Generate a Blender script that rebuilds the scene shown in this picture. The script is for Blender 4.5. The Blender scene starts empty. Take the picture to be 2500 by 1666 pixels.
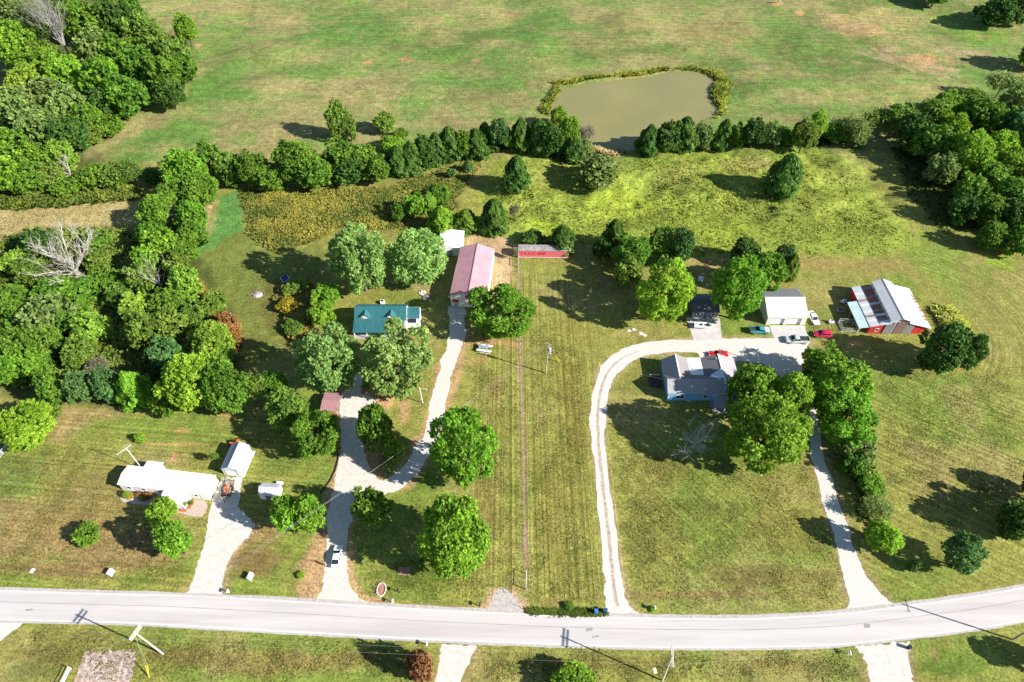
import bpy, bmesh, math, random
import numpy as np
from mathutils import Vector, Matrix
from mathutils.geometry import tessellate_polygon

SC = bpy.context.scene
COL = SC.collection
R_ = math.radians
random.seed(7)
rng = np.random.default_rng(11)

# ------------------------------------------------------------------ camera
CAM_H, TILT, FPX = 128.0, R_(48.3), 1667.0
cam = bpy.data.cameras.new("camera"); cam.lens = 24.0; cam.sensor_width = 36.0
cam.clip_start = 1.0; cam.clip_end = 8000.0
cam_o = bpy.data.objects.new("camera", cam); COL.objects.link(cam_o)
cam_o.location = (0, 0, CAM_H); cam_o.rotation_euler = (R_(90) - TILT, 0, 0)
SC.camera = cam_o

# ------------------------------------------------------------------ sky and sun
SUN_EL, SUN_AZ = R_(30.5), R_(-21.0)          # azimuth counted from +X
sun_dir = Vector((math.cos(SUN_EL) * math.cos(SUN_AZ), math.cos(SUN_EL) * math.sin(SUN_AZ), math.sin(SUN_EL)))
world = bpy.data.worlds.new("World"); SC.world = world; world.use_nodes = True
wn = world.node_tree.nodes; wl = world.node_tree.links
sky = wn.new("ShaderNodeTexSky"); sky.sky_type = 'NISHITA'; sky.sun_disc = False
sky.sun_elevation = SUN_EL; sky.sun_rotation = math.atan2(sun_dir.x, sun_dir.y)
sky.air_density = 1.0; sky.dust_density = 0.4; sky.ozone_density = 2.0
bg = wn["Background"]; bg.inputs["Strength"].default_value = 0.07
wl.new(sky.outputs[0], bg.inputs[0])
sl = bpy.data.lights.new("sun", 'SUN'); sl.energy = 5.0; sl.angle = R_(0.5); sl.color = (1.0, 0.95, 0.86)
so = bpy.data.objects.new("sun", sl); COL.objects.link(so)
so.location = (200, -80, 120); so.rotation_euler = sun_dir.to_track_quat('Z', 'Y').to_euler()
SC.view_settings.view_transform = 'Standard'; SC.view_settings.look = 'None'
SC.view_settings.exposure = 1.15; SC.view_settings.gamma = 1.0; SC.view_settings.use_curve_mapping = False

# ------------------------------------------------------------------ survey helpers: photo point -> place on the ground (metres)
CT, ST = math.cos(TILT), math.sin(TILT)
def G(x, y, z=0.0):
    u = (x - 1250.0) / FPX; v = (833.0 - y) / FPX
    dy = CT + v * ST; dz = -ST + v * CT
    t = (z - CAM_H) / dz
    return (u * t, dy * t)
def depth(X, Y, Z): return Y * CT - (Z - CAM_H) * ST
def GP(pts): return np.array([G(*p) for p in pts])

# ------------------------------------------------------------------ numpy noise
def vnoise(x, y, seed=0):
    xi = np.floor(x).astype(np.int64); yi = np.floor(y).astype(np.int64)
    fx = x - xi; fy = y - yi
    fx = fx * fx * (3 - 2 * fx); fy = fy * fy * (3 - 2 * fy)
    def h(a, b):
        n = (a * 374761393 + b * 668265263 + seed * 974634777) & 0xFFFFFFFF
        n = ((n ^ (n >> 13)) * 1274126177) & 0xFFFFFFFF
        return ((n ^ (n >> 16)) & 0xFFFF) / 65535.0
    return (h(xi, yi) * (1 - fx) + h(xi + 1, yi) * fx) * (1 - fy) + (h(xi, yi + 1) * (1 - fx) + h(xi + 1, yi + 1) * fx) * fy
def fbm(x, y, seed=0, oct=4):
    s = 0; a = 0.5; t = 0
    for i in range(oct):
        s = s + a * vnoise(x * 2 ** i, y * 2 ** i, seed + i * 17); t += a; a *= 0.55
    return s / t
def sdist(P, X, Y):
    """signed distance to polygon P (negative inside)"""
    d = np.full(X.shape, 1e9); ins = np.zeros(X.shape, bool)
    n = len(P)
    for i in range(n):
        ax, ay = P[i]; bx, by = P[(i + 1) % n]
        ex, ey = bx - ax, by - ay
        t = np.clip(((X - ax) * ex + (Y - ay) * ey) / (ex * ex + ey * ey + 1e-9), 0, 1)
        d = np.minimum(d, np.hypot(X - ax - t * ex, Y - ay - t * ey))
        c = ((ay > Y) != (by > Y)) & (X < (bx - ax) * (Y - ay) / (by - ay + 1e-12) + ax)
        ins ^= c
    return np.where(ins, -d, d)
def smooth(a, b, x):
    t = np.clip((x - a) / (b - a), 0, 1); return t * t * (3 - 2 * t)

POND = GP([(1338,249),(1350,238),(1363,231),(1364,220),(1366,212),(1390,211),(1408,210),(1422,202),(1470,197),(1530,191),(1585,186),(1610,180),(1632,173),(1680,171),(1710,177),(1737,184),(1749,195),(1738,212),(1732,235),(1744,252),(1756,267),(1747,280),(1712,291),(1690,310),(1650,345),(1590,360),(1531,365),(1498,376),(1470,368),(1444,345),(1425,320),(1400,300),(1370,286),(1344,275)])
def height(X, Y):
    X = np.asarray(X, float); Y = np.asarray(Y, float)
    w = smooth(150, 172, Y)
    h = w * (0.9 * (fbm(X / 16, Y / 16, 5, 3) - 0.45))
    h = h + smooth(215, 245, Y) * 5.0 * (fbm(X / 48, Y / 30, 25, 3) - .5)                       # rolling pasture
    mw_ = smooth(154, 164, Y) * smooth(212, 202, Y) * smooth(-12, 2, X) * smooth(130, 110, X)     # hummocky meadow
    h = h + mw_ * (5.0 * (fbm(X / 15 + Y / 30, Y / 10, 15, 3) - 0.5) + 1.6 * (fbm(X / 7 - Y / 12, Y / 4.5, 17, 3) - .5) + .4 * (fbm(X / 2.5, Y / 2.5, 16, 2) - .5))
    m = (np.abs(X - 30) < 70) & (Y > 180) & (Y < 290)
    if m.any():
        sd = sdist(POND, X[m], Y[m])
        hm = h[m]
        hm = hm * smooth(0, 16, sd)
        hm = np.where(sd < 4, hm + np.clip(-0.42 + sd * 0.28, -1.6, 0) * smooth(4, 1.5, sd), hm)
        h = h.copy(); h[m] = hm
    return h
def hz(x, y): return float(height(np.array([x]), np.array([y]))[0])

# ------------------------------------------------------------------ materials
def new_mat(name):
    m = bpy.data.materials.new(name); m.use_nodes = True
    nt = m.node_tree; return m, nt, nt.nodes["Principled BSDF"]
def M(name, col, rough=0.7, var=0.18, scale=1.5, bump=0.0, bscale=12.0, metal=0.0, spec=0.3, col2=None, contrast=0.25, stretch=None, detail=5):
    m, nt, b = new_mat(name)
    b.inputs["Roughness"].default_value = rough; b.inputs["Metallic"].default_value = metal
    b.inputs["Specular IOR Level"].default_value = spec
    tc = nt.nodes.new("ShaderNodeTexCoord"); n = nt.nodes.new("ShaderNodeTexNoise")
    n.inputs["Scale"].default_value = scale; n.inputs["Detail"].default_value = detail; n.inputs["Roughness"].default_value = 0.65
    src = tc.outputs["Object"]
    if stretch:
        mp = nt.nodes.new("ShaderNodeMapping"); mp.inputs["Scale"].default_value = stretch
        nt.links.new(src, mp.inputs[0]); src = mp.outputs[0]
    nt.links.new(src, n.inputs["Vector"])
    r = nt.nodes.new("ShaderNodeValToRGB")
    c1 = [max(0, c * (1 - var)) for c in col]; c2 = list(col2) if col2 else [min(1, c * (1 + var)) for c in col]
    r.color_ramp.elements[0].position = 0.5 - contrast; r.color_ramp.elements[0].color = (*c1, 1)
    r.color_ramp.elements[1].position = 0.5 + contrast; r.color_ramp.elements[1].color = (*c2, 1)
    nt.links.new(n.outputs[0], r.inputs[0]); nt.links.new(r.outputs[0], b.inputs["Base Color"])
    if bump:
        n2 = nt.nodes.new("ShaderNodeTexNoise"); n2.inputs["Scale"].default_value = bscale; n2.inputs["Detail"].default_value = 4
        nt.links.new(tc.outputs["Object"], n2.inputs["Vector"])
        bp = nt.nodes.new("ShaderNodeBump"); bp.inputs["Strength"].default_value = bump; bp.inputs["Distance"].default_value = 0.05
        nt.links.new(n2.outputs[0], bp.inputs["Height"]); nt.links.new(bp.outputs[0], b.inputs["Normal"])
    return m
def leaf_mat(name, dark, light, trans=0.25, rough=0.6):
    m, nt, b = new_mat(name)
    a = nt.nodes.new("ShaderNodeAttribute"); a.attribute_name = "tint"
    oi = nt.nodes.new("ShaderNodeObjectInfo")
    mx = nt.nodes.new("ShaderNodeMix"); mx.data_type = 'RGBA'
    mx.inputs[6].default_value = (*dark, 1); mx.inputs[7].default_value = (*light, 1)
    nt.links.new(a.outputs["Fac"], mx.inputs[0])
    hs = nt.nodes.new("ShaderNodeHueSaturation")
    mr = nt.nodes.new("ShaderNodeMapRange"); mr.inputs[3].default_value = 0.488; mr.inputs[4].default_value = 0.512
    nt.links.new(oi.outputs["Random"], mr.inputs[0]); nt.links.new(mr.outputs[0], hs.inputs["Hue"])
    m2 = nt.nodes.new("ShaderNodeMath"); m2.operation = 'MULTIPLY'; m2.inputs[1].default_value = 7.31
    m3 = nt.nodes.new("ShaderNodeMath"); m3.operation = 'FRACT'
    mr2 = nt.nodes.new("ShaderNodeMapRange"); mr2.inputs[3].default_value = 0.95; mr2.inputs[4].default_value = 1.2
    nt.links.new(oi.outputs["Random"], m2.inputs[0]); nt.links.new(m2.outputs[0], m3.inputs[0]); nt.links.new(m3.outputs[0], mr2.inputs[0])
    nt.links.new(mr2.outputs[0], hs.inputs["Value"])
    nt.links.new(mx.outputs[2], hs.inputs["Color"]); nt.links.new(hs.outputs[0], b.inputs["Base Color"])
    b.inputs["Roughness"].default_value = rough; b.inputs["Specular IOR Level"].default_value = 0.25
    t = nt.nodes.new("ShaderNodeBsdfTranslucent"); nt.links.new(hs.outputs[0], t.inputs[0])
    ms = nt.nodes.new("ShaderNodeMixShader"); ms.inputs[0].default_value = trans
    nt.links.new(b.outputs[0], ms.inputs[1]); nt.links.new(t.outputs[0], ms.inputs[2])
    nt.links.new(ms.outputs[0], nt.nodes["Material Output"].inputs[0])
    return m

# ------------------------------------------------------------------ object helpers
def tag(o, label=None, cat=None, group=None, kind=None):
    if label: o["label"] = label
    if cat: o["category"] = cat
    if group: o["group"] = group
    if kind: o["kind"] = kind
    return o
def empty(name, loc, rz=0.0, label=None, cat=None, group=None, scale=(1, 1, 1)):
    o = bpy.data.objects.new(name, None); COL.objects.link(o); o.empty_display_size = 0.3
    o.location = loc; o.rotation_euler = (0, 0, rz); o.scale = scale
    return tag(o, label, cat, group)
def link_mesh(name, me, mat=None, parent=None):
    o = bpy.data.objects.new(name, me); COL.objects.link(o)
    if mat is not None and not me.materials: me.materials.append(mat)
    if parent is not None: o.parent = parent
    return o
class MB:
    def __init__(s): s.v = []; s.f = []
    def add(s, vs, fs):
        k = len(s.v); s.v += [tuple(p) for p in vs]; s.f += [tuple(i + k for i in f) for f in fs]; return s
    def box(s, x0, x1, y0, y1, z0, z1):
        return s.add([(x0,y0,z0),(x1,y0,z0),(x1,y1,z0),(x0,y1,z0),(x0,y0,z1),(x1,y0,z1),(x1,y1,z1),(x0,y1,z1)],
                     [(0,3,2,1),(4,5,6,7),(0,1,5,4),(1,2,6,5),(2,3,7,6),(3,0,4,7)])
    def slab(s, a, b, c, d, th=0.1):
        a, b, c, d = map(Vector, (a, b, c, d)); n = (b - a).cross(d - a).normalized() * th
        return s.add([a, b, c, d, a - n, b - n, c - n, d - n], [(0,1,2,3),(7,6,5,4),(0,4,5,1),(1,5,6,2),(2,6,7,3),(3,7,4,0)])
    def ribs(s, a, b, c, d, gap=0.4, w=0.05, h=0.045):
        a, b, c, d = map(Vector, (a, b, c, d)); n = (b - a).cross(d - a).normalized()
        L = (b - a).length; k = max(2, int(L / gap)); u = (b - a).normalized() * w
        for i in range(1, k):
            p = a.lerp(b, i / k); q = d.lerp(c, i / k)
            s.add([p - u / 2, p + u / 2, q + u / 2, q - u / 2, p - u / 2 + n * h, p + u / 2 + n * h, q + u / 2 + n * h, q - u / 2 + n * h],
                  [(4,5,6,7),(0,4,7,3),(1,2,6,5),(0,1,5,4),(2,3,7,6)])
        return s
    def prism(s, prof, y0, y1):
        """profile of (x,z) run along y"""
        n = len(prof); k = [(x, y0, z) for x, z in prof] + [(x, y1, z) for x, z in prof]
        return s.add(k, [tuple(range(n))[::-1] if False else tuple(range(n)), tuple(range(2 * n - 1, n - 1, -1))] + [(i, i + n, (i + 1) % n + n, (i + 1) % n) for i in range(n)])
    def prismx(s, prof, x0, x1):
        """profile of (y,z) run along x"""
        n = len(prof); k = [(x0, y, z) for y, z in prof] + [(x1, y, z) for y, z in prof]
        return s.add(k, [tuple(range(n - 1, -1, -1)), tuple(range(n, 2 * n))] + [(i, (i + 1) % n, (i + 1) % n + n, i + n) for i in range(n)])
    def tube(s, p, q, r0, r1=None, n=6, cap=True):
        r1 = r0 if r1 is None else r1; p = Vector(p); q = Vector(q); d = (q - p)
        if d.length < 1e-6: return s
        d.normalize(); u = d.orthogonal().normalized(); w = d.cross(u)
        vs = []
        for c, r in ((p, r0), (q, r1)):
            for i in range(n):
                a = 2 * math.pi * i / n; vs.append(c + u * (r * math.cos(a)) + w * (r * math.sin(a)))
        fs = [(i, (i + 1) % n, (i + 1) % n + n, i + n) for i in range(n)]
        if cap: fs += [tuple(range(n - 1, -1, -1)), tuple(range(n, 2 * n))]
        return s.add(vs, fs)
    def path(s, pts, r, n=4):
        for a, b in zip(pts[:-1], pts[1:]): s.tube(a, b, r, r, n, cap=False)
        return s
    def ell(s, c, r, nu=10, nv=6):
        vs = []; fs = []
        for j in range(nv + 1):
            t = math.pi * j / nv
            for i in range(nu):
                a = 2 * math.pi * i / nu
                vs.append((c[0] + r[0] * math.sin(t) * math.cos(a), c[1] + r[1] * math.sin(t) * math.sin(a), c[2] + r[2] * math.cos(t)))
        for j in range(nv):
            for i in range(nu): fs.append((j * nu + i, (j + 1) * nu + i, (j + 1) * nu + (i + 1) % nu, j * nu + (i + 1) % nu))
        return s.add(vs, fs)
    def mesh(s, name):
        me = bpy.data.meshes.new(name); me.from_pydata([tuple(v) for v in s.v], [], s.f); me.update(); return me
    def build(s, name, mat, parent=None, loc=None, smooth=False, bevel=0):
        me = s.mesh(name)
        if bevel:
            bm = bmesh.new(); bm.from_mesh(me); bmesh.ops.remove_doubles(bm, verts=bm.verts, dist=1e-5)
            bmesh.ops.bevel(bm, geom=list(bm.edges), offset=bevel, segments=2, affect='EDGES'); bm.to_mesh(me); bm.free()
        else:
            bm = bmesh.new(); bm.from_mesh(me); bmesh.ops.recalc_face_normals(bm, faces=bm.faces); bm.to_mesh(me); bm.free()
        if smooth: me.shade_smooth()
        o = link_mesh(name, me, mat, parent)
        if loc is not None: o.location = loc
        return o
# ================================================================== THE SETTING
# ------------------------------------------------------------------ ground sheet
def axis(lo, hi, step_lo, step_hi, outer):
    a = [lo]
    while a[-1] < hi:
        t = (a[-1] - lo) / (hi - lo); a.append(a[-1] + step_lo + (step_hi - step_lo) * t)
    return np.array([-o for o in outer[::-1]] + a + list(outer), float) if lo < 0 else np.array([-3000, -1200, -500, -200, -60, -10] + a + list(outer), float)
gx = axis(-250, 250, 0.62, 0.62, (290, 360, 500, 800, 1500, 3000))
gy = axis(22, 336, 0.42, 1.15, (350, 390, 470, 700, 1300, 3000))
X, Y = np.meshgrid(gx, gy)
Hh = height(X, Y)
n1 = fbm(X / 24, Y / 24, 1, 5); n2 = fbm(X / 7, Y / 7, 2, 4); n3 = fbm(X / 2.2, Y / 2.2, 3, 3); nb = fbm(X / 60, Y / 34, 9, 3)
def mixc(C, col, w):
    for i in range(3): C[i] = C[i] * (1 - w) + col[i] * w
LAWN = (.198,.198,.046); GREEN = (.125,.192,.030); TAN = (.29,.22,.10); HAYG = (.135,.185,.048); HAYT = (.235,.215,.082)
MEADOW = (.195,.24,.04); GOLD = (.215,.150,.018); DIRT = (.40,.215,.105); BROWN = (.165,.115,.042); STRAW = (.30,.235,.10)
C = [np.full(X.shape, LAWN[i]) for i in range(3)]
# lawn: greener and drier patches
mixc(C, GREEN, smooth(.50, .68, n1) * .65); mixc(C, TAN, smooth(.54, .74, fbm(X / 13, Y / 13, 21, 4)) * .38)
# hay field beyond the tree line
fld = smooth(185, 205, Y)
F = [np.full(X.shape, HAYG[i]) for i in range(3)]
mixc(F, HAYT, smooth(.40, .62, nb * .6 + n1 * .4)); mixc(F, (.085,.13,.03), smooth(.56, .72, fbm(X / 38, Y / 16, 33, 4)) * .7)
for i in range(3): C[i] = C[i] * (1 - fld) + F[i] * fld
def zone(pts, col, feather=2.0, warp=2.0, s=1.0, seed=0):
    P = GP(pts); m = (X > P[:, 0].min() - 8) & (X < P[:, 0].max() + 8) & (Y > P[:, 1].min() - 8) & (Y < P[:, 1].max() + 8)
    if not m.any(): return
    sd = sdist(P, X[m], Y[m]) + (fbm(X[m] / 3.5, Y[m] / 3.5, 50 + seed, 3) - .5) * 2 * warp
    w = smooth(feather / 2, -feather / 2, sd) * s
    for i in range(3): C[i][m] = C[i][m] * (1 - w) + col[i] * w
def blob(px, py, rx, ry, col, s=.8, seed=0):
    x0, y0 = G(px, py); x1, _ = G(px + rx, py); _, y1 = G(px, py - ry)
    a = (x1 - x0); b = abs(y1 - y0)
    m = (np.abs(X - x0) < a * 1.8) & (np.abs(Y - y0) < b * 1.8)
    d = np.sqrt(((X[m] - x0) / a) ** 2 + ((Y[m] - y0) / b) ** 2) + (fbm(X[m] / max(1.2, a * .35), Y[m] / max(1.2, b * .35), 80 + seed, 4) - .5) * 1.1
    w = smooth(1.1, .45, d) * s
    for i in range(3): C[i][m] = C[i][m] * (1 - w) + col[i] * w
FG = (.095,.175,.036); FT = (.255,.22,.09); RED = (.40,.22,.11); OLV = (.135,.14,.045)
# far field, left to right
for k, (bx, by, rx, ry, c, s) in enumerate([
    (400,35,140,40,FT,.8),(560,15,160,18,FT,.7),(680,50,130,35,FT,.5),(840,60,120,60,FG,.7),(600,165,110,40,FG,.55),(770,100,90,30,FG,.5),(520,230,120,45,FG,.85),(420,330,120,40,FG,.9),
    (330,385,60,18,FG,.9),(480,330,70,25,FG,.6),(620,330,150,40,FT,.8),(760,230,130,40,FT,.8),(880,215,110,45,FT,.85),(560,280,70,18,FT,.4),(470,175,40,26,FT,.8),(350,300,60,28,FT,.8),(300,330,60,20,FT,.7),(410,360,60,16,FT,.5),
    (1050,55,80,60,FT,.6),(900,75,80,40,FG,.7),(990,130,70,40,FG,.5),(1230,25,140,18,FT,.5),(1320,70,110,55,FG,.8),(1250,140,90,40,FG,.6),(1480,90,130,45,OLV,.7),(1100,200,140,40,FG,.45),(1280,255,70,40,FT,.7),(1180,240,150,30,OLV,.5),(1010,250,60,50,FG,.55),
    (1750,80,90,40,(.165,.14,.05),.6),(1960,125,150,60,(.10,.14,.035),.75),(1750,30,150,25,FT,.6),(2120,60,130,40,(.29,.24,.09),.8),(2230,110,90,50,FT,.7),(2260,150,70,28,RED,.6),(2100,75,70,22,RED,.55),(2400,70,90,50,(.13,.21,.035),.85),(2330,40,70,30,(.17,.22,.05),.7),
    (2380,125,70,18,(.30,.21,.13),.6),(1870,165,35,10,(.34,.25,.15),.8),(2120,220,120,40,(.16,.19,.05),.5),(1960,190,160,40,(.13,.165,.045),.5),(2090,155,14,6,FT,.7),(1680,250,10,40,FT,.1),
    (2180,130,60,20,(.36,.245,.14),.7),(2300,170,60,22,(.36,.25,.15),.6),(2060,70,60,18,(.34,.23,.13),.6),(2330,120,70,16,(.33,.23,.14),.55),(2020,40,40,14,(.36,.24,.13),.6),(990,143,18,9,RED,.8),(900,152,12,7,RED,.7),(1162,145,15,5,RED,.8),(1235,32,18,6,RED,.6),(1895,12,16,6,(.50,.26,.11),.95),(1955,32,14,5,(.48,.25,.11),.9),(2060,57,14,6,(.48,.25,.11),.8),(1350,205,22,6,RED,.5),(480,107,16,8,RED,.8)]):
    blob(bx, by, rx, ry, c, s, k)
# wheel track across the far field
for (xa, ya, xb, yb) in [(1960,50,2080,85),(2080,85,2170,130),(2170,130,2230,175),(2230,175,2310,225)]:
    zone([(xa-3,ya-2),(xa+3,ya-3),(xb+3,yb-3),(xb-3,yb+3)], (.20,.15,.07), .9, .5, .8)
zone([(2095,120),(2180,148),(2240,178),(2232,182),(2170,154),(2092,126)], (.36,.29,.15), .6, .3, .4)
zone([(1030,175),(1045,165),(990,222),(960,245),(955,238)], (.30,.24,.12), 1.2, .8, .8)
# woods floor
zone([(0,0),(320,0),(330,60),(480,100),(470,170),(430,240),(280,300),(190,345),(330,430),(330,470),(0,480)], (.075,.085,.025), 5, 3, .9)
zone([(300,290),(400,260),(460,190),(480,180),(430,270),(330,330),(210,390),(200,370)], FT, 4, 2.5, .75)
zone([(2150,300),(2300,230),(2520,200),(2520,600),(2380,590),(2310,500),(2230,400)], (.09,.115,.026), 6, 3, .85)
zone([(2080,0),(2320,-10),(2500,-10),(2520,30),(2480,55),(2300,30)], (.12,.17,.04), 5, 3, .7)
# overgrown meadow between the tree line and the yards
zone([(1180,575),(1170,480),(1210,400),(1330,375),(1500,392),(1700,365),(2000,360),(2110,420),(2170,500),(2260,600),(2150,625),(1960,640),(1700,640),(1420,600),(1330,575),(1280,600)], MEADOW, 5, 3, 1)
for k, (bx, by, rx, ry, c, s) in enumerate([
    (1830,405,90,28,(.27,.235,.08),.85),(1420,470,90,40,(.15,.20,.032),.6),(1600,540,110,30,(.14,.19,.03),.6),(1290,500,60,40,(.24,.27,.05),.6),(1680,500,60,25,(.26,.31,.045),.6),(2060,430,70,25,(.24,.25,.06),.6),(1400,400,60,14,(.26,.25,.07),.5),(1660,425,70,45,(.22,.20,.055),.6),(1500,500,130,45,(.25,.31,.035),.8),(1340,560,60,30,(.24,.34,.03),.8),(1740,560,120,50,(.23,.28,.035),.7),(1950,540,60,45,(.12,.16,.03),.7),
    (1870,500,90,30,(.14,.175,.035),.7),(2000,480,80,45,(.22,.24,.045),.6),(2080,560,110,40,(.17,.19,.035),.5),(1330,430,60,30,(.20,.20,.05),.6),(1580,400,90,20,(.15,.21,.035),.6),(1880,380,70,10,(.14,.23,.03),.6),(1720,480,90,30,(.16,.20,.04),.4)]):
    blob(bx, by, rx, ry, c, s, 100 + k)
# goldenrod field
zone([(585,462),(660,455),(900,455),(1000,432),(1150,390),(1180,400),(1130,470),(1080,560),(885,570),(855,548),(780,590),(690,616),(640,612),(598,570)], (.17,.155,.04), 2.5, 1.8, 1)
zone([(1000,430),(1180,395),(1170,430),(1120,480),(1090,540),(1060,520),(1030,450)], (.26,.18,.06), 3, 2, .7)
zone([(862,552),(880,500),(892,480),(896,488),(884,520),(870,560),(800,600),(700,640),(650,640),(690,622),(790,594)], (.19,.165,.05), 1.2, .6, .9)
# mown yard left of the teal roof
zone([(520,490),(580,465),(592,560),(640,618),(780,600),(800,640),(760,700),(700,760),(690,860),(600,900),(580,790),(500,680),(470,600)], (.125,.145,.032), 3, 1.5, .9)
zone([(540,480),(585,465),(590,560),(560,580),(470,640),(480,590)], (.085,.20,.045), 3, 1.5, .9)
zone([(512,495),(524,495),(500,575),(462,614),(466,585),(492,540)], (.38,.27,.13), 1.5, .8, .95)
zone([(525,490),(535,490),(520,560),(500,600),(512,560)], (.30,.24,.11), 1.5, .8, .7)
zone([(700,880),(600,880),(560,900),(690,860)], (.11,.13,.03), 3, 2, .6)
# dry grass left of the hedge
zone([(-20,505),(330,478),(352,520),(340,545),(200,560),(120,560),(60,600),(-20,620)], (.32,.265,.11), 4, 2.5, .95)
zone([(-20,450),(320,455),(330,480),(160,495),(-20,510)], (.12,.12,.03), 4, 3, .7)
# brush under the left thicket
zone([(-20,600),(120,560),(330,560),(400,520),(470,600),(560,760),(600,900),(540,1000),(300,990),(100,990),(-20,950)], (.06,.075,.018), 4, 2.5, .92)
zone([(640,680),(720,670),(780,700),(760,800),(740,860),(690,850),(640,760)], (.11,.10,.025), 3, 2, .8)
# bare and worn places
zone([(120,985),(300,1005),(420,1005),(400,1012),(250,1020),(150,1080),(110,1090),(130,1040)], (.30,.20,.10), 3, 1.5, .65)
for k, (bx, by, rx, ry, c, s) in enumerate([
    (440,1052,28,8,DIRT,.5),(560,1012,30,12,DIRT,.5),(430,1085,110,5,DIRT,.7),(425,1118,10,12,(.42,.22,.13),.9),(650,1005,20,20,DIRT,.4),(30,1180,70,110,(.10,.17,.035),.8),(20,1070,40,60,(.11,.20,.045),.8),(60,1010,60,20,(.11,.19,.04),.6),
    (100,1290,220,100,(.25,.175,.072),.9),(300,1340,200,70,(.255,.175,.075),.9),(250,1210,200,90,(.225,.175,.06),.75),(150,1390,200,25,(.20,.13,.055),.75),(620,1370,90,45,(.17,.11,.045),.85),(640,1300,60,30,(.24,.15,.07),.7),(590,1340,60,35,(.20,.13,.05),.6),(670,1250,60,20,(.13,.13,.03),.4),
    (440,1390,40,30,(.10,.135,.025),.7),(150,1150,150,50,(.16,.15,.04),.5),(700,1130,80,35,(.12,.16,.03),.8),
    (2090,838,26,10,(.46,.24,.11),.9),(2030,845,50,14,(.26,.18,.075),.7),(1950,640,160,25,(.25,.175,.065),.7),(1750,640,80,15,(.33,.22,.09),.8),(2150,650,120,30,(.23,.175,.06),.6),(1900,690,80,40,(.19,.16,.045),.5),(2200,700,40,50,(.12,.19,.03),.8),(2090,690,70,14,(.13,.18,.03),.6),(2420,760,90,120,(.19,.18,.05),.6),
    (2330,930,80,18,(.12,.20,.03),.7),(2440,640,40,25,(.20,.28,.035),.8),(2450,590,60,16,(.34,.24,.14),.6),(1980,745,40,30,(.18,.15,.045),.6),(2010,800,40,25,(.20,.17,.06),.6),
    (1760,1250,80,40,(.105,.135,.025),.7),(1700,1120,80,40,(.10,.13,.025),.6),(1900,1300,120,60,(.17,.15,.035),.6),(1850,1410,200,40,(.155,.12,.04),.7),(1700,1455,300,12,(.20,.135,.055),.7),(1560,1300,60,100,(.125,.135,.025),.5),(1620,1150,90,60,(.165,.14,.035),.5),
    (1380,880,60,40,(.16,.155,.03),.6),(1400,1000,40,150,(.185,.145,.035),.6),(1350,1250,50,180,(.165,.135,.035),.5),(1180,1250,50,150,(.20,.15,.05),.6),(1010,1400,130,50,(.10,.135,.022),.7),(1040,1180,60,25,(.095,.155,.022),.8),(930,1080,60,60,(.11,.13,.025),.5),
    (1020,1260,40,30,(.11,.12,.025),.5),(950,720,90,30,(.15,.155,.03),.5),(890,700,60,14,(.20,.17,.05),.6),(1040,700,40,20,(.30,.22,.12),.5),(1030,670,30,15,(.32,.23,.13),.6),(1190,835,60,14,DIRT,.7),(1255,845,25,14,DIRT,.6),(1170,880,40,12,DIRT,.35),
    (1210,950,30,35,(.19,.13,.05),.6),(1400,800,70,60,(.165,.155,.03),.4),(1460,820,60,8,(.20,.16,.045),.4),(1560,815,60,12,(.23,.19,.07),.6),(1840,780,30,12,(.26,.20,.08),.7),(990,1600,160,25,(.11,.13,.025),.6),(700,1620,260,34,(.215,.155,.055),.8),(450,1600,140,26,(.215,.155,.055),.7),
    (120,1600,100,45,(.135,.12,.035),.6),(60,1640,80,30,(.10,.125,.03),.6),(1500,1620,200,18,(.17,.13,.035),.5),(1900,1625,160,14,(.20,.14,.05),.5),(2330,1620,110,40,(.095,.15,.022),.8),(2280,1600,16,20,(.28,.17,.07),.5),(1360,1470,60,14,(.19,.14,.05),.5)]):
    blob(bx, by, rx, ry, c, s, 200 + k)
# dirt round the long pink-roofed building and its drives
zone([(1135,570),(1180,578),(1250,580),(1262,600),(1250,618),(1225,625),(1210,620),(1185,598),(1140,600)], (.40,.27,.155), 1.5, 1, .85)
zone([(1205,610),(1246,612),(1252,660),(1244,720),(1236,760),(1215,770),(1196,740),(1204,680)], (.42,.28,.165), 1.5, .8, .85)
zone([(1105,820),(1145,820),(1135,890),(1112,960),(1092,1035),(1070,1090),(1010,1190),(960,1205),(940,1190),(1020,1060),(1040,1010),(1060,900)], (.36,.22,.115), 1.6, .9, .8)
zone([(800,950),(935,955),(955,990),(930,1010),(920,1060),(930,1110),(945,1190),(900,1215),(860,1300),(862,1400),(880,1450),(950,1475),(1080,1490),(740,1480),(720,1420),(760,1320),(775,1250),(815,1160),(830,1080),(815,1000)], (.38,.235,.125), 1.8, 1.0, .85)
zone([(975,980),(1003,980),(995,1035),(978,1035)], (.36,.22,.11), .8, .4, .8)
zone([(905,955),(960,960),(955,992),(915,990)], (.42,.23,.12), 1.2, .8, .8)
zone([(1262,625),(1269,625),(1272,800),(1282,1100),(1288,1300),(1289,1445),(1281,1445),(1278,1300),(1273,1100),(1264,800)], (.31,.20,.135), .45, .3, .8)
zone([(1195,1440),(1255,1440),(1285,1470),(1285,1500),(1175,1492),(1180,1470)], (.40,.26,.17), 1.2, .7, .9)
zone([(930,1475),(1190,1485),(1190,1500),(930,1488)], (.33,.17,.09), .6, .4, .9)
zone([(520,1250),(500,1350),(470,1420),(436,1450),(550,1455),(560,1390),(610,1320),(640,1280)], (.36,.25,.13), 1.5, .8, .7)
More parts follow.
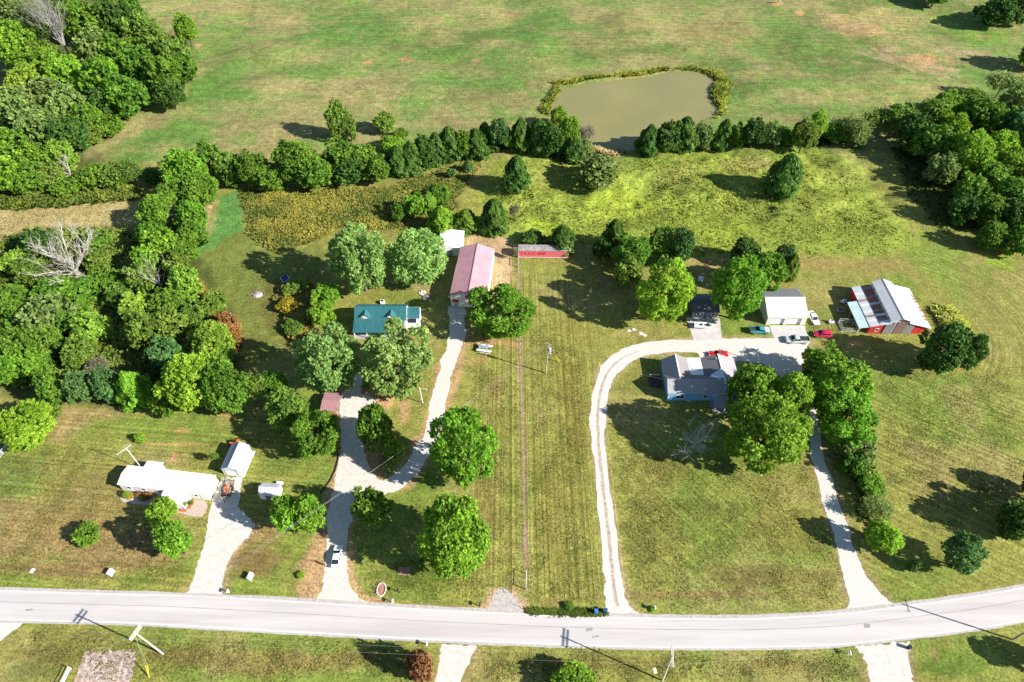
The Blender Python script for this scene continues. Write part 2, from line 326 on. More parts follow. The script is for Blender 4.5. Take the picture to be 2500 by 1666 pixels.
zone([(1440,1060),(1452,900),(1500,862),(1580,832),(1700,822),(1900,820),(1990,830),(1975,900),(1980,1000),(1968,1020),(1900,905),(1700,865),(1560,875),(1500,930),(1482,1000),(1484,1100),(1520,1370),(1560,1500),(1485,1500),(1470,1370)], (.30,.225,.115), 1.0, .6, .8)
zone([(1966,1010),(2000,1010),(2020,1100),(2070,1270),(2110,1385),(2160,1450),(2200,1480),(2066,1490),(2050,1380),(2010,1250)], (.26,.19,.095), 1.2, .6, .75)
zone([(2095,1580),(2225,1575),(2245,1680),(2115,1680)], (.24,.19,.085), 2, 1, .8)
zone([(1075,1575),(1172,1580),(1130,1680),(1050,1680)], (.28,.20,.09), 1.2, .7, .7)
# mowing lines: a coordinate across the passes and a strength, read by the material
m1 = smooth(-10, -7, X) * smooth(24, 20, X) * smooth(47, 51, Y) * smooth(142, 136, Y)
m2 = smooth(20, 23, X) * smooth(62, 56, X) * smooth(47, 52, Y) * smooth(96, 90, Y)
m3 = smooth(62, 72, X) * smooth(47, 55, Y) * smooth(152, 144, Y)
m4 = smooth(210, 222, Y); m5 = smooth(-30, -40, X) * smooth(48, 52, Y) * smooth(96, 90, Y)
d0 = Vector(G(2100,960)); d1 = (Vector(G(2480,1120)) - d0).normalized(); wv = fbm(X / 26, Y / 26, 66, 3)
st3 = (X * -d1.y + Y * d1.x) + 1.5 * wv; arc3 = np.hypot(X - 100, Y - 118) + 4 * wv
arcm = smooth(108, 114, X) * smooth(96, 104, Y)
U = np.where(m1 > .01, X, 0.0) ; Wt = m1 * (.45 + .35 * smooth(.3, .65, fbm(X / 12, Y / 40, 68, 2)))
U = np.where((m2 > m1), X * .77 + Y * .64, U); Wt = np.maximum(Wt, m2 * .32)
m3 = m3 * np.maximum(smooth(104, 98, Y), arcm); U = np.where((m3 > m1) & (m3 > m2), np.where(arcm > .5, arc3, st3), U); Wt = np.where((m3 > m1) & (m3 > m2), m3 * (.26 + .24 * smooth(.35, .6, wv)) * np.where((arcm > .02) & (arcm < .98), .1, 1), Wt)
U = np.where(m4 > .3, Y * .8 + 6 * fbm(X / 60, Y / 60, 67, 2), U); Wt = np.where(m4 > .3, .24 * m4, Wt)
U = np.where(m5 > .3, Y + X * .1, U); Wt = np.where(m5 > .3, .35 * m5, Wt)
mot = fld * (fbm(X / 9, Y / 5, 71, 4) - .5)
mixc(C, (.085,.165,.032), smooth(.02, .16, mot) * .55); mixc(C, (.27,.235,.10), smooth(.04, .2, -mot) * .45)
mod = 1 + .36 * (n3 - .5) + .34 * (n2 - .5) + .5 * mot
for k, c in enumerate(C): c *= mod
# green verge beside the road
nyx, nxx = len(gy), len(gx)
cols = np.ones((nyx * nxx, 4), np.float32)
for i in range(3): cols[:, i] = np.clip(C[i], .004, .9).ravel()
verts = np.stack([X.ravel(), Y.ravel(), Hh.ravel()], 1).astype(np.float32)
idx = np.arange(nyx * nxx).reshape(nyx, nxx)
quads = np.stack([idx[:-1, :-1], idx[:-1, 1:], idx[1:, 1:], idx[1:, :-1]], -1).reshape(-1, 4)
def np_mesh(name, verts, faces, tint=None, smooth_=False):
    me = bpy.data.meshes.new(name); nv, nf, k = len(verts), len(faces), faces.shape[1]
    me.vertices.add(nv); me.vertices.foreach_set("co", np.ascontiguousarray(verts, np.float32).ravel())
    me.loops.add(nf * k); me.loops.foreach_set("vertex_index", np.ascontiguousarray(faces, np.int32).ravel())
    me.polygons.add(nf); me.polygons.foreach_set("loop_start", np.arange(0, nf * k, k, dtype=np.int32))
    me.polygons.foreach_set("loop_total", np.full(nf, k, np.int32))
    if tint is not None:
        a = me.attributes.new("tint", 'FLOAT', 'FACE'); a.data.foreach_set("value", np.ascontiguousarray(tint, np.float32))
    me.update(calc_edges=True); me.validate()
    if smooth_: me.shade_smooth()
    return me
gme = np_mesh("ground", verts, quads, smooth_=True)
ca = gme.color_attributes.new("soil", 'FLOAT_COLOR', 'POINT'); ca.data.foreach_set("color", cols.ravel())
for nm_, arr in (("pass_u", U), ("pass_w", Wt)):
    at_ = gme.attributes.new(nm_, 'FLOAT', 'POINT'); at_.data.foreach_set("value", np.ascontiguousarray(arr.ravel(), np.float32))
gm, nt, b = new_mat("grass_ground")
at = nt.nodes.new("ShaderNodeAttribute"); at.attribute_name = "soil"
ge = nt.nodes.new("ShaderNodeNewGeometry")
def noise_node(scale, detail, rough=.6):
    n = nt.nodes.new("ShaderNodeTexNoise"); n.inputs["Scale"].default_value = scale; n.inputs["Detail"].default_value = detail
    n.inputs["Roughness"].default_value = rough; nt.links.new(ge.outputs["Position"], n.inputs["Vector"]); return n
nf_ = noise_node(1.9, 6, .75); nm_ = noise_node(.45, 5, .65); nc_ = noise_node(5.5, 3, .7)
def rng_node(src, a, bb, lo, hi):
    r = nt.nodes.new("ShaderNodeMapRange"); r.inputs[1].default_value = a; r.inputs[2].default_value = bb; r.inputs[3].default_value = lo; r.inputs[4].default_value = hi
    nt.links.new(src, r.inputs[0]); return r.outputs[0]
f1 = rng_node(nf_.outputs[0], .32, .68, .40, 1.60); f2 = rng_node(nm_.outputs[0], .3, .7, .72, 1.28); f3 = rng_node(nc_.outputs[0], .32, .68, .58, 1.42)
mu = nt.nodes.new("ShaderNodeMath"); mu.operation = 'MULTIPLY'; nt.links.new(f1, mu.inputs[0]); nt.links.new(f2, mu.inputs[1])
mu2 = nt.nodes.new("ShaderNodeMath"); mu2.operation = 'MULTIPLY'; nt.links.new(mu.outputs[0], mu2.inputs[0]); nt.links.new(f3, mu2.inputs[1])
hsv = nt.nodes.new("ShaderNodeHueSaturation"); nt.links.new(at.outputs["Color"], hsv.inputs["Color"]); nt.links.new(mu2.outputs[0], hsv.inputs["Value"])
au = nt.nodes.new("ShaderNodeAttribute"); au.attribute_name = "pass_u"; aw_ = nt.nodes.new("ShaderNodeAttribute"); aw_.attribute_name = "pass_w"
sp1 = nt.nodes.new("ShaderNodeTexNoise"); sp1.noise_dimensions = '1D'; sp1.inputs["Scale"].default_value = 1.15; sp1.inputs["Detail"].default_value = 3; sp1.inputs["Roughness"].default_value = .7; nt.links.new(au.outputs["Fac"], sp1.inputs["W"])
st_ = rng_node(sp1.outputs[0], .36, .64, -.5, .5)
sm_ = nt.nodes.new("ShaderNodeMath"); sm_.operation = 'MULTIPLY_ADD'; nt.links.new(st_, sm_.inputs[0]); nt.links.new(aw_.outputs["Fac"], sm_.inputs[1]); sm_.inputs[2].default_value = 1.0
mu3 = nt.nodes.new("ShaderNodeMath"); mu3.operation = 'MULTIPLY'; nt.links.new(mu2.outputs[0], mu3.inputs[0]); nt.links.new(sm_.outputs[0], mu3.inputs[1]); nt.links.new(mu3.outputs[0], hsv.inputs["Value"])
nh = noise_node(.8, 4); nt.links.new(rng_node(nh.outputs[0], .3, .7, .485, .515), hsv.inputs["Hue"])
nt.links.new(hsv.outputs[0], b.inputs["Base Color"]); b.inputs["Roughness"].default_value = .9; b.inputs["Specular IOR Level"].default_value = .1
bp = nt.nodes.new("ShaderNodeBump"); bp.inputs["Strength"].default_value = .55; bp.inputs["Distance"].default_value = .16
nt.links.new(nf_.outputs[0], bp.inputs["Height"]); nt.links.new(bp.outputs[0], b.inputs["Normal"])
ground = link_mesh("ground", gme, gm); tag(ground, "grassy ground of lawns, fields and worn earth", None, None, "structure")

# ------------------------------------------------------------------ flat sheets (road, drives, slabs)
def dens(P, step, jit, seed=0):
    out = []; r = random.Random(seed)
    for i in range(len(P)):
        a = Vector(P[i]); c = Vector(P[(i + 1) % len(P)]); n = max(1, int((c - a).length / step)); t = (c - a).normalized() if (c - a).length > 0 else Vector((1, 0)); nn = Vector((-t.y, t.x))
        for k in range(n):
            p = a.lerp(c, k / n); out.append(p + nn * (r.uniform(-1, 1) * jit) + t * r.uniform(-.3, .3) * jit)
    return out
def catmull(P, per=6):
    P = [Vector(p) for p in P]; out = []
    for i in range(len(P) - 1):
        p0 = P[max(0, i - 1)]; p1 = P[i]; p2 = P[i + 1]; p3 = P[min(len(P) - 1, i + 2)]
        for k in range(per):
            t = k / per
            out.append(.5 * ((2 * p1) + (-p0 + p2) * t + (2 * p0 - 5 * p1 + 4 * p2 - p3) * t * t + (-p0 + 3 * p1 - 3 * p2 + p3) * t ** 3))
    return out + [P[-1]]
def sheet(name, P, z, mat, jit=0.12, step=0.5, seed=0, label=None, kind="structure", cat=None, thick=None):
    pts = dens(P, step, jit, seed) if jit else [Vector(p) for p in P]
    v3 = [Vector((p.x, p.y, z)) for p in pts]
    tris = tessellate_polygon([v3])
    me = bpy.data.meshes.new(name); me.from_pydata([tuple(v) for v in v3], [], [tuple(t) for t in tris])
    bm = bmesh.new(); bm.from_mesh(me); bmesh.ops.recalc_face_normals(bm, faces=bm.faces)
    for f in bm.faces:
        if f.normal.z < 0: f.normal_flip()
    bm.to_mesh(me); bm.free()
    o = link_mesh(name, me, mat); tag(o, label, cat, None, kind); return o
def ribbon(name, L, Rr, z, mat, jit=.1, seed=0, label=None, kind="structure"):
    """strip between two edge lines"""
    r = random.Random(seed); n = max(len(L), len(Rr)); vs = []; fs = []
    W = 6
    for i in range(n):
        a = Vector(L[i]); c = Vector(Rr[i]); d = (c - a)
        for k in range(W + 1):
            p = a + d * (k / W); j = jit if k in (0, W) else 0
            if jit > .09 and k in (0, W): p = p + d.normalized() * ((vnoise(np.array([i * .31]), np.array([k * 7.7 + seed]), 3)[0] - .5) * jit * 5)
            vs.append((p.x + r.uniform(-j, j), p.y + r.uniform(-j, j), z))
    for i in range(n - 1):
        for k in range(W): a = i * (W + 1) + k; fs.append((a, a + 1, a + W + 2, a + W + 1))
    me = bpy.data.meshes.new(name); me.from_pydata(vs, [], fs)
    bm = bmesh.new(); bm.from_mesh(me)
    for f in bm.faces:
        f.normal_update()
        if f.normal.z < 0: f.normal_flip()
    bm.to_mesh(me); bm.free()
    o = link_mesh(name, me, mat); return tag(o, label, None, None, kind)
GRAVEL = M("gravel_white", (.51,.475,.435), .95, .22, 3.5, .25, 22, spec=.1, col2=(.645,.615,.575), contrast=.3, detail=8)
GRAVEL2 = M("gravel_sandy", (.52,.47,.41), .95, .22, 1.1, .25, 22, spec=.1, col2=(.65,.62,.575), contrast=.26, detail=9)
CONC = M("old_concrete", (.42,.385,.375), .9, .12, .8, .2, 14, spec=.15, col2=(.55,.52,.51), detail=7)
ROADM = M("worn_asphalt", (.46,.425,.415), .9, .12, .25, .2, 20, spec=.15, col2=(.53,.495,.485), stretch=(.12, 1.8, 1), detail=10, contrast=.2)
PAINT = M("road_paint", (.72,.71,.69), .7, .10, 2.5, spec=.2, detail=6)
SHOULD = M("road_shoulder_gravel", (.36,.32,.295), .95, .25, 1.6, .3, 14, spec=.1, col2=(.53,.49,.465), detail=8)
STRIP = M("drive_middle_earth", (.34,.255,.19), .95, .25, 1.4, .4, 8, spec=.1, col2=(.52,.44,.37), contrast=.16, detail=8)
top_px = [(-420,1424),(-200,1432),(0,1442),(250,1450),(452,1455),(650,1465),(850,1477),(1030,1488),(1191,1496),(1400,1505),(1560,1509),(1680,1511),(1820,1511),(1968,1505),(2080,1496),(2192,1482),(2350,1461),(2500,1434),(2700,1388),(2950,1320)]
bot_px = [(-420,1506),(-200,1510),(0,1514),(253,1520),(361,1524),(600,1538),(850,1551),(1000,1560),(1191,1568),(1400,1576),(1560,1580),(1680,1581),(1820,1581),(2011,1577),(2120,1568),(2246,1553),(2380,1535),(2500,1516),(2700,1474),(2950,1408)]
Lt = catmull(GP(top_px)); Lb = catmull(GP(bot_px))
def shift(L, O, d):
    out = []
    for a, c in zip(L, O):
        w = (c - a); out.append(a + w.normalized() * d)
    return out
ribbon("road_shoulder", shift(Lt, Lb, -.75), shift(Lb, Lt, -.5), .014, SHOULD, .085, 1, "pale gravel shoulder along both edges of the country road")
ribbon("road", shift(Lt, Lb, -.18), shift(Lb, Lt, -.18), .020, ROADM, .015, 2, "sun-bleached two-lane country road crossing the bottom of the picture")
ribbon("road_line", shift(Lt, Lb, .02), shift(Lt, Lb, .15), .026, PAINT, .0, 3, "white edge line on the far side of the road")
ribbon("road_line", shift(Lb, Lt, .02), shift(Lb, Lt, .15), .026, PAINT, .0, 4, "white edge line on the near side of the road")
DARKSTAIN = M("asphalt_seam", (.27,.255,.26), .9, .1, 2, spec=.15)
mid = [a.lerp(c, .40) for a, c in zip(Lt, Lb)]
ribbon("road_seam", mid, [m_ + Vector((0, .09)) for m_ in mid], .026, DARKSTAIN, .03, 5, "thin dark seam running along the middle of the road")
for k_, q_ in enumerate([[(1430,1536),(1446,1534),(1447,1541),(1431,1543)],[(1446,1553),(1462,1552),(1463,1557),(1447,1558)],[(2108,1524),(2122,1523),(2126,1532),(2112,1534)],[(62,1488),(80,1487),(80,1491),(62,1492)]]):
    sheet("road_patch", GP(q_), .024, DARKSTAIN, .1, .3, 70 + k_, "dark tar stain on the road " + ("below the curving drive's mouth, upper one", "below the curving drive's mouth, lower one", "before the patchy right drive", "near the left edge")[k_])
loopL = [(1484,1499),(1482,1486),(1478,1445),(1473,1370),(1465,1281),(1455,1180),(1447,1100),(1443,1050),(1442,1000),(1447,955),(1456,920),(1471,892),(1495,869),(1530,849),(1580,837),(1650,830)]
loopR = [(1560,1498),(1535,1476),(1524,1440),(1513,1370),(1503,1281),(1488,1180),(1479,1100),(1478,1050),(1479,1000),(1487,957),(1499,927),(1520,900),(1548,880),(1590,866),(1650,859),(1700,858)]
ribbon("driveway", catmull(GP(loopL), 8), catmull(GP(loopR), 8), .006, GRAVEL, .12, 6, "narrow white gravel drive curving up from the road to the blue house")
cl = [Vector(a).lerp(Vector(c), .5) for a, c in zip(catmull(GP(loopL[1:14]), 8), catmull(GP(loopR[1:14]), 8))]
ribbon("driveway_strip", [p + Vector((-.35, 0)) for p in cl], [p + Vector((.30, .1)) for p in cl], .010, STRIP, .085, 7, "brownish strip between the wheel tracks of the curving drive")
sheet("driveway", GP([(1640,831),(1694,830),(1762,827),(1888,826),(1972,818),(1975,840),(1965,857),(1963,877),(1962,901),(1965,950),(1972,1000),(1985,1010),(1968,1018),(1957,1000),(1938,962),(1912,926),(1888,903),(1866,889),(1800,880),(1790,890),(1735,890),(1713,876),(1702,861),(1680,860),(1640,860)]), .002 + .008, GRAVEL, .14, .6, 8, "wide white gravel yard between the blue house and the two-door garage")
dl = [(1962,990),(1968,1018),(1975,1082),(1988,1150),(2022,1266),(2044,1338),(2058,1396),(2071,1454),(2070,1500)]
dr = [(1984,985),(1993,1018),(2008,1095),(2023,1150),(2062,1263),(2082,1331),(2105,1385),(2145,1443),(2196,1484)]
ribbon("driveway", catmull(GP(dl), 8), catmull(GP(dr), 8), .006, GRAVEL, .12, 9, "straight white gravel drive under the trees right of the blue house")
sheet("driveway", GP([(768,1470),(786,1443),(792,1400),(796,1340),(800,1290),(796,1262),(812,1200),(826,1130),(833,1074),(830,1000),(826,965),(852,948),(872,905),(884,880),(892,882),(884,930),(880,960),(912,972),(918,990),(890,1010),(885,1060),(890,1110),(905,1150),(925,1172),(960,1180),(944,1208),(900,1210),(880,1225),(862,1260),(850,1300),(846,1360),(850,1420),(875,1458),(905,1474)]), .007, GRAVEL2, .25, .6, 10, "pale sandy driveway between the maples with the white sedan")
d2l = [(1098,748),(1096,790),(1095,829),(1076,887),(1061,945),(1049,1005),(1040,1045),(1018,1090),(985,1136),(940,1168),(915,1180)]
d2r = [(1136,748),(1138,790),(1136,829),(1114,884),(1096,945),(1081,1025),(1072,1060),(1050,1105),(1012,1165),(965,1200),(930,1212)]
ribbon("driveway", catmull(GP(d2l), 8), catmull(GP(d2r), 8), .010, GRAVEL, .2, 11, "white gravel drive running up to the long pink-roofed building")
sheet("driveway", GP([(440,1456),(462,1440),(472,1407),(502,1317),(508,1255),(522,1208),(543,1165),(592,1165),(586,1210),(580,1237),(625,1284),(607,1309),(573,1346),(553,1382),(540,1425),(545,1452),(552,1460)]), .006, GRAVEL2, .22, .5, 12, "bright white gravel drive beside the white mobile home")
sheet("driveway", GP([(1078,1572),(1166,1578),(1150,1605),(1124,1666),(1100,1740),(1030,1740),(1056,1680),(1072,1620)]), .006, GRAVEL2, .18, .5, 13, "white gravel drive leading down from the road beside the rust-red bush")
sheet("driveway", GP([(2085,1578),(2225,1568),(2216,1600),(2230,1666),(2250,1750),(2140,1750),(2127,1666),(2108,1600)]), .006, GRAVEL2, .3, .5, 14, "patchy white gravel drive at the bottom right below the road")
sheet("driveway", GP([(-200,1508),(66,1516),(36,1538),(0,1566),(-60,1600),(-200,1610)]), .006, GRAVEL, .15, .5, 15, "white gravel turn-off at the left edge below the road")
sheet("field_entrance", GP([(1190,1496),(1196,1470),(1212,1445),(1222,1432),(1240,1440),(1256,1458),(1272,1480),(1274,1500)]), .007, SHOULD, .3, .5, 16, "grey gravel field entrance beside the fence at the road")
sheet("concrete_slab", GP([(1675,775),(1757,778),(1763,829),(1694,832)]), .016, CONC, .03, .8, 17, "concrete slab in front of the dark blue shed")
sheet("concrete_slab", GP([(1878,795),(1965,795),(1971,820),(1890,828)]), .017, CONC, .03, .8, 18, "concrete apron in front of the two-door garage")
PLOT = M("straw_mulch", (.40,.26,.16), .95, .35, 1.2, .8, 7, spec=.1, col2=(.56,.47,.45), contrast=.14, detail=8)
sheet("garden_plot", GP([(165,1700),(182,1655),(200,1608),(215,1588),(250,1594),(290,1587),(334,1588),(328,1620),(318,1666),(312,1700)]), .008, PLOT, .3, .4, 19, "pink straw-covered garden plot beside the leaning power pole")
BED = M("paver_red", (.33,.17,.11), .9, .25, 3, .4, 9, spec=.1, col2=(.48,.30,.24), detail=6)
sheet("garden_bed", GP([(971,1404),(973,1385),(1003,1386),(1000,1406)]), .02, BED, .08, .4, 20, "small square reddish bed in the shade of the round front maple")
WALK = M("paver_pale", (.42,.31,.25), .9, .2, 2.5, .4, 9, spec=.1, col2=(.56,.46,.41), detail=6)
sheet("garden_bed", GP([(425,1250),(430,1238),(450,1236),(456,1220),(500,1222),(507,1240),(494,1262),(470,1262)]), .012, WALK, .12, .4, 21, "pale gravel front bed right of the mobile home porch")
sheet("garden_bed", GP([(293,1212),(310,1204),(370,1207),(384,1218),(372,1236),(340,1232),(300,1226)]), .012, WALK, .12, .4, 22, "planted front bed along the left half of the mobile home")

# ------------------------------------------------------------------ pond
wm, nt, b = new_mat("murky_water")
b.inputs["Base Color"].default_value = (.20,.19,.075, 1); b.inputs["Roughness"].default_value = .12; b.inputs["Specular IOR Level"].default_value = .35
tc = nt.nodes.new("ShaderNodeNewGeometry"); nn_ = nt.nodes.new("ShaderNodeTexNoise"); nn_.inputs["Scale"].default_value = .06; nn_.inputs["Detail"].default_value = 4
nt.links.new(tc.outputs["Position"], nn_.inputs["Vector"]); rp = nt.nodes.new("ShaderNodeValToRGB")
rp.color_ramp.elements[0].color = (.20,.19,.075, 1); rp.color_ramp.elements[0].position = .35; rp.color_ramp.elements[1].color = (.235,.215,.085, 1); rp.color_ramp.elements[1].position = .7
nt.links.new(nn_.outputs[0], rp.inputs[0]); nt.links.new(rp.outputs[0], b.inputs["Base Color"])
nw = nt.nodes.new("ShaderNodeTexNoise"); nw.inputs["Scale"].default_value = 1.4; nw.inputs["Detail"].default_value = 3; nt.links.new(tc.outputs["Position"], nw.inputs["Vector"])
bp = nt.nodes.new("ShaderNodeBump"); bp.inputs["Strength"].default_value = .06; bp.inputs["Distance"].default_value = .05; nt.links.new(nw.outputs[0], bp.inputs["Height"]); nt.links.new(bp.outputs[0], b.inputs["Normal"])
cen = POND.mean(0)
sheet("pond", [tuple(cen + (p - cen) * 1.006) for p in POND], -.40, wm, 0, label="murky olive farm pond beyond the cedar row")
# ------------------------------------------------------------------ uncountable growth: tall grass, goldenrod, reeds
def tufts(name, P, n, hmin, hmax, wid, mat, label, cat, seed, keep=None, blades=4, edge=1.5, fade=5.0, lean=.9):
    r = np.random.default_rng(seed); lo = P.min(0) - 1; hi = P.max(0) + 1
    pts = []
    tot = 0
    while tot < n:
        q = r.uniform(lo, hi, (n * 2, 2)); sd = sdist(P, q[:, 0], q[:, 1]) + (fbm(q[:, 0] / 4, q[:, 1] / 4, seed, 3) - .5) * edge * 2
        q = q[sd < -r.random(len(sd)) ** 2 * fade]
        if keep is not None: q = q[r.random(len(q)) < keep(q[:, 0], q[:, 1])]
        pts.append(q); tot += len(q)
        if len(q) == 0: break
    q = np.concatenate(pts)[:n]; n = len(q)
    z = height(q[:, 0], q[:, 1]); pn = fbm(q[:, 0] / 5, q[:, 1] / 5, seed + 3, 3)
    V = []; F = []; T = []
    hh = r.uniform(hmin, hmax, n) * (.6 + .8 * pn)
    for k in range(blades):
        a = r.uniform(0, 2 * np.pi, n); w = wid * r.uniform(.6, 1.3, n); h = hh * r.uniform(.7, 1.1, n)
        ox = r.normal(0, wid * .5, n); oy = r.normal(0, wid * .5, n); la = r.uniform(0, 2 * np.pi, n); lx = np.cos(la) * h * lean; ly = np.sin(la) * h * lean
        bx = q[:, 0] + ox; by = q[:, 1] + oy; dx = np.cos(a) * w / 2; dy = np.sin(a) * w / 2
        v = np.stack([np.stack([bx - dx * .6, by - dy * .6, z - .05], 1), np.stack([bx + dx * .6, by + dy * .6, z - .05], 1),
                      np.stack([bx + dx + lx, by + dy + ly, z + h * .8], 1), np.stack([bx - dx * .4 + lx * 1.2, by - dy * .4 + ly * 1.2, z + h], 1)], 1)
        V.append(v.reshape(-1, 3)); F.append(np.arange(n * 4).reshape(n, 4) + k * n * 4)
        T.append(np.clip(.5 + (pn - .5) * 1.6 + (fbm(q[:, 0] / 14, q[:, 1] / 10, seed + 9, 3) - .5) * 1.6 + r.normal(0, .18, n), 0, 1))
    V = np.concatenate(V); F = np.concatenate(F)
    gn = np.cross(V[F[:, 1]] - V[F[:, 0]], V[F[:, 3]] - V[F[:, 0]]); fl = gn[:, 2] < 0; F[fl] = F[fl][:, ::-1]
    me = np_mesh(name, V, F, np.concatenate(T))
    me.shade_smooth(); nn = r.normal(0, .28, (len(V), 3)) + np.array([.15, -.05, 1.0]); nn /= np.linalg.norm(nn, axis=1, keepdims=True)
    me.normals_split_custom_set_from_vertices(nn.tolist())
    o = link_mesh(name, me, mat); return tag(o, label, cat, None, "stuff")
MEAD = leaf_mat("meadow_grass", (.22,.29,.04), (.40,.45,.075), .35)
GOLDM = leaf_mat("goldenrod", (.12,.155,.03), (.335,.295,.06), .3)
REED = leaf_mat("pond_reeds", (.12,.18,.02), (.33,.34,.045), .3)
REED2 = leaf_mat("pond_reeds_far", (.06,.11,.015), (.15,.20,.03), .3)
WEED = leaf_mat("weeds", (.08,.13,.02), (.23,.28,.05), .3)
STRAWM = leaf_mat("dry_grass", (.32,.26,.11), (.52,.43,.20), .3)
RUSTM = leaf_mat("autumn_brush", (.12,.055,.018), (.33,.19,.045), .25)
mead = GP([(1190,570),(1180,490),(1215,410),(1330,382),(1500,396),(1700,370),(1990,366),(2100,425),(2160,500),(2240,590),(2150,618),(1960,630),(1700,632),(1430,596),(1330,570)])
tufts("meadow_grass", mead, 10000, .08, .36, .40, MEAD, "tall yellow-green meadow grass below the cedar row", "grass", 101, lambda x, y: .25 + .75 * smooth(.30, .70, fbm(x / 9, y / 6, 401, 4)), fade=11.0, edge=4.0)
gold = GP([(590,468),(660,460),(900,460),(1000,436),(1150,394),(1178,402),(1130,470),(1085,555),(890,566),(858,545),(780,586),(690,612),(640,608),(600,568)])
tufts("goldenrod", gold, 14000, .2, .7, .45, GOLDM, "golden-yellow goldenrod field above the two left maples", "wildflowers", 102, lambda x, y: .3 + .7 * smooth(.3, .6, fbm(x / 4, y / 4, 402, 3)))
tufts("pond_reeds", GP([(1336,285),(1340,255),(1352,240),(1362,228),(1362,206),(1410,206),(1424,196),(1590,181),(1632,168),(1600,171),(1560,176),(1420,190),(1364,200),(1350,224),(1330,250),(1326,270)]), 1500, .4, 1.1, .6, REED, "yellow-green reeds along the left and far shore of the pond", "reeds", 103, edge=1.3, fade=1.2)
tufts("pond_reeds", GP([(1632,170),(1700,170),(1738,182),(1752,194),(1742,215),(1736,236),(1760,266),(1748,288),(1766,280),(1776,240),(1786,200),(1756,176),(1700,164),(1632,167)]), 1100, .3, 1.1, .6, REED, "olive reeds and brush along the right shore of the pond", "reeds", 104, edge=1.4, fade=1.5)
tufts("pond_reeds", GP([(1480,376),(1500,380),(1530,372),(1520,362),(1498,372),(1462,362),(1450,365)]), 300, .5, 1., .6, STRAWM, "straw-coloured reeds at the near tip of the pond", "reeds", 114, edge=.5)
tufts("weeds", GP([(-30,455),(330,455),(350,490),(150,505),(-30,515)]), 2600, .5, 1.3, .8, WEED, "rough green and yellow weeds along the wood edge on the left", "weeds", 105)
tufts("weeds", GP([(-30,600),(60,560),(300,560),(330,600),(380,720),(520,700),(560,760),(560,900),(330,960),(100,960),(-30,920)]), 7000, .5, 1.4, .8, WEED, "tangled weeds and brambles filling the left thicket", "weeds", 106)
tufts("autumn_brush", GP([(480,690),(510,730),(545,770),(575,800),(588,840),(575,860),(555,830),(520,780),(480,740),(470,700)]), 1500, .6, 1.4, .7, RUSTM, "rust and gold brush along the edge of the left thicket", "brush", 107, edge=.6)
tufts("weeds", GP([(690,690),(760,690),(760,760),(745,860),(715,850),(700,780),(680,730)]), 1500, .6, 1.4, .7, GOLDM, "yellow weeds in the patch right of the fire pit", "weeds", 108)
tufts("dry_grass", GP([(-30,510),(330,482),(345,525),(250,555),(120,558),(50,600),(-30,610)]), 900, .08, .25, .4, STRAWM, "dry tan grass left of the hedge", "grass", 109)
tufts("weeds", GP([(2280,760),(2310,750),(2340,770),(2370,820),(2340,830),(2300,800)]), 700, .5, 1.1, .7, MEAD, "bright weeds behind the dark round tree by the barn", "weeds", 110)
tufts("weeds", GP([(1340,385),(1430,365),(1440,385),(1380,400)]), 400, .4, .9, .6, WEED, "low weeds beside the pond dam", "weeds", 111)
tufts("weeds", GP([(2060,1040),(2110,1060),(2150,1180),(2160,1330),(2130,1340),(2090,1180),(2050,1080)]), 1600, .3, .9, .7, WEED, "shaded undergrowth along the drive right of the blue house", "weeds", 112)
LAWNG = leaf_mat("lawn_tufts", (.12,.14,.026), (.27,.24,.07), .25)
for k_, (poly_, n_, lb_) in enumerate([
    ([(1295,760),(1440,880),(1436,1050),(1470,1480),(1295,1480)], 9000, "short mown grass on the strip between fence and curving drive"),
    ([(1490,1060),(1700,1130),(1960,1080),(2050,1380),(2060,1480),(1560,1490)], 13000, "short mown grass on the lawn inside the loop drive"),
    ([(2130,900),(2460,900),(2520,1150),(2300,1330),(2150,1150)], 9000, "short mown grass on the right field below the barn"),
    ([(-20,1080),(260,1080),(260,1230),(480,1270),(440,1440),(-20,1425)], 8000, "short dry grass on the mobile home's lawn"),
    ([(1150,900),(1265,900),(1278,1440),(1150,1470),(900,1460),(870,1400),(1180,1300)], 5000, "short mown grass left of the long fence"),
    ([(70,1530),(1040,1580),(1040,1666),(350,1666),(70,1660)], 6000, "short grass below the road at the left"),
    ([(1180,1590),(2080,1595),(2110,1666),(1180,1666)], 5000, "short grass below the road at the right")]):
    tufts("lawn_grass", GP(poly_), n_, .05, .14, .22, LAWNG, lb_, "grass", 300 + k_, keep=lambda x, y: .2 + .8 * smooth(.4, .6, fbm(x / 3, y / 3, 500, 3)), blades=2, fade=3)
tufts("brush", GP([(880,420),(980,418),(1100,385),(1200,372),(1330,366),(1440,388),(1440,372),(1330,350),(1200,352),(1090,366),(980,396),(880,402)]), 2600, .8, 2.0, 1.0, leaf_mat("row_brush", (.03,.08,.014), (.11,.19,.03), .25), "dark brush filling the gaps of the cedar row left of the pond", "brush", 116, edge=1, fade=1)
tufts("brush", GP([(1560,366),(1700,352),(1900,350),(2060,346),(2060,334),(1900,338),(1700,340),(1560,352)]), 1800, .8, 1.8, 1.0, bpy.data.materials["row_brush"], "dark brush filling the gaps of the cedar row right of the pond", "brush", 117, edge=1, fade=1)
tufts("roadside_grass", GP([(1285,1487),(1480,1490),(1484,1502),(1400,1504),(1286,1498)]), 1500, .12, .3, .35, leaf_mat("roadside_grass", (.06,.10,.012), (.15,.21,.025), .3), "lush green grass at the road edge by the blue bins", "grass", 113, edge=.3)
tufts("brush", GP([(2170,360),(2250,340),(2340,440),(2400,560),(2310,575),(2220,480)]), 2000, .2, .7, .6, leaf_mat("shade_brush", (.07,.12,.02), (.18,.24,.045), .3), "shaded brush at the foot of the right wood", "brush", 115)

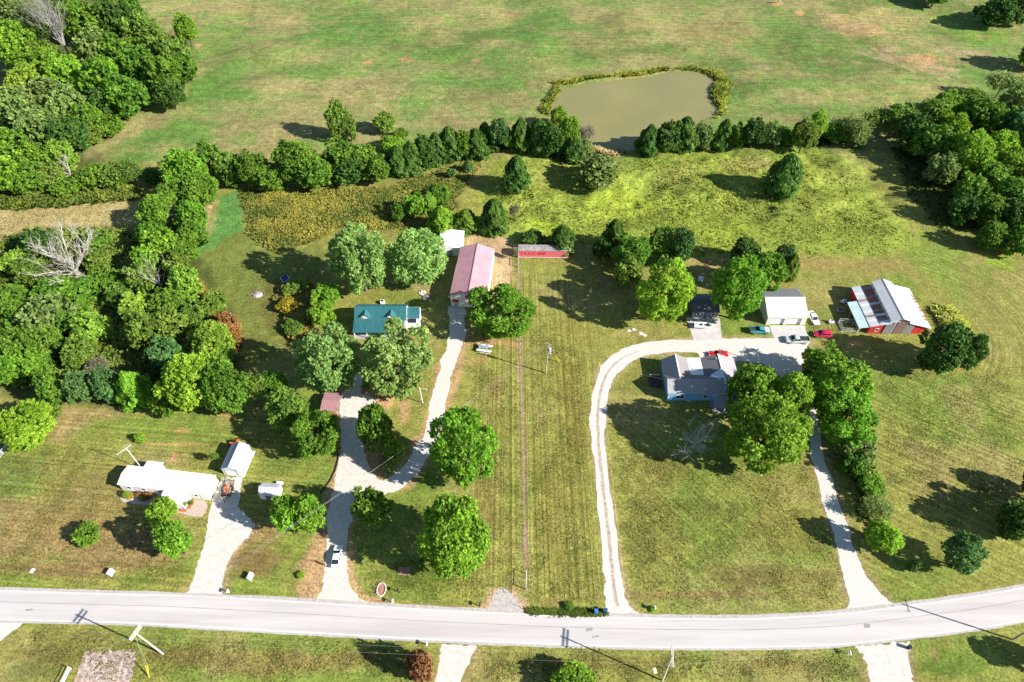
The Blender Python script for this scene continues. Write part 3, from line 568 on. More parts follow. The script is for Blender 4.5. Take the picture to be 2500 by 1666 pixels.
# ------------------------------------------------------------------ crowns and trunks (unit size, shared by many trees)
def leaves(P, N, size, r, tint, aspect=1.5):
    n = len(P); rn = r.normal(size=(n, 3)); N = N / (np.linalg.norm(N, axis=1, keepdims=True) + 1e-9)
    t = np.cross(N, rn); t /= np.linalg.norm(t, axis=1, keepdims=True) + 1e-9; b_ = np.cross(N, t)
    s = (size * r.lognormal(0, .32, n))[:, None]
    k = r.uniform(.25, .75, n)[:, None]
    a = P - t * s * aspect * .5; c = P + t * s * aspect * .5; up = N * s * .18
    v = np.stack([a, P + b_ * s * k - up, c, P - b_ * s * (1 - k) * .9 + up * .5], 1).reshape(-1, 3)
    f = np.arange(n * 4).reshape(n, 4)
    return v, f, tint
def rdir(r, n):
    v = r.normal(size=(n, 3)); return v / np.linalg.norm(v, axis=1, keepdims=True)
def crown_broad(seed, n=9500, lobes=30, size=.062, flat=.8, gap=.22, lr=(.20, .42), low=-.75, per=13, slen=.13, rag=(.70, 1.14)):
    """many leafy sprays spread over overlapping boughs"""
    r = np.random.default_rng(seed)
    d = rdir(r, 500); d = d[d[:, 2] > low]; L = []
    for q in d:
        if all(np.dot(q, w) < .80 for w in L): L.append(q)
        if len(L) >= lobes: break
    L = np.array(L); rad = r.uniform(*lr, len(L)); cen = L * (r.uniform(*rag, len(L)) - rad)[:, None]
    cen[:, 2] *= flat + .2
    lt = r.uniform(.25, .75, len(L))
    cen = np.vstack([cen, [[0, 0, -.05]]]); rad = np.append(rad, .62); lt = np.append(lt, .4)
    p = rad ** 2; p /= p.sum(); ns = n // per; Cs = []; Ds = []; Ts = []; got = 0
    while got < ns:
        k = r.choice(len(rad), ns, p=p); u = rdir(r, ns); out = cen[k] / (np.linalg.norm(cen[k], axis=1, keepdims=True) + .05)
        u = u + out * .6; u /= np.linalg.norm(u, axis=1, keepdims=True)
        rr = rad[k] * (1.02 - gap * r.random(ns) ** 1.6) * np.where(r.random(ns) < .07, 1.18, 1)
        q = cen[k] + u * rr[:, None]
        inside = np.zeros(ns, bool)
        for j in range(len(rad)): inside |= (np.linalg.norm(q - cen[j], axis=1) < rad[j] * .70) & (k != j)
        ok = (~inside) | (r.random(ns) < .05)
        dd = u * .8 + r.normal(0, .45, (ns, 3)) + np.array([0, 0, .25]); dd /= np.linalg.norm(dd, axis=1, keepdims=True)
        Cs.append(q[ok]); Ds.append(dd[ok]); Ts.append((lt[k] + r.normal(0, .2, ns))[ok]); got += ok.sum()
    Cs = np.concatenate(Cs)[:ns]; Ds = np.concatenate(Ds)[:ns]; Ts = np.concatenate(Ts)[:ns]
    i = np.repeat(np.arange(ns), per); m = len(i); t = r.random(m)[:, None]
    P = Cs[i] + Ds[i] * (t - .35) * slen * r.uniform(.6, 1.4, m)[:, None] + r.normal(0, slen * .30, (m, 3)) * (1.1 - t)
    N = Ds[i] * .35 + r.normal(0, .62, (m, 3)) + np.array([0, 0, .45])
    return np_mesh("crown", *leaves(P, N, size, r, np.clip(Ts[i] + r.normal(0, .14, m), 0, 1)))
def crown_cedar(seed, n=7500, size=.075, fat=.34):
    r = np.random.default_rng(seed); t = r.random(n) ** .75; a = r.uniform(0, 2 * np.pi, n)
    prof = np.where(t < fat, .80 + .20 * t / fat, np.clip((1 - t) / (1 - fat), 0, 1) ** .58)
    ph = r.uniform(0, 6, 4)
    lob = 1 + .16 * np.sin(a * 3 + t * 5 + ph[0]) + .13 * np.sin(a * 5 - t * 14 + ph[1]) + .10 * np.sin(a * 9 + t * 23 + ph[2])
    rr = prof * lob * (1 - .32 * r.random(n) ** 1.7) + .02
    P = np.stack([rr * np.cos(a), rr * np.sin(a), -1 + 2 * t + .05 * np.sin(a * 7 + ph[3]) ], 1)
    N = np.stack([np.cos(a), np.sin(a), np.full(n, .45)], 1) + r.normal(0, .5, (n, 3))
    T = np.clip(.5 + .9 * (lob - 1.0) + r.normal(0, .2, n), 0, 1)
    return np_mesh("crown", *leaves(P, N, size, r, T, 2.0))
def crown_wispy(seed, n=2600, size=.06):
    r = np.random.default_rng(seed); k = 22; d = rdir(r, k); d[:, 2] = np.abs(d[:, 2]) * .9 - .15; cen = d * r.uniform(.35, .95, k)[:, None]
    q = r.integers(0, k, n); P = cen[q] + r.normal(0, .17, (n, 3)) * np.array([1, 1, 1.2]); N = r.normal(size=(n, 3)) + np.array([0, 0, .4])
    return np_mesh("crown", *leaves(P, N, size, r, np.clip(r.normal(.5, .25, n), 0, 1), 2.4))
def trunk_mesh(seed, k, limbs=6, r0=.055, spread=.6, twig=0):
    r = random.Random(seed); mb = MB()
    z0 = -k; z1 = -.25; pts = [(0, 0, z0 - .03), (r.uniform(-.02, .02), r.uniform(-.02, .02), (z0 + z1) / 2), (r.uniform(-.05, .05), r.uniform(-.05, .05), z1)]
    mb.tube((0, 0, z0 - .05), (0, 0, z0 + .08), r0 * 1.5, r0 * 1.05, 7); mb.tube(pts[0], pts[1], r0 * 1.05, r0 * .85, 7, False); mb.tube(pts[1], pts[2], r0 * .85, r0 * .7, 7, False)
    for i in range(limbs):
        a = 6.28 * i / limbs + r.uniform(-.4, .4); s = spread * r.uniform(.7, 1.15)
        b0 = Vector(pts[1]).lerp(Vector(pts[2]), r.uniform(.2, 1)); m1 = b0 + Vector((math.cos(a) * s * .5, math.sin(a) * s * .5, r.uniform(.2, .45))); m2 = m1 + Vector((math.cos(a) * s * .5, math.sin(a) * s * .5, r.uniform(.2, .5)))
        mb.tube(b0, m1, r0 * .5, r0 * .3, 5, False); mb.tube(m1, m2, r0 * .3, r0 * .1, 5)
        for j in range(twig):
            c = m1.lerp(m2, r.random()); e = c + Vector((r.uniform(-.4, .4), r.uniform(-.4, .4), r.uniform(.05, .45))); mb.tube(c, e, r0 * .16, r0 * .04, 4)
    mb.tube(pts[2], (0, 0, .55), r0 * .6, r0 * .12, 5)
    return mb.mesh("trunk")
KB, KC, KS, KW = 1.22, 1.0, .86, 1.2
CROWN = {'B': [crown_broad(s, 12500, 34, .055, .82, .22, (.22, .40), -.75, 13, .13, (.82, 1.08)) for s in (1, 2, 3, 4, 5, 6)], 'C': [crown_cedar(s) for s in (11, 12, 13, 14)],
         'S': [crown_broad(s, 3900, 16, .105, .75, .35, (.34, .55), -.5, 10, .22) for s in (21, 22, 23, 24)],
         'W': [crown_wispy(s) for s in (31, 32, 33)], 'F': [crown_broad(s, 6500, 24, .08, .8, .35, (.20, .46), -.75, 12, .17) for s in (41, 42, 43, 44, 45)],
         'G': [crown_broad(s, 22000, 52, .043, .84, .24, (.20, .36), -.8, 14, .12, (.90, 1.06)) for s in (51, 52, 53)]}
KK = {'B': KB, 'C': KC, 'S': KS, 'W': KW, 'F': 1.12, 'G': 1.2}
TRUNK = {k: [trunk_mesh(100 + i + ord(k), KK[k], *( (7, .05, .6, 2) if k in 'BGF' else (4, .045, .3, 0) if k == 'C' else (6, .03, .55, 2) if k == 'S' else (9, .035, .75, 6))) for i in range(2)] for k in CROWN}
BARK = M("bark_brown", (.075,.058,.042), .95, .3, 3, .5, 10, spec=.1); BARKG = M("bark_grey", (.13,.125,.10), .95, .25, 3, .5, 10, spec=.1)
LM = {k: leaf_mat('leaf_' + k, a, c, t) for k, (a, c, t) in {
    'bright': ((0.109, 0.225, 0.018), (0.315, 0.538, 0.052), 0.50),
    'mid': ((0.072, 0.165, 0.017), (0.215, 0.38, 0.04), 0.46),
    'dark': ((0.034, 0.095, 0.015), (0.115, 0.215, 0.032), 0.38),
    'blue': ((0.045, 0.125, 0.03), (0.16, 0.305, 0.085), 0.40),
    'olive': ((0.09, 0.165, 0.022), (0.245, 0.37, 0.055), 0.46),
    'yellow': ((0.14, 0.255, 0.025), (0.40, 0.58, 0.08), 0.50),
    'gold': ((0.189, 0.175, 0.018), (0.51, 0.384, 0.039), 0.40),
    'rust': ((0.14, 0.08, 0.028), (0.40, 0.20, 0.075), 0.36),
    'silver': ((0.15, 0.27, 0.055), (0.44, 0.60, 0.18), 0.46),
    'grey': ((0.102, 0.1, 0.06), (0.3, 0.256, 0.182), 0.38),
    'sage': ((0.102, 0.169, 0.036), (0.285, 0.371, 0.098), 0.42),
    'cedar': ((0.032, 0.1, 0.017), (0.128, 0.23, 0.034), 0.35),
    'lime': ((0.152, 0.288, 0.018), (0.39, 0.589, 0.058), 0.50),
}.items()}
_cnt = [0]
def tree(name, kind, col, x, y, rx, ry, label, group=None, cat=None, k=None):
    """a plant whose crown middle shows at photo point (x,y) with half width rx and half height ry there"""
    kk = KK[kind]; b = rx / 9.0; Rm = b
    for _ in range(6):
        zc = kk * b; wx, wy = G(x, y, zc); D = depth(wx, wy, zc); ppm = FPX / D
        Rm = rx / ppm; phi = math.atan2(CAM_H - zc, math.hypot(wx, wy)); v = ry / ppm
        b = math.sqrt(max((v * v - (Rm * math.sin(phi)) ** 2), (.45 * Rm) ** 2 * math.cos(phi) ** 2)) / math.cos(phi)
        b = min(max(b, .55 * Rm), 2.3 * Rm)
    i = _cnt[0]; _cnt[0] += 1; rr = random.Random(i * 7 + 3)
    cat = cat or ('shrub' if kind == 'S' else 'tree')
    sx_ = rr.uniform(.93, 1.08); root = empty(name, (wx, wy, hz(wx, wy) if 150 < wy < 340 else 0), rr.uniform(0, 3.14), label, cat, group, (Rm * sx_, Rm * (2 - sx_), b))
    c = link_mesh("crown", rr.choice(CROWN[kind]), None, root); c.location = (0, 0, kk); c.rotation_euler = (0, 0, rr.uniform(0, 6.28))
    if not c.data.materials: c.data.materials.append(LM['mid'])
    c.material_slots[0].link = 'OBJECT'; c.material_slots[0].material = LM[col]
    t = link_mesh("trunk" if kind != 'S' else "stems", rr.choice(TRUNK[kind]), None, root); t.location = (0, 0, kk); t.rotation_euler = (0, 0, rr.uniform(0, 6.28))
    if not t.data.materials: t.data.materials.append(BARK)
    t.material_slots[0].link = 'OBJECT'; t.material_slots[0].material = BARKG if kind == 'W' or col in ('grey', 'silver') else BARK
    return root
# ------------------------------------------------------------------ trees and shrubs: kind, leaf, photo x, y, half width, half height, label
TL = "trees of the top left wood"; HR = "trees of the hedge left of the goldenrod"; CR = "cedars of the row before the pond"; RW = "trees of the right wood"; TH = "bushes of the left thicket"; DRV = "trees beside the right drive"; FR = "shade trees in the front yards"
BR, CE, SH = "broadleaf_tree", "cedar_tree", "shrub"
TREES = [
# top left wood
(BR,'F','sage',22,24,44,44,"pale grey-green tree in the very top left corner",TL),(BR,'F','dark',74,62,44,46,"dark green tree left of the tall grey leafless tree",TL),(BR,'F','mid',152,14,42,40,"green tree cut by the top edge above the leafless tree",TL),
(BR,'F','mid',200,48,46,48,"green tree right of the top of the grey leafless tree",TL),(BR,'F','sage',222,112,50,48,"grey-green tree right of the foot of the leafless tree",TL),(BR,'F','dark',272,32,46,50,"dark green tree at the top edge of the wood near the field",TL),(BR,'F','mid',310,20,34,40,"green tree at the top edge, rightmost of the wood",TL),
(BR,'F','mid',268,122,42,42,"mid green tree in the middle of the top left wood",TL),(BR,'F','bright',36,112,50,50,"bright green tree at the left edge below the corner",TL),(BR,'F','olive',104,128,36,36,"small olive tree left of the leafless trunk",TL),(BR,'F','bright',92,166,58,50,"broad bright tree below the leafless tree's left side",TL),
(BR,'F','bright',160,178,48,44,"bright yellow-tinged tree below the leafless trunk",TL),(BR,'F','bright',245,190,54,50,"large bright green tree in front of the wood's middle",TL),(BR,'F','mid',308,234,56,50,"rounded dark-sided tree at the wood's lower right edge",TL),(BR,'F','dark',252,250,42,40,"dark shaded tree left of the rounded edge tree",TL),
(BR,'F','mid',342,162,44,44,"green tree in the right arm of the wood, shadow to its left",TL),(BR,'F','mid',312,130,38,40,"green tree between the two arms of the wood",TL),(BR,'F','olive',346,74,48,50,"olive yellow tree at the field edge of the wood",TL),(BR,'F','olive',384,118,46,46,"pale olive tree in the right arm of the wood",TL),
(BR,'F','olive',428,142,42,46,"olive green tree at the outer right edge of the wood",TL),(BR,'F','mid',396,182,48,46,"full green tree above the gap in the wood",TL),(BR,'F','mid',446,168,30,34,"small green tree at the wood's rightmost edge",TL),(BR,'B','bright',452,66,29,36,"lone rounded bright green tree standing out from the wood",None),
(BR,'B','dark',415,230,42,36,"dark green tree at the tip of the wood's right arm",TL),(BR,'F','yellow',54,206,44,44,"yellow-green tree at the left of the wood's middle",TL),(BR,'F','sage',112,238,58,54,"wide grey-green tree in the left half of the wood",TL),(BR,'F','sage',40,266,58,56,"grey-green tree at the left edge, halfway down the wood",TL),
(BR,'F','sage',158,262,52,50,"grey-green tree beside the wide one, toward the field",TL),(BR,'F','mid',206,288,42,40,"mid green tree at the lower right slope of the wood",TL),(SH,'S','mid',258,304,38,28,"low green shrubs' biggest clump at the wood's field edge",TL),(BR,'F','sage',90,312,58,52,"lower grey-green tree in the left wood",TL),
(BR,'F','dark',162,326,48,44,"dark tree at the bottom of the grey-green stand",TL),(SH,'S','olive',218,330,34,26,"olive shrub at the bottom right corner of the wood",TL),(BR,'F','bright',20,362,50,46,"bright green tree at the left edge below the grey-green trees",TL),(BR,'F','bright',74,382,42,40,"bright tree left of the yellow-topped one",TL),
(BR,'F','bright',18,420,52,46,"bright green tree at the left edge above the dry grass",TL),(BR,'F','mid',66,430,42,38,"mid green tree second from the left edge above the dry grass",TL),(BR,'F','yellow',146,380,38,36,"yellow-topped tree above the small bleached dead tree",TL),(SH,'S','olive',118,430,36,32,"olive bush left of the small bleached dead tree",TL),
(SH,'S','mid',160,456,36,24,"low bush under the small bleached dead tree",TL),(SH,'S','mid',224,434,38,32,"bush right of the small bleached dead tree",TL),(SH,'S','olive',276,428,40,34,"olive bush between the dead tree and the hedge",TL),(SH,'W','olive',316,420,34,32,"thin twiggy bush at the left of the hedge",TL),
# hedge between woods and goldenrod
(SH,'S','dark',370,432,22,24,"small dark bush at the left foot of the big hedge tree",HR),(BR,'B','bright',452,416,60,54,"big bright tree in the upper left of the hedge",HR),(BR,'B','mid',508,392,46,44,"rounded tree behind the big bright hedge tree",HR),(BR,'F','olive',556,406,38,40,"olive tree right of the big bright hedge tree",HR),
(BR,'B','mid',482,468,48,46,"full green tree at the top of the mown strip",HR),(BR,'F','mid',424,478,44,42,"green tree in the hedge left of the mown strip's top",HR),(BR,'B','bright',382,514,44,44,"bright tree above the hedge's dark shadow",HR),(BR,'F','bright',470,526,38,42,"bright tree beside the mown strip",HR),
(SH,'W','grey',425,528,30,30,"grey twiggy bush inside the hedge",HR),(BR,'B','mid',610,410,42,42,"round green tree above the goldenrod's left corner",HR),(BR,'F','mid',655,432,40,34,"green tree along the top of the goldenrod field",HR),(BR,'B','mid',718,392,58,54,"big green tree in the hedge above the goldenrod",HR),
(BR,'F','mid',768,424,46,42,"green tree in front of the hedge's biggest green tree",HR),(BR,'F','mid',832,384,46,42,"green tree below the reddish-topped tree",HR),(BR,'F','olive',822,294,30,44,"reddish-topped tree standing in the field above the hedge",None),(BR,'F','olive',852,312,20,30,"small grey-pink tree right of the reddish-topped one",None),
(SH,'S','olive',938,302,27,27,"round olive bush alone in the field with its shadow",None),(SH,'S','mid',978,328,17,16,"small round bush right of the lone olive bush",None),(SH,'S','bright',954,350,28,22,"bright bush at the back of the hedge below the olive bush",HR),(BR,'F','mid',878,386,44,38,"green tree in the hedge left of the cedar row",HR),
(BR,'F','dark',850,418,42,34,"dark green bush-like tree at the hedge's front",HR),(BR,'F','mid',920,412,40,36,"green tree where the hedge meets the cedar row",HR),
# cedar row
(CE,'C','cedar',972,392,30,36,"first dark cedar from the hedge in the row",CR),(CE,'C','cedar',1004,384,31,38,"second dark cedar from the hedge",CR),(BR,'F','dark',1036,372,30,38,"third dark tree from the hedge, rounder than the cedars",CR),(CE,'C','cedar',1064,362,27,36,"third cedar from the hedge, slightly behind",CR),
(CE,'C','cedar',1096,352,31,40,"fourth cedar from the hedge with a pointed top",CR),(BR,'F','mid',1130,352,28,36,"lighter rounded tree in the middle of the row",CR),(CE,'C','dark',1162,352,30,36,"dark cedar right of the lighter one",CR),(CE,'C','cedar',1184,332,20,30,"narrow cedar behind the row left of the bluish tree",CR),
(BR,'B','blue',1220,330,28,36,"rounded blue-green tree in the cedar row",CR),(CE,'C','cedar',1271,334,27,38,"lone-looking cedar right of the blue-green tree",CR),(CE,'C','cedar',1316,336,34,40,"broad dark cedar left of the pond",CR),(BR,'F','dark',1350,344,31,40,"dark rounded tree in front of the bright pondside tree",CR),
(BR,'B','lime',1366,284,24,24,"lime green willow-like tree at the pond's left corner",None),(BR,'B','bright',1390,322,27,46,"tall bright green tree at the pond's edge",CR),(CE,'C','dark',1402,364,27,30,"dark cedar below the tall bright tree",CR),(SH,'W','grey',1430,330,22,26,"pale pinkish leafless shrub on the pond bank",None),(SH,'S','sage',1430,366,22,24,"grey-green shrub under the pale leafless shrub",None),
(CE,'C','cedar',1586,342,28,36,"leftmost cedar right of the pond's near tip",CR),(BR,'F','dark',1634,332,31,40,"tall dark tree second right of the pond's tip",CR),(CE,'C','cedar',1672,326,31,40,"cedar right of the tall dark one by the pond",CR),(BR,'F','sage',1718,330,26,30,"pale grey-green tree among the cedars right of the pond",CR),
(CE,'C','dark',1768,326,24,36,"dark pointed cedar right of the pale tree",CR),(BR,'F','mid',1803,330,23,30,"green tree between two dark cedars",CR),(BR,'B','dark',1842,326,31,36,"dark rounded tree right of the pond",CR),(BR,'F','sage',1884,332,26,28,"dull green tree right of the dark rounded tree",CR),
(SH,'S','mid',1912,334,20,24,"small green bush in the row left of the yellow-topped tree",CR),(SH,'S','dark',1936,338,18,22,"dark bush at the left of the yellow-topped tree",CR),(BR,'B','olive',1966,330,32,40,"olive tree at the right end of the cedar row",CR),(BR,'B','lime',1998,302,24,36,"yellow-green topped tree at the right end of the cedar row",CR),
(SH,'S','mid',2040,326,28,26,"green bush right of the yellow-green topped tree",CR),(SH,'W','sage',2092,318,38,34,"grey leafless thicket bush right of the row",RW),(SH,'S','sage',2092,336,32,24,"grey-green bush under the grey leafless thicket",RW),(SH,'W','olive',2142,296,42,30,"olive twiggy bush at the left tip of the right wood",RW),
# low growth between the row's trees
(SH,'S','mid',988,410,20,16,"low bush between the first two cedars from the hedge",CR),(SH,'S','dark',1052,392,18,16,"low dark bush left of the pointed fourth cedar",CR),(SH,'S','mid',1112,376,20,17,"low bush right of the pointed fourth cedar",CR),(SH,'S','olive',1146,374,16,13,"small olive bush under the lighter rounded tree",CR),(SH,'S','dark',1200,358,20,18,"low dark bush left of the blue-green tree",CR),(BR,'F','mid',1244,346,18,24,"small green tree between the blue-green tree and the next cedar",CR),(SH,'S','mid',1294,356,18,15,"low bush left of the broad dark cedar",CR),(SH,'S','bright',1376,356,18,20,"bright low bush under the tall bright pondside tree",CR),
(SH,'S','mid',1610,356,20,15,"low bush between the two leftmost trees right of the pond",CR),(SH,'S','olive',1694,348,18,15,"olive low bush left of the pale tree in the row",CR),(SH,'S','mid',1744,346,18,15,"low bush right of the pale tree in the row",CR),(SH,'S','dark',1822,344,18,15,"low dark bush left of the dark rounded tree",CR),(SH,'S','mid',1862,346,16,13,"low bush right of the dark rounded tree",CR),(BR,'F','olive',890,402,30,26,"olive tree at the hedge's right end",HR),(BR,'F','mid',575,430,28,24,"small green tree at the goldenrod's upper left corner",HR),(BR,'F','bright',688,420,30,28,"bright tree in the hedge left of its biggest green tree",HR),(BR,'F','olive',796,404,30,28,"olive tree in the hedge right of its biggest green tree",HR),
# right wood
(BR,'F','olive',2200,290,40,38,"dark tree at the left tip of the right wood",RW),(BR,'F','dark',2232,322,44,44,"dark shaded tree in the right wood's left corner",RW),(BR,'F','olive',2282,276,38,38,"olive tree on the field side of the right wood",RW),(BR,'F','yellow',2318,258,38,36,"yellow-green tree on the field side of the right wood",RW),
(BR,'F','olive',2368,250,42,38,"olive tree behind the yellow-green one",RW),(BR,'F','mid',2384,280,40,40,"green tree in the upper middle of the right wood",RW),(BR,'B','lime',2328,308,36,36,"bright lime tree in the upper left of the right wood",RW),(BR,'F','mid',2272,348,44,46,"mid green tree left of the lime ones",RW),
(BR,'B','lime',2372,374,54,54,"largest lime green tree in the right wood",RW),(BR,'F','bright',2316,364,42,42,"bright tree left of the largest lime tree",RW),(BR,'F','sage',2302,414,42,40,"grey-green tree below the lime trees",RW),(BR,'B','lime',2446,352,38,38,"lime tree right of the largest lime tree",RW),
(BR,'F','mid',2430,292,42,40,"dark tree above the right lime tree",RW),(BR,'F','sage',2482,256,44,44,"dark tree at the right edge high in the wood",RW),(BR,'F','blue',2482,310,42,44,"bluish tree at the right edge of the wood",RW),(SH,'W','sage',2450,204,44,34,"pale feathery grey tree at the top of the right wood",RW),
(BR,'F','bright',2466,402,46,46,"bluish green tree at the right edge below the lime trees",RW),(BR,'F','mid',2414,428,42,42,"green tree below the largest lime tree",RW),(BR,'F','mid',2374,466,42,42,"dark shaded tree in the lower right wood",RW),(BR,'F','mid',2466,470,46,46,"dark tree at the right edge, low in the wood",RW),
(BR,'F','mid',2420,512,42,42,"dark tree low in the wood, second from the edge",RW),(BR,'F','dark',2486,528,44,44,"lowest dark tree at the right edge",RW),(BR,'F','mid',2430,576,38,36,"green tree at the bottom corner of the right wood",RW),(BR,'F','mid',2486,588,36,38,"green tree at the right edge at the wood's foot",RW),
(BR,'F','dark',2356,510,38,38,"dark tree at the lower left front of the right wood",RW),(BR,'F','mid',2545,340,50,50,"tree of the right wood just beyond the right edge",RW),(BR,'F','mid',2550,440,50,50,"tree of the right wood cut off by the right edge",RW),(BR,'F','mid',2555,540,48,48,"tree beyond the right edge at the wood's foot",RW),
(BR,'F','dark',2440,22,46,34,"dark tree in the top right corner",RW),(BR,'F','dark',2492,16,40,34,"dark tree at the right end of the top edge",RW),(BR,'F','mid',2540,120,40,40,"tree beyond the right edge of the far field",RW),(BR,'F','mid',2290,-20,40,30,"tree above the top edge casting the top shadow",RW),
# meadow and grove behind the long building
(CE,'C','cedar',1917,430,40,50,"large lone cedar in the meadow with a long shadow",None),(CE,'C','cedar',1260,432,31,40,"lone cedar in the meadow near the goldenrod",None),(SH,'S','sage',1456,420,50,42,"big grey-green willow shrub in the meadow",None),(SH,'S','blue',1102,424,11,13,"left one of two small blue-green bushes in the goldenrod",None),(SH,'S','blue',1141,408,12,15,"right one of two small blue-green bushes in the goldenrod",None),
(SH,'S','mid',974,520,18,22,"small upright green bush left in the grove",None),(BR,'F','bright',1018,500,30,30,"bright young tree in the grove behind the long building",None),(BR,'F','yellow',1050,496,18,26,"yellowish young tree in the grove",None),(BR,'F','mid',1070,472,32,26,"darker bush at the back of the grove",None),
(CE,'C','bright',1078,536,32,34,"yellow-green cedar behind the white back shed",None),(CE,'C','mid',1136,538,32,30,"low dark cedar between the yellow-green and the pointed one",None),(CE,'C','cedar',1206,528,34,42,"pointed dark cedar right of the white back shed",None),(SH,'W','grey',1256,520,14,18,"small purplish bare shrub at the meadow's left edge",None),
(SH,'S','dark',1302,586,32,20,"dark bush behind the red trailer's left end",None),(CE,'C','dark',1374,582,33,34,"dark cedar behind the red trailer's right end",None),(SH,'W','grey',1258,618,9,15,"brownish bare bush at the red trailer's left corner",None),
# grove right of the red trailer
(CE,'C','cedar',1500,576,30,40,"dark pointed cedar at the back of the middle grove",None),(BR,'F','dark',1470,608,26,30,"dark tree at the left of the middle grove",None),(BR,'B','mid',1540,616,48,46,"rounded green tree in the middle grove",None),(BR,'F','olive',1535,664,38,42,"olive cedar-like tree at the middle grove's front",None),
(BR,'F','olive',1624,598,46,44,"olive tree at the back of the middle grove",None),(BR,'B','blue',1664,600,30,44,"dark blue-green tree at the right back of the middle grove",None),(BR,'G','lime',1626,714,72,78,"big yellow-green maple left of the dark blue shed",None),
(BR,'F','dark',1824,614,36,36,"dark tree behind the maple by the garage",None),(BR,'B','mid',1874,660,48,52,"green tree between the maple and the garage",None),(BR,'G','bright',1806,704,64,78,"big bright maple between the blue shed and the garage",None),(BR,'B','blue',1917,626,25,34,"round dark blue-green tree behind the garage",None),(CE,'C','olive',1932,652,20,32,"olive cedar behind the garage",None),(SH,'W','grey',1810,606,14,20,"grey bare shrub behind the bright maple",None),
(BR,'B','dark',2310,850,62,66,"big dark round tree right of the barn",None),(BR,'B','dark',2362,852,42,50,"dark tree joined to the right of the big round one",None),
# yards: left and middle houses
(BR,'G','silver',876,628,72,86,"pale silver-leaved maple left of the teal-roofed house's back yard",FR),(BR,'G','silver',1020,628,76,70,"silver-leaved maple beside the long pink-roofed building",FR),(BR,'G','bright',1223,760,82,72,"broad bright maple in front of the long pink-roofed building",FR),
(BR,'G','silver',797,880,76,88,"round pale maple left in front of the teal-roofed house",FR),(BR,'G','silver',966,876,92,92,"large pale green maple hiding the teal-roofed house's porch",FR),(BR,'F','bright',796,722,36,34,"bright bush-like tree left of the teal-roofed house",None),(BR,'F','bright',782,768,34,34,"lower bright bush-like tree beside the teal-roofed house",None),(SH,'S','olive',722,700,28,22,"olive shrub near the small blue-roofed hut",None),
(SH,'S','gold',700,745,24,20,"golden weedy shrub right of the fire pit",None),(SH,'S','olive',716,800,26,20,"olive shrub at the left of the round pale maple",None),
(BR,'B','olive',702,1000,58,56,"olive maple left of the pink carport",FR),(BR,'G','mid',768,1060,62,62,"dark round maple below the pink carport",FR),(BR,'B','mid',668,935,32,36,"small upright green tree left of the olive maple",None),(SH,'W','olive',624,952,34,40,"thin olive twiggy tree left of the small upright one",None),
(BR,'B','mid',916,1046,50,64,"open-crowned tree between the sandy drive and the gravel drive",FR),(BR,'F','bright',968,1102,22,24,"low hanging bough-like sapling by the wires",None),(BR,'G','bright',1133,1092,82,96,"tall bright maple left of the fence line",FR),(BR,'F','mid',902,1238,44,50,"small dark green tree beside the sandy drive",FR),(BR,'G','bright',1106,1312,94,98,"big round yellow-green maple near the road",FR),
(BR,'B','bright',702,1256,40,48,"left one of two bright trees beside the small grey shed",FR),(BR,'B','bright',752,1252,38,50,"right one of two bright trees beside the small grey shed",FR),(BR,'F','bright',394,1246,34,34,"bright small tree in front of the mobile home",FR),(BR,'B','bright',424,1318,42,50,"bright bushy tree on the lawn below the mobile home",FR),
(SH,'S','mid',212,1302,31,28,"clipped round bush alone on the left lawn",None),(SH,'W','olive',522,1116,12,16,"thin young tree left of the white gable shed",None),(SH,'S','lime',341,1070,13,13,"tiny lime sapling on the left lawn",None),(BR,'B','lime',58,1038,68,56,"large bright lime bush at the left edge",None),(SH,'S','olive',112,994,36,26,"olive bush behind the large lime bush",None),
(BR,'B','mid',122,946,40,46,"leftmost tree of the short row behind the left lawn",None),(BR,'B','blue',192,944,38,46,"second bluish tree of the short row behind the left lawn",None),(BR,'B','blue',256,938,38,46,"third bluish tree of the short row behind the left lawn",None),(CE,'C','bright',324,948,38,48,"yellow-green cedar at the right of the short row",None),
# left thicket
(BR,'B','lime',462,930,72,78,"big yellow-green tree at the front of the left thicket",TH),(BR,'B','mid',548,948,58,66,"big dark green tree right of the thicket's yellow-green one",TH),(BR,'F','mid',398,972,40,42,"green bush-like tree left of the thicket's big yellow-green tree",TH),(BR,'B','yellow',516,824,52,48,"pale yellow-topped tree in the thicket",TH),(BR,'F','mid',520,872,52,40,"green tree under the pale yellow-topped one",TH),
(BR,'F','blue',400,866,44,42,"bluish tree in the middle of the thicket",TH),(BR,'F','olive',348,804,46,52,"feathery olive tree in the thicket",TH),(BR,'F','olive',418,796,44,44,"olive tree right of the feathery one",TH),(BR,'F','olive',466,768,34,32,"olive bush above the pale yellow-topped tree",TH),(BR,'F','mid',404,744,46,42,"dark green tree in the upper thicket",TH),
(BR,'F','yellow',336,750,40,38,"yellow-green bush left of the upper dark green tree",TH),(SH,'S','olive',288,718,38,32,"olive bush below the great dead tree's right side",TH),(BR,'F','yellow',450,690,40,42,"yellow-green tree at the edge of the mown yard",TH),(BR,'F','olive',344,676,40,38,"olive tree left of the small white bare tree",TH),(BR,'F','olive',432,648,38,36,"olive tree above the small white bare tree",TH),
(BR,'F','bright',362,632,40,38,"bright tree right of the great dead tree",TH),(BR,'F','mid',442,612,34,32,"green tree where hedge and thicket meet",TH),(BR,'F','bright',398,596,44,42,"bright tree in the hedge below its dark shadow",TH),(BR,'F','mid',470,574,36,34,"green tree beside the bend of the mown strip",TH),(BR,'F','mid',366,572,38,34,"green tree in the hedge above the great dead tree's level",TH),
(SH,'S','olive',520,742,34,28,"olive brush by the mown yard",TH),(SH,'S','rust',556,790,22,30,"rust-coloured brush at the mown yard's edge",TH),
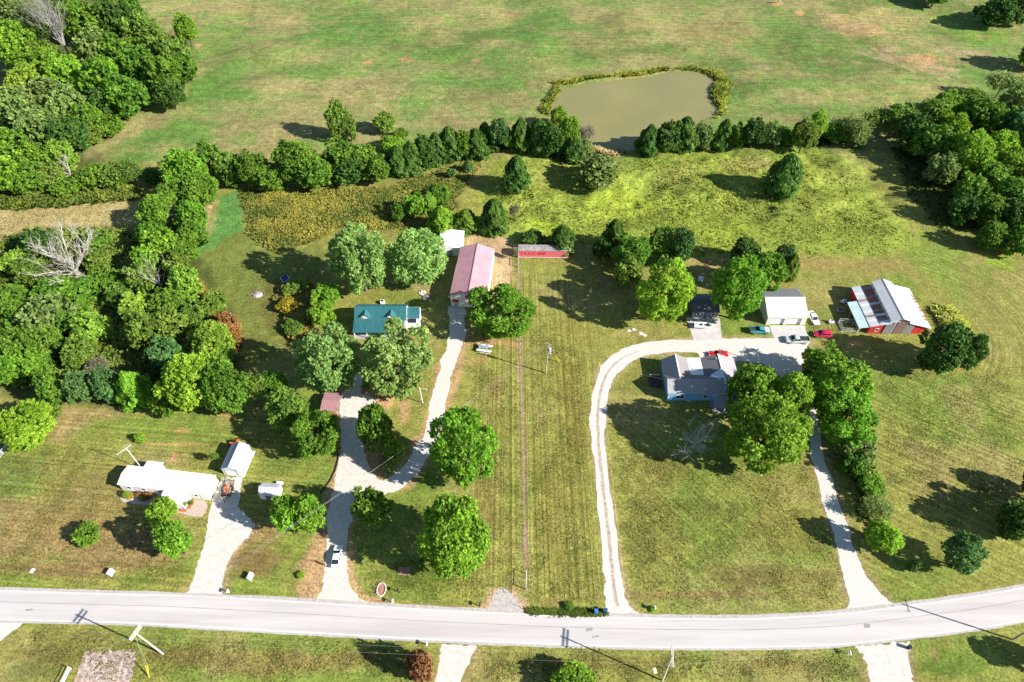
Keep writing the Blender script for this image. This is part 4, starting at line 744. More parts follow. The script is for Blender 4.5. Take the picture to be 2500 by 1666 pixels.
(BR,'F','yellow',216,800,48,44,"yellow-olive tree in the left half of the thicket",TH),(BR,'F','olive',190,858,46,42,"olive tree below the yellow-olive one",TH),(BR,'F','sage',104,768,64,58,"large grey-green tree in the left thicket",TH),(BR,'F','mid',34,772,48,48,"green tree at the left edge of the thicket",TH),
(BR,'F','mid',150,792,36,36,"green tree right of the large grey-green one",TH),(BR,'F','mid',24,724,40,36,"green bush at the left edge below the gold weeds",TH),(BR,'F','mid',50,842,56,50,"green tree at the left edge low in the thicket",TH),(BR,'F','mid',110,836,44,42,"green tree second from the left edge low in the thicket",TH),(BR,'F','bright',38,890,54,46,"bright green tree at the left edge above the lime bush",TH),(BR,'F','mid',92,876,40,36,"small green tree behind the short row's left end",TH),
(SH,'S','dark',92,600,44,40,"dark shrub behind the great dead tree",TH),(SH,'S','olive',70,662,40,34,"olive shrub at the left of the great dead tree's foot",TH),(SH,'S','mid',138,706,48,36,"green shrub below the great dead tree",TH),(SH,'S','mid',204,706,44,32,"green shrub below the great dead tree's right limbs",TH),(SH,'S','olive',238,640,34,30,"olive shrub right of the great dead tree",TH),(SH,'S','yellow',34,640,34,30,"yellow-green shrub at the left edge beside the dead tree",TH),(SH,'S','olive',232,586,34,22,"olive shrub behind the great dead tree's right side",TH),(SH,'S','mid',176,756,38,34,"green shrub in the middle of the left thicket",TH),(SH,'S','mid',262,690,34,30,"green shrub between dead tree and hedge",TH),(SH,'W','grey',235,895,30,22,"grey bare brush behind the short tree row",TH),
# right of the blue house
(BR,'G','bright',1868,1058,100,98,"largest bright maple right of the blue house",DRV),(BR,'B','bright',1838,950,64,66,"bright tree joined behind the largest maple, next to the blue house",DRV),(BR,'B','bright',1936,964,56,62,"bright tree joined behind the largest maple, over the drive",DRV),(BR,'B','bright',2008,888,56,54,"bright tree at the top of the drive's tree line",DRV),(BR,'G','bright',2050,946,76,74,"big bright tree second from the top of the drive's tree line",DRV),(BR,'G','bright',2066,1018,74,70,"big bright tree third from the top of the drive's tree line",DRV),
(BR,'F','sage',2088,1086,50,44,"greyer tree in the middle of the drive's tree line",DRV),(BR,'F','mid',2092,1134,36,33,"green tree below the greyer one along the drive",DRV),(BR,'F','bright',2128,1184,34,30,"bright tree low in the drive's tree line",DRV),(BR,'W','sage',2140,1242,38,34,"thin half-bare tree low along the drive",DRV),(BR,'B','lime',2156,1312,42,44,"small yellow-green tree at the end of the drive's tree line",DRV),
(SH,'S','blue',2228,1382,13,16,"tiny blue-green bush on the lawn by the right bend",None),(BR,'B','blue',2352,1348,50,54,"round blue-green bush-like tree near the road at right",None),(BR,'F','dark',2488,1268,46,52,"dark tree cut off by the right edge above the road",None),(BR,'F','dark',2560,1250,60,62,"tree beyond the right edge above the road",None),(BR,'F','dark',2545,1190,40,44,"second tree beyond the right edge above the road",None),
# below the road
(SH,'S','rust',1023,1628,33,36,"rust-red round bush below the road",None),(BR,'B','bright',1402,1672,56,50,"bright tree cut off by the bottom edge below the road",None),(BR,'F','bright',2556,1610,40,40,"tree beyond the right edge below the road",None),
# small plants by the mobile home
(SH,'S','yellow',306,1208,8,9,"yellow-green plant at the mobile home's left corner",None),(SH,'S','gold',317,1212,8,7,"golden flowering plant at the mobile home's left front",None),(SH,'S','rust',338,1207,9,7,"purplish shrub along the mobile home's front",None),(SH,'S','rust',360,1211,13,9,"clipped brown bush in front of the mobile home",None),(SH,'S','lime',345,1217,6,6,"small lime plant in the mobile home's front bed",None),(SH,'S','bright',467,1228,6,6,"round green bush in the bed right of the porch",None),(SH,'S','yellow',452,1231,5,5,"small yellow-green plant beside the porch steps",None),
(SH,'S','lime',734,1405,10,8,"bright spiky plant at the end of the sandy drive",None),(SH,'S','mid',1390,1480,12,5,"low green clump on the verge left of the blue bins",None),(SH,'S','lime',1594,1488,8,6,"lush clump at the foot of the mailbox right of the curving drive",None),
]
for (nm, kd, cl_, x, y, rx, ry, lb, gp) in TREES: tree(nm, kd, cl_, x, y, rx, ry, lb, gp)

# ------------------------------------------------------------------ dead and leafless trees
BONE = M("bleached_wood", (.36,.325,.285), .85, .3, 2, .3, 9, spec=.2, col2=(.55,.51,.46)); GREYW = M("grey_wood", (.24,.22,.20), .9, .25, 2, .3, 9, spec=.15, col2=(.36,.34,.31))
def limb(mb, p, d, L, r, depth_, rr, curve, kids):
    p = Vector(p); d = Vector(d).normalized(); n = 4
    pts = [p]
    for i in range(n):
        d = (d + Vector((rr.uniform(-1, 1), rr.uniform(-1, 1), rr.uniform(-.5, .9))) * curve).normalized(); q = p + d * (L / n)
        mb.tube(p, q, r * (1 - i / n * .55), r * (1 - (i + 1) / n * .55), 5 if r > .08 else 4, i == n - 1); p = q; pts.append(q)
    if depth_ > 0:
        for k in range(kids):
            c = pts[rr.randint(1, n)]; a = rr.uniform(0, 6.28)
            nd = (d + Vector((math.cos(a), math.sin(a), rr.uniform(-.1, .6))) * rr.uniform(.6, 1.0)).normalized()
            limb(mb, c, nd, L * rr.uniform(.45, .68), r * .5, depth_ - 1, rr, curve * 1.15, kids)
def dead_tree(px, py, Ht, spread, nl, label, mat, seed, r0=.4, kids=3, dep=3, base_up=.2, group=None, curve=.3):
    x, y = G(px, py); rr = random.Random(seed); root = empty("dead_tree", (x, y, hz(x, y) if y > 150 else 0), 0, label, "dead tree", group)
    mb = MB(); mb.tube((0, 0, -.1), (0, 0, Ht * base_up * .5), r0 * 1.3, r0, 8); mb.tube((0, 0, Ht * base_up * .5), (.1, .1, Ht * base_up), r0, r0 * .85, 8); mb.build("trunk", mat, root)
    for i in range(nl):
        a = 6.28 * i / nl + rr.uniform(-.3, .3); el = rr.uniform(.25, 1.2) if i % 3 else rr.uniform(.9, 1.4)
        d = (math.cos(a) * math.cos(el) * spread, math.sin(a) * math.cos(el) * spread, math.sin(el)); m = MB()
        limb(m, (0, 0, Ht * base_up * rr.uniform(.75, 1)), d, Ht * rr.uniform(.5, .75), r0 * .5, dep, rr, curve * .5, kids); m.build("limb", mat, root)
    return root
dead_tree(192, 672, 12.5, 1.25, 11, "great bleached dead tree with many bare white limbs", BONE, 3, .42, 4, 3, .16)
dead_tree(176, 150, 20, .35, 9, "tall grey leafless tree inside the top left wood", GREYW, 5, .35, 4, 3, .35)
dead_tree(178, 436, 7, 1.0, 7, "small bleached dead tree at the foot of the left wood", BONE, 8, .22, 3, 2, .25)
dead_tree(402, 715, 8, .7, 6, "small white bare tree between the thicket and the mown yard", BONE, 12, .16, 3, 2, .4)
dead_tree(1692, 1092, 7.5, 1.3, 12, "grey bare ornamental tree in front of the blue house", M("grey_twigs", (.42,.41,.40), .9, .2, 2, spec=.1), 15, .16, 4, 3, .14)
dead_tree(345, 452, 5, .8, 5, "thin grey bare tree left of the hedge's big tree", GREYW, 18, .12, 3, 2, .4)
dead_tree(2302, 785, 2.6, 1.6, 8, "pile of pale dead branches behind the dark round tree", BONE, 21, .09, 2, 2, .1)
dead_tree(1310, 592, 4.5, 1.2, 5, "leaning bare branches behind the red trailer", GREYW, 23, .08, 2, 2, .2)
# ================================================================== BUILDINGS
WHITE = M("white_paint", (.78,.77,.75), .55, .04, .8, spec=.35); WHITEROOF = M("white_metal_roof", (.80,.79,.77), .45, .05, .5, spec=.4); CREAM = M("cream_siding", (.66,.64,.56), .6, .05, .8)
GLASS = M("dark_glass", (.02,.025,.035), .08, .2, 1, spec=.6); TRIMW = M("white_trim", (.80,.79,.77), .5, .03, 1)
REDP = M("red_barn_paint", (.50,.035,.03), .65, .15, 1.5, spec=.3); RUSTY = M("rusty_metal", (.24,.07,.035), .75, .35, 1.1, col2=(.42,.20,.13), contrast=.2, spec=.3, stretch=(.3, 3, 1)); RUST2 = M("rust_red_sheet", (.30,.13,.10), .7, .25, 2, col2=(.42,.33,.31), spec=.3)
GALV = M("galvanised_sheet", (.52,.53,.55), .42, .12, .9, spec=.5, col2=(.66,.67,.69)); GALVD = M("grey_corrugated", (.33,.33,.34), .5, .2, 2.5, spec=.4, stretch=(4, .3, 1)); BROOF = M("barn_roof_white", (.72,.71,.70), .45, .12, .5, spec=.4, col2=(.80,.79,.78))
def panes(root_part, x0, x1, z0, z1, y, nx=1):
    w = (x1 - x0) / nx
    for i in range(nx): MB().box(x0 + w * i + .05, x0 + w * (i + 1) - .05, y - .035, y - .01, z0 + .05, z1 - .05).build("pane", GLASS, root_part)
def window(root, x0, x1, z0, z1, y=0.0, nx=1, trim=TRIMW, axis='y', t=.09, name="window"):
    """window on a wall facing -y at depth y; frame proud of the wall with panes inside"""
    mb = MB(); d = .07
    mb.box(x0 - t, x1 + t, y - d, y - .003, z1, z1 + t).box(x0 - t, x1 + t, y - d, y - .003, z0 - t, z0).box(x0 - t, x0, y - d, y - .003, z0, z1).box(x1, x1 + t, y - d, y - .003, z0, z1)
    for i in range(1, nx): xx = x0 + (x1 - x0) * i / nx; mb.box(xx - .04, xx + .04, y - d, y - .003, z0, z1)
    f = mb.build(name, trim, root); panes(f, x0, x1, z0, z1, y, nx); return f
def window_side(root, y0, y1, z0, z1, x, s=-1, trim=TRIMW, t=.09):
    mb = MB(); a, c = sorted((x + s * .003, x + s * .07))
    mb.box(a, c, y0 - t, y1 + t, z1, z1 + t).box(a, c, y0 - t, y1 + t, z0 - t, z0).box(a, c, y0 - t, y0, z0, z1).box(a, c, y1, y1 + t, z0, z1)
    f = mb.build("window", trim, root); a, c = sorted((x + s * .01, x + s * .035)); MB().box(a, c, y0 + .03, y1 - .03, z0 + .03, z1 - .03).build("pane", GLASS, f)
def door(root, x0, x1, z1, y=0.0, mat=TRIMW, frame=TRIMW, z0=0.02):
    f = MB().box(x0 - .09, x1 + .09, y - .06, y - .003, z1, z1 + .09).box(x0 - .09, x0, y - .06, y - .003, z0, z1).box(x1, x1 + .09, y - .06, y - .003, z0, z1).build("door", frame, root)
    MB().box(x0 + .01, x1 - .01, y - .04, y - .006, z0, z1 - .01).build("door_leaf", mat, f); MB().box(x1 - .2, x1 - .1, y - .09, y - .042, 1.0, 1.1).build("handle", GALVD, f); return f
def roof_y(root, x0, x1, y0, y1, he, hr, mat, xr=None, over=.3, gap=.45, th=.09, name="roof", capm=None, matr=None, eave=.35):
    """gable roof whose ridge runs along y; ridge at x=xr"""
    xr = (x0 + x1) / 2 if xr is None else xr
    sl = (hr - he) / (xr - x0); sr = (hr - he) / (x1 - xr)
    a, b_, c, d = (x0 - eave, y1 + over, he - eave * sl), (x0 - eave, y0 - over, he - eave * sl), (xr, y0 - over, hr), (xr, y1 + over, hr)
    p = MB().slab(a, b_, c, d, th).ribs(a, b_, c, d, gap).build(name, mat, root)
    a2, b2, c2, d2 = (x1 + eave, y0 - over, he - eave * sr), (x1 + eave, y1 + over, he - eave * sr), (xr, y1 + over, hr), (xr, y0 - over, hr)
    q = MB().slab(a2, b2, c2, d2, th).ribs(a2, b2, c2, d2, gap).build(name, matr or mat, root)
    MB().prism([(xr - .18, hr - .03), (xr, hr + .07), (xr + .18, hr - .03)], y0 - over - .01, y1 + over + .01).build("ridge_cap", capm or mat, root)
    return p, q
def roof_x(root, x0, x1, y0, y1, he, hr, mat, yr=None, over=.3, gap=.45, th=.09, name="roof", capm=None, matb=None, eave=.35):
    yr = (y0 + y1) / 2 if yr is None else yr
    sf = (hr - he) / (yr - y0); sb = (hr - he) / (y1 - yr)
    a, b_, c, d = (x0 - over, y0 - eave, he - eave * sf), (x1 + over, y0 - eave, he - eave * sf), (x1 + over, yr, hr), (x0 - over, yr, hr)
    p = MB().slab(a, b_, c, d, th).ribs(a, b_, c, d, gap).build(name, mat, root)
    a2, b2, c2, d2 = (x1 + over, y1 + eave, he - eave * sb), (x0 - over, y1 + eave, he - eave * sb), (x0 - over, yr, hr), (x1 + over, yr, hr)
    q = MB().slab(a2, b2, c2, d2, th).ribs(a2, b2, c2, d2, gap).build(name, matb or mat, root)
    MB().prismx([(yr - .18, hr - .03), (yr, hr + .07), (yr + .18, hr - .03)], x0 - over - .01, x1 + over + .01).build("ridge_cap", capm or mat, root)
    return p, q
def walls_y(root, x0, x1, y0, y1, he, hr, mat, xr=None, name="wall", drop=.1):
    xr = (x0 + x1) / 2 if xr is None else xr
    return MB().prism([(x0, -.05), (x1, -.05), (x1, he - drop), (xr, hr - drop), (x0, he - drop)], y0, y1).build(name, mat, root)
def walls_x(root, x0, x1, y0, y1, he, hr, mat, yr=None, name="wall", drop=.1):
    yr = (y0 + y1) / 2 if yr is None else yr
    return MB().prismx([(y0, -.05), (y1, -.05), (y1, he - drop), (yr, hr - drop), (y0, he - drop)], x0, x1).build(name, mat, root)

# ---- red barn with a raised middle
barn = empty("barn", (97.3, 116.4, 0), 0, "red barn with a raised white middle roof and rusty patched side roof", "barn")
D = 13.8
MB().prism([(-7.3,-.05),(-3.1,-.05),(-3.1,3.8),(-7.3,2.95)], .25, D).build("aisle_wall", REDP, barn)
MB().prism([(1.7,-.05),(7.2,-.05),(7.2,2.45),(1.7,4.05)], .25, D).build("aisle_wall", REDP, barn)
MB().prism([(-3.099,-.05),(1.699,-.05),(1.699,4.9),(-.75,5.85),(-3.099,4.9)], .12, D - .05).build("middle_wall", M("shade_tinted_boards", (.50,.54,.58), .6, .12, 1.5), barn)  # white boards; the blue of sky-lit shade is put into their colour
a, b_, c, d = (-3.2,D+.25,4.96),(-3.2,-.35,4.96),(-.75,-.35,6.0),(-.75,D+.25,6.0); MB().slab(a,b_,c,d,.08).ribs(a,b_,c,d,.7).build("upper_roof", BROOF, barn)
a, b_, c, d = (2.0,-.35,4.86),(2.0,D+.25,4.86),(-.75,D+.25,6.0),(-.75,-.35,6.0); MB().slab(a,b_,c,d,.08).ribs(a,b_,c,d,.7).build("upper_roof", BROOF, barn)
MB().prism([(-.95,5.97),(-.75,6.07),(-.55,5.97)], -.37, D + .27).build("ridge_cap", GALVD, barn)
a, b_, c, d = (7.75,-.3,2.42),(7.75,D+.25,2.42),(1.72,D+.25,4.2),(1.72,-.3,4.2); MB().slab(a,b_,c,d,.08).ribs(a,b_,c,d,.7).build("side_roof", M("barn_roof_right", (.77,.76,.75), .45, .08, .5, spec=.4), barn)
for i in range(9):   # rusty edge sheets at the right eave
    y0 = 2.2 + i * 1.05
    if i in (2, 5): continue
    p = [(7.77,y0,2.47),(7.77,y0+.85,2.47),(7.0-.12*(i%3),y0+.8,2.70+.035*(i%3)),(6.9,y0+.1,2.73)]; MB().slab(*p,.012).build("rusty_sheet", RUSTY, barn)
seq = ['g','g','r','g','r','g','w','r','g','r','r','g','r','g','r','r','g','g']
for i in range(18):   # patched sheets of the left side roof, two rows
    y0 = -.3 + i * (D + .55) / 18; y1 = y0 + (D + .55) / 18 - .02
    for row, (xa, za, xb, zb) in enumerate([(-7.75, 2.98, -5.35, 3.49), (-5.42, 3.505, -3.12, 3.97)]):
        k = (i * 5 + row * 7) % 11
        m_ = (GALV, RUSTY, BROOF, RUST2)[(0, 0, 2, 0, 3, 0, 2, 0, 0, 2, 0, 3, 0, 0, 2, 0, 0, 0)[i] if row == 0 else (0, 0, 3, 1, 2, 1, 3, 1, 1, 0, 1, 1, 3, 1, 1, 1, 3, 1)[i]]
        pass
        dz = .012 * ((i * 3 + row) % 3)
        MB().slab((xa, y1, za + dz), (xa, y0, za + dz), (xb, y0, zb + dz), (xb, y1, zb + dz), .02).build("roof_sheet", m_, barn)
AQUA = M("aqua_metal", (.42,.60,.60), .45, .1, .8, spec=.4, col2=(.56,.70,.70))
a, b_, c, d = (-10.3,9.0,2.4),(-10.3,-.25,2.4),(-7.62,-.25,2.88),(-7.62,9.0,2.88); MB().slab(a,b_,c,d,.06).ribs(a,b_,c,d,.8).build("porch_roof", AQUA, barn)
for y in (.2, 3, 6, 8.8): MB().box(-10.15,-10.03,y-.06,y+.06,0,2.33).build("post", GALVD, barn)
for (x0, x1, z0, z1, m_) in [(-7.3,-6.1,2.85,2.65,REDP),(-6.09,-4.9,3.05,3.05,REDP),(-4.89,-3.85,3.2,3.4,REDP),(3.75,5.45,2.5,3.15,REDP),(5.6,7.2,2.3,2.6,REDP)]:
    MB().box(x0, x1, .18, .247, 0, z0).build("board_panel", m_, barn)
for i, (x0, x1, z1, m_) in enumerate([(-3.8,-3.02,3.5,GALVD),(-3.0,-2.22,3.6,GALVD),(-2.2,-1.5,4.2,GALVD),(-1.1,-.35,4.4,RUST2),(-.33,.42,4.6,RUST2),(.44,1.2,4.5,RUST2),(1.22,1.75,4.2,GALVD),(1.77,2.6,3.5,GALVD),(2.62,3.5,3.3,GALVD)]):
    mb = MB().box(x0, x1, .03, .1, .05, z1)
    for k in range(3): xx = x0 + (x1 - x0) * (k + .5) / 3; mb.box(xx - .05, xx + .05, .0, .031, .06, z1 - .01)
    mb.build("door_sheet", m_, barn)
window(barn, -5.75, -5.0, .95, 1.85, .18, 1)
for k in range(5): MB().box(-3.1-.03,-3.1,1.2+k*2.6,1.7+k*2.6,4.2,4.55).build("vent_opening", GLASS, barn)
MB().prism([(1.7,4.3),(2.0,4.3),(2.0,4.72),(1.7,4.8)], -.1, .1).build("gable_board", GALVD, barn)
pen = empty("pipe_pen", (85.7, 118.4, 0), R_(-3), "white pipe cattle pen beside the barn's aqua porch roof", "pen")
PIPE = M("white_pipe", (.62,.62,.62), .4, .1, 2, spec=.5)
for (x, y) in [(-2.1,-1.6),(2.1,-1.6),(-2.1,1.6),(2.1,1.6),(0,-1.6),(0,1.6)]: MB().tube((x,y,0),(x,y,1.75),.045).build("post", PIPE, pen)
for z in (.5, 1.1, 1.72):
    for s in (-1.6, 1.6): MB().tube((-2.1,s,z),(2.1,s,z),.04).build("rail", PIPE, pen)
    for s in (-2.1, 2.1): MB().tube((s,-1.6,z),(s,1.6,z),.04).build("rail", PIPE, pen)

# ---- two-door garage
gar = empty("garage", (70.0, 119.6, 0), 0, "cream metal garage with two white overhead doors", "garage")
MB().prismx([(.35,-.05),(10.2,-.05),(10.2,2.9),(5.2,4.7),(.35,2.98)], -5.0, 5.0).build("wall", CREAM, gar)
ops = [(-3.9,-.55),(.35,3.75)]
MB().box(-5.0,-3.9,0,.349,-.05,2.85).box(-.55,.35,0,.349,-.05,2.85).box(3.75,5.0,0,.349,-.05,2.85).box(-3.9,-.55,0,.349,2.35,2.85).box(.35,3.75,0,.349,2.35,2.85).build("front_wall", CREAM, gar)
for x0, x1 in ops:
    dd = MB()
    for k in range(4): dd.box(x0 + .02, x1 - .02, .30 - .01 * (k % 2), .345, .03 + k * .575, .58 + k * .575)
    dd = dd.build("garage_door", WHITE, gar)
    for k in range(5): w = (x1 - x0) / 5; MB().box(x0 + w * k + .12, x0 + w * (k + 1) - .12, .27, .288, 1.85, 2.15).build("pane", GLASS, dd)
    MB().box(x0 - .12, x0, -.03, -.003, 0, 2.47).box(x1, x1 + .12, -.03, -.003, 0, 2.47).box(x0, x1, -.03, -.003, 2.35, 2.47).build("door_trim", TRIMW, gar)
roof_x(gar, -5, 5, 0, 10.2, 2.95, 4.8, M("cream_metal_roof", (.68,.66,.60), .45, .04, .6, spec=.4), 5.2, .15, .3, matb=GALVD, eave=.2)  # grey back slope: shade of the side away from the sun, put into its colour
# ---- dark blue shed
bsh = empty("shed", (49.9, 122.2, 0), 0, "dark blue-grey shed with white-trimmed windows under the maples", "shed")
BLUEG = M("blue_grey_siding", (.13,.16,.21), .6, .1, 1.5); SHING = M("dark_shingle", (.115,.12,.135), .9, .2, 2.2, .4, 9, col2=(.17,.175,.19))
walls_x(bsh, -3.3, 3.2, 0, 6.2, 2.3, 3.5, BLUEG, 3.1)
roof_x(bsh, -3.3, 3.2, 0, 6.2, 2.3, 3.55, SHING, 3.1, .25, 1.1)
window(bsh, -2.3, -1.5, .9, 1.75); window(bsh, 1.6, 2.4, .9, 1.75); door(bsh, -.55, .55, 1.95, 0, BLUEG)
MB().box(-3.32,-3.2,-.05,-.003,0,2.1).box(3.1,3.22,-.05,-.003,0,2.1).build("corner_trim", TRIMW, bsh)

# ---- blue house with grey roofs
hs = empty("house", (36.1, 95.4, 0), 0, "blue house with patched grey roofs in front of the gravel yard", "house")
BLUE = M("blue_siding", (.15,.38,.64), .55, .08, 1.2, spec=.3); SH2 = M("grey_shingle", (.27,.265,.275), .85, .2, 2.5, .4, 9, col2=(.40,.395,.405), stretch=(1, 1, 1)); SH3 = M("dark_grey_shingle", (.17,.165,.175), .85, .2, 2.5, .4, 9, col2=(.25,.24,.25)); PINKG = M("pinkish_metal", (.27,.245,.25), .6, .06, 1)
MB().prismx([(.05,-.05),(5.6,-.05),(5.6,2.75),(2.85,4.5),(.05,2.7)], .05, 12.9).build("wall", BLUE, hs)
MB().prism([(.051,-.05),(5.9,-.05),(5.9,2.8),(2.8,4.45),(.051,2.7)], 2.9, 10.1).build("wing_wall", BLUE, hs)
MB().prism([(9.0,-.05),(12.9,-.05),(12.9,4.45),(9.0,2.75)], 2.9, 10.2).build("wing_wall", BLUE, hs); MB().prism([(12.901,-.05),(16.9,-.05),(16.9,2.7),(12.901,4.45)], .3, 10.2).build("wing_wall", BLUE, hs)
a, b_, c, d = (-.3,-.08,2.76),(13.0,-.08,2.76),(13.0,2.85,4.62),(-.3,2.85,4.62); MB().slab(a,b_,c,d,.12).ribs(a,b_,c,d,2.2,.03,.02).build("front_roof", SH2, hs)
a, b_, c, d = (12.6,5.7,2.8),(-.3,5.7,2.8),(-.3,2.85,4.62),(12.6,2.85,4.62); MB().slab(a,b_,c,d,.12).ribs(a,b_,c,d,.35).build("back_roof", SH3, hs)
a, b_, c, d = (-.35,10.4,2.6),(-.35,2.95,2.6),(2.8,2.95,4.6),(2.8,10.4,4.6); MB().slab(a,b_,c,d,.12).build("wing_roof", SH2, hs)
a, b_, c, d = (5.95,3.2,3.1),(5.95,10.4,3.1),(2.8,10.4,4.595),(2.8,3.2,4.595); MB().slab(a,b_,c,d,.12).ribs(a,b_,c,d,.3).build("wing_roof", PINKG, hs)
MB().box(2.66,2.94,3.2,10.42,4.59,4.68).build("ridge_cap", TRIMW, hs)
MB().slab((5.8,5.2,3.16),(8.95,5.2,3.16),(8.95,10.45,3.2),(5.8,10.45,3.2),.12).build("flat_roof", WHITEROOF, hs)
MB().box(5.9,8.9,5.15,10.2,-.05,3.03).build("middle_wall", BLUE, hs)
a, b_, c, d = (8.75,10.45,3.05),(8.75,2.7,3.05),(12.9,2.7,4.64),(12.9,10.45,4.64); MB().slab(a,b_,c,d,.12).ribs(a,b_,c,d,.28).build("wing_roof", SH3, hs)
a, b_, c, d = (17.2,-.1,2.6),(17.2,10.45,2.6),(12.9,10.45,4.645),(12.9,-.1,4.645); MB().slab(a,b_,c,d,.12).build("wing_roof", SH2, hs)
MB().box(12.78,13.02,.0,10.46,4.63,4.70).build("ridge_cap", TRIMW, hs)
a, b_, c, d = (10.0,-3.6,2.05),(16.9,-3.6,2.05),(16.9,-.35,2.6),(10.0,-.35,2.6); MB().slab(a,b_,c,d,.1).build("porch_roof", SH2, hs)
for x in (10.2, 12.4, 14.6, 16.7): MB().box(x-.08,x+.08,-3.5,-3.34,0,1.98).build("porch_post", TRIMW, hs)
MB().box(9.9,17,-3.6,-.0,.02,.3).build("porch_floor", GALVD, hs)
MB().tube((9.6,-.36,2.62),(13.2,-.2,3.0),.07).build("gutter", TRIMW, hs)
window(hs, 1.9, 3.7, .95, 2.1, .05, 2); window(hs, 8.2, 9.0, 1.2, 2.1, .05)
MB().box(.02,.14,-.01,.048,0,2.6).build("corner_trim", TRIMW, hs)
MB().tube((12.2,9.0,4.2),(12.2,9.0,4.85),.09).build("vent_pipe", TRIMW, hs); MB().tube((11.9,9.05,4.1),(11.9,9.05,4.6),.13).build("vent_pipe", GLASS, hs)
MB().tube((.8,3.5,3.2),(.8,3.5,3.9),.06).build("vent_pipe", TRIMW, hs)
TARP = M("blue_white_tarp", (.35,.52,.75), .5, .25, .7, col2=(.80,.84,.88), contrast=.16, spec=.3)
tp = MB(); P0 = [Vector(q) for q in [(9.2,3.2,3.35),(12.7,3.1,4.72),(12.75,5.9,4.74),(10.2,4.6,3.76)]]
rr_ = random.Random(5); nU = 8; gridp = []
for i in range(nU + 1):
    for j in range(nU + 1):
        u_, v_ = i / nU, j / nU; p = P0[0].lerp(P0[1], u_).lerp(P0[3].lerp(P0[2], u_), v_); gridp.append(p + Vector((0, 0, rr_.uniform(.0, .09))))
tp.add(gridp, [(i*(nU+1)+j, (i+1)*(nU+1)+j, (i+1)*(nU+1)+j+1, i*(nU+1)+j+1) for i in range(nU) for j in range(nU)])
tarp = tp.build("tarp", TARP, None, (36.1, 95.4, .05)); tag(tarp, "crumpled blue and white tarp on the blue house's roof", "tarp")
deck = empty("deck", (33.6, 99.2, 0), 0, "small shaded side deck left of the blue house", "deck")
DECKW = M("dark_deck_wood", (.07,.05,.045), .85, .2, 2)
for k in range(10): MB().box(-.9, 1.9, k*.32, k*.32+.3, .32, .37).build("plank", DECKW, deck)
for x in (-.85, 1.8):
    for y in (.1, 1.6, 3.1): MB().box(x-.05,x+.05,y-.05,y+.05,0,1.2).build("post", DECKW, deck)
MB().box(-.9,1.85,3.06,3.12,1.1,1.18).build("rail", TRIMW, deck); MB().box(-.92,-.8,.05,3.1,1.2,1.26).build("rail", DECKW, deck)

# ---- house with the teal metal roof
te = empty("house", (-33.1, 117.9, 0), 0, "house with a teal metal roof and two dormers behind the front maples", "house")
TEAL = M("teal_metal", (.018,.115,.13), .42, .12, 1.2, spec=.5, col2=(.05,.18,.195), stretch=(3, .3, .3)); TEALD = M("teal_metal_trim", (.02,.13,.14), .45, .1, 1)
SIDE = M("pale_siding", (.60,.60,.58), .6, .06, 1)
MB().prismx([(.1,-.05),(5.7,-.05),(5.7,3.3),(2.85,5.5),(.1,3.35)], -6.3, 6.3).build("wall", SIDE, te)
roof_x(te, -6.3, 6.3, 0, 5.75, 3.42, 5.62, TEAL, 2.85, .25, .28, eave=.02, capm=TEALD)
a, b_, c, d = (-6.6,-3.3,2.5),(6.0,-3.3,2.5),(6.0,.0,3.40),(-6.6,.0,3.40); MB().slab(a,b_,c,d,.1).ribs(a,b_,c,d,.28).build("porch_roof", TEAL, te)
for x in (-6.3,-3.2,0,3,5.8): MB().box(x-.08,x+.08,-3.15,-2.99,.2,2.5).build("porch_post", TRIMW, te)
MB().box(-6.5,6.0,-3.3,.05,.0,.22).build("porch_floor", GALVD, te)
for x0, x1 in ((-5.2,-4.0),(-2.2,-1.0),(2.6,3.8)): window(te, x0, x1, 1.0, 2.2, .1)
door(te, .6, 1.5, 2.1, .1, REDP)
for cx in (-3.75, 2.75):
    dm = MB().prism([(cx-1.0,3.5),(cx+1.0,3.5),(cx+1.0,4.45),(cx,5.15),(cx-1.0,4.45)], .45, 2.2).build("dormer", SIDE, te)
    a, b_, c, d = (cx-1.35,1.95,4.25),(cx-1.35,.2,4.25),(cx,.2,5.28),(cx,2.55,5.28); MB().slab(a,b_,c,d,.07).build("dormer_roof", TEAL, dm)
    a, b_, c, d = (cx+1.35,.2,4.25),(cx+1.35,1.95,4.25),(cx,2.55,5.28),(cx,.2,5.28); MB().slab(a,b_,c,d,.07).build("dormer_roof", TEAL, dm)
    f = MB().box(cx-.5,cx+.5,.38,.447,3.65,4.5).build("dormer_window", TRIMW, dm)
MB().prismx([(1.6,-.05),(5.3,-.05),(5.3,2.9),(3.7,4.0),(1.6,2.6)], 6.31, 9.6).build("extension_wall", SIDE, te)
roof_x(te, 6.62, 9.6, 1.6, 5.4, 2.75, 4.15, TEAL, 3.75, .12, .3, eave=.1)
MB().box(6.4,9.7,.6,1.5,0,1.95).build("sunroom", TRIMW, te)
for k in range(2): MB().slab((6.75+k*1.05,.55,2.0),(7.7+k*1.05,.55,2.0),(7.7+k*1.05,1.55,2.5),(6.75+k*1.05,1.55,2.5),.05).build("sunroom_pane", GLASS, te)
MB().slab((8.85,.55,2.0),(9.65,.55,2.0),(9.65,1.55,2.5),(8.85,1.55,2.5),.05).build("sunroom_panel", GALV, te)
MB().tube((9.75,1.2,2.55),(9.75,3.75,4.2),.07).build("rake_trim", TRIMW, te)
tank = empty("outdoor_unit", (*G(934,741), 0), 0, "white outdoor cooling unit behind the teal-roofed house", "outdoor unit"); MB().box(-.5,.5,-.5,.5,0,.95).build("casing", TRIMW, tank, bevel=.05); MB().tube((0,0,.95),(0,0,1.0),.35,.35,12).build("fan_grille", GLASS, tank)

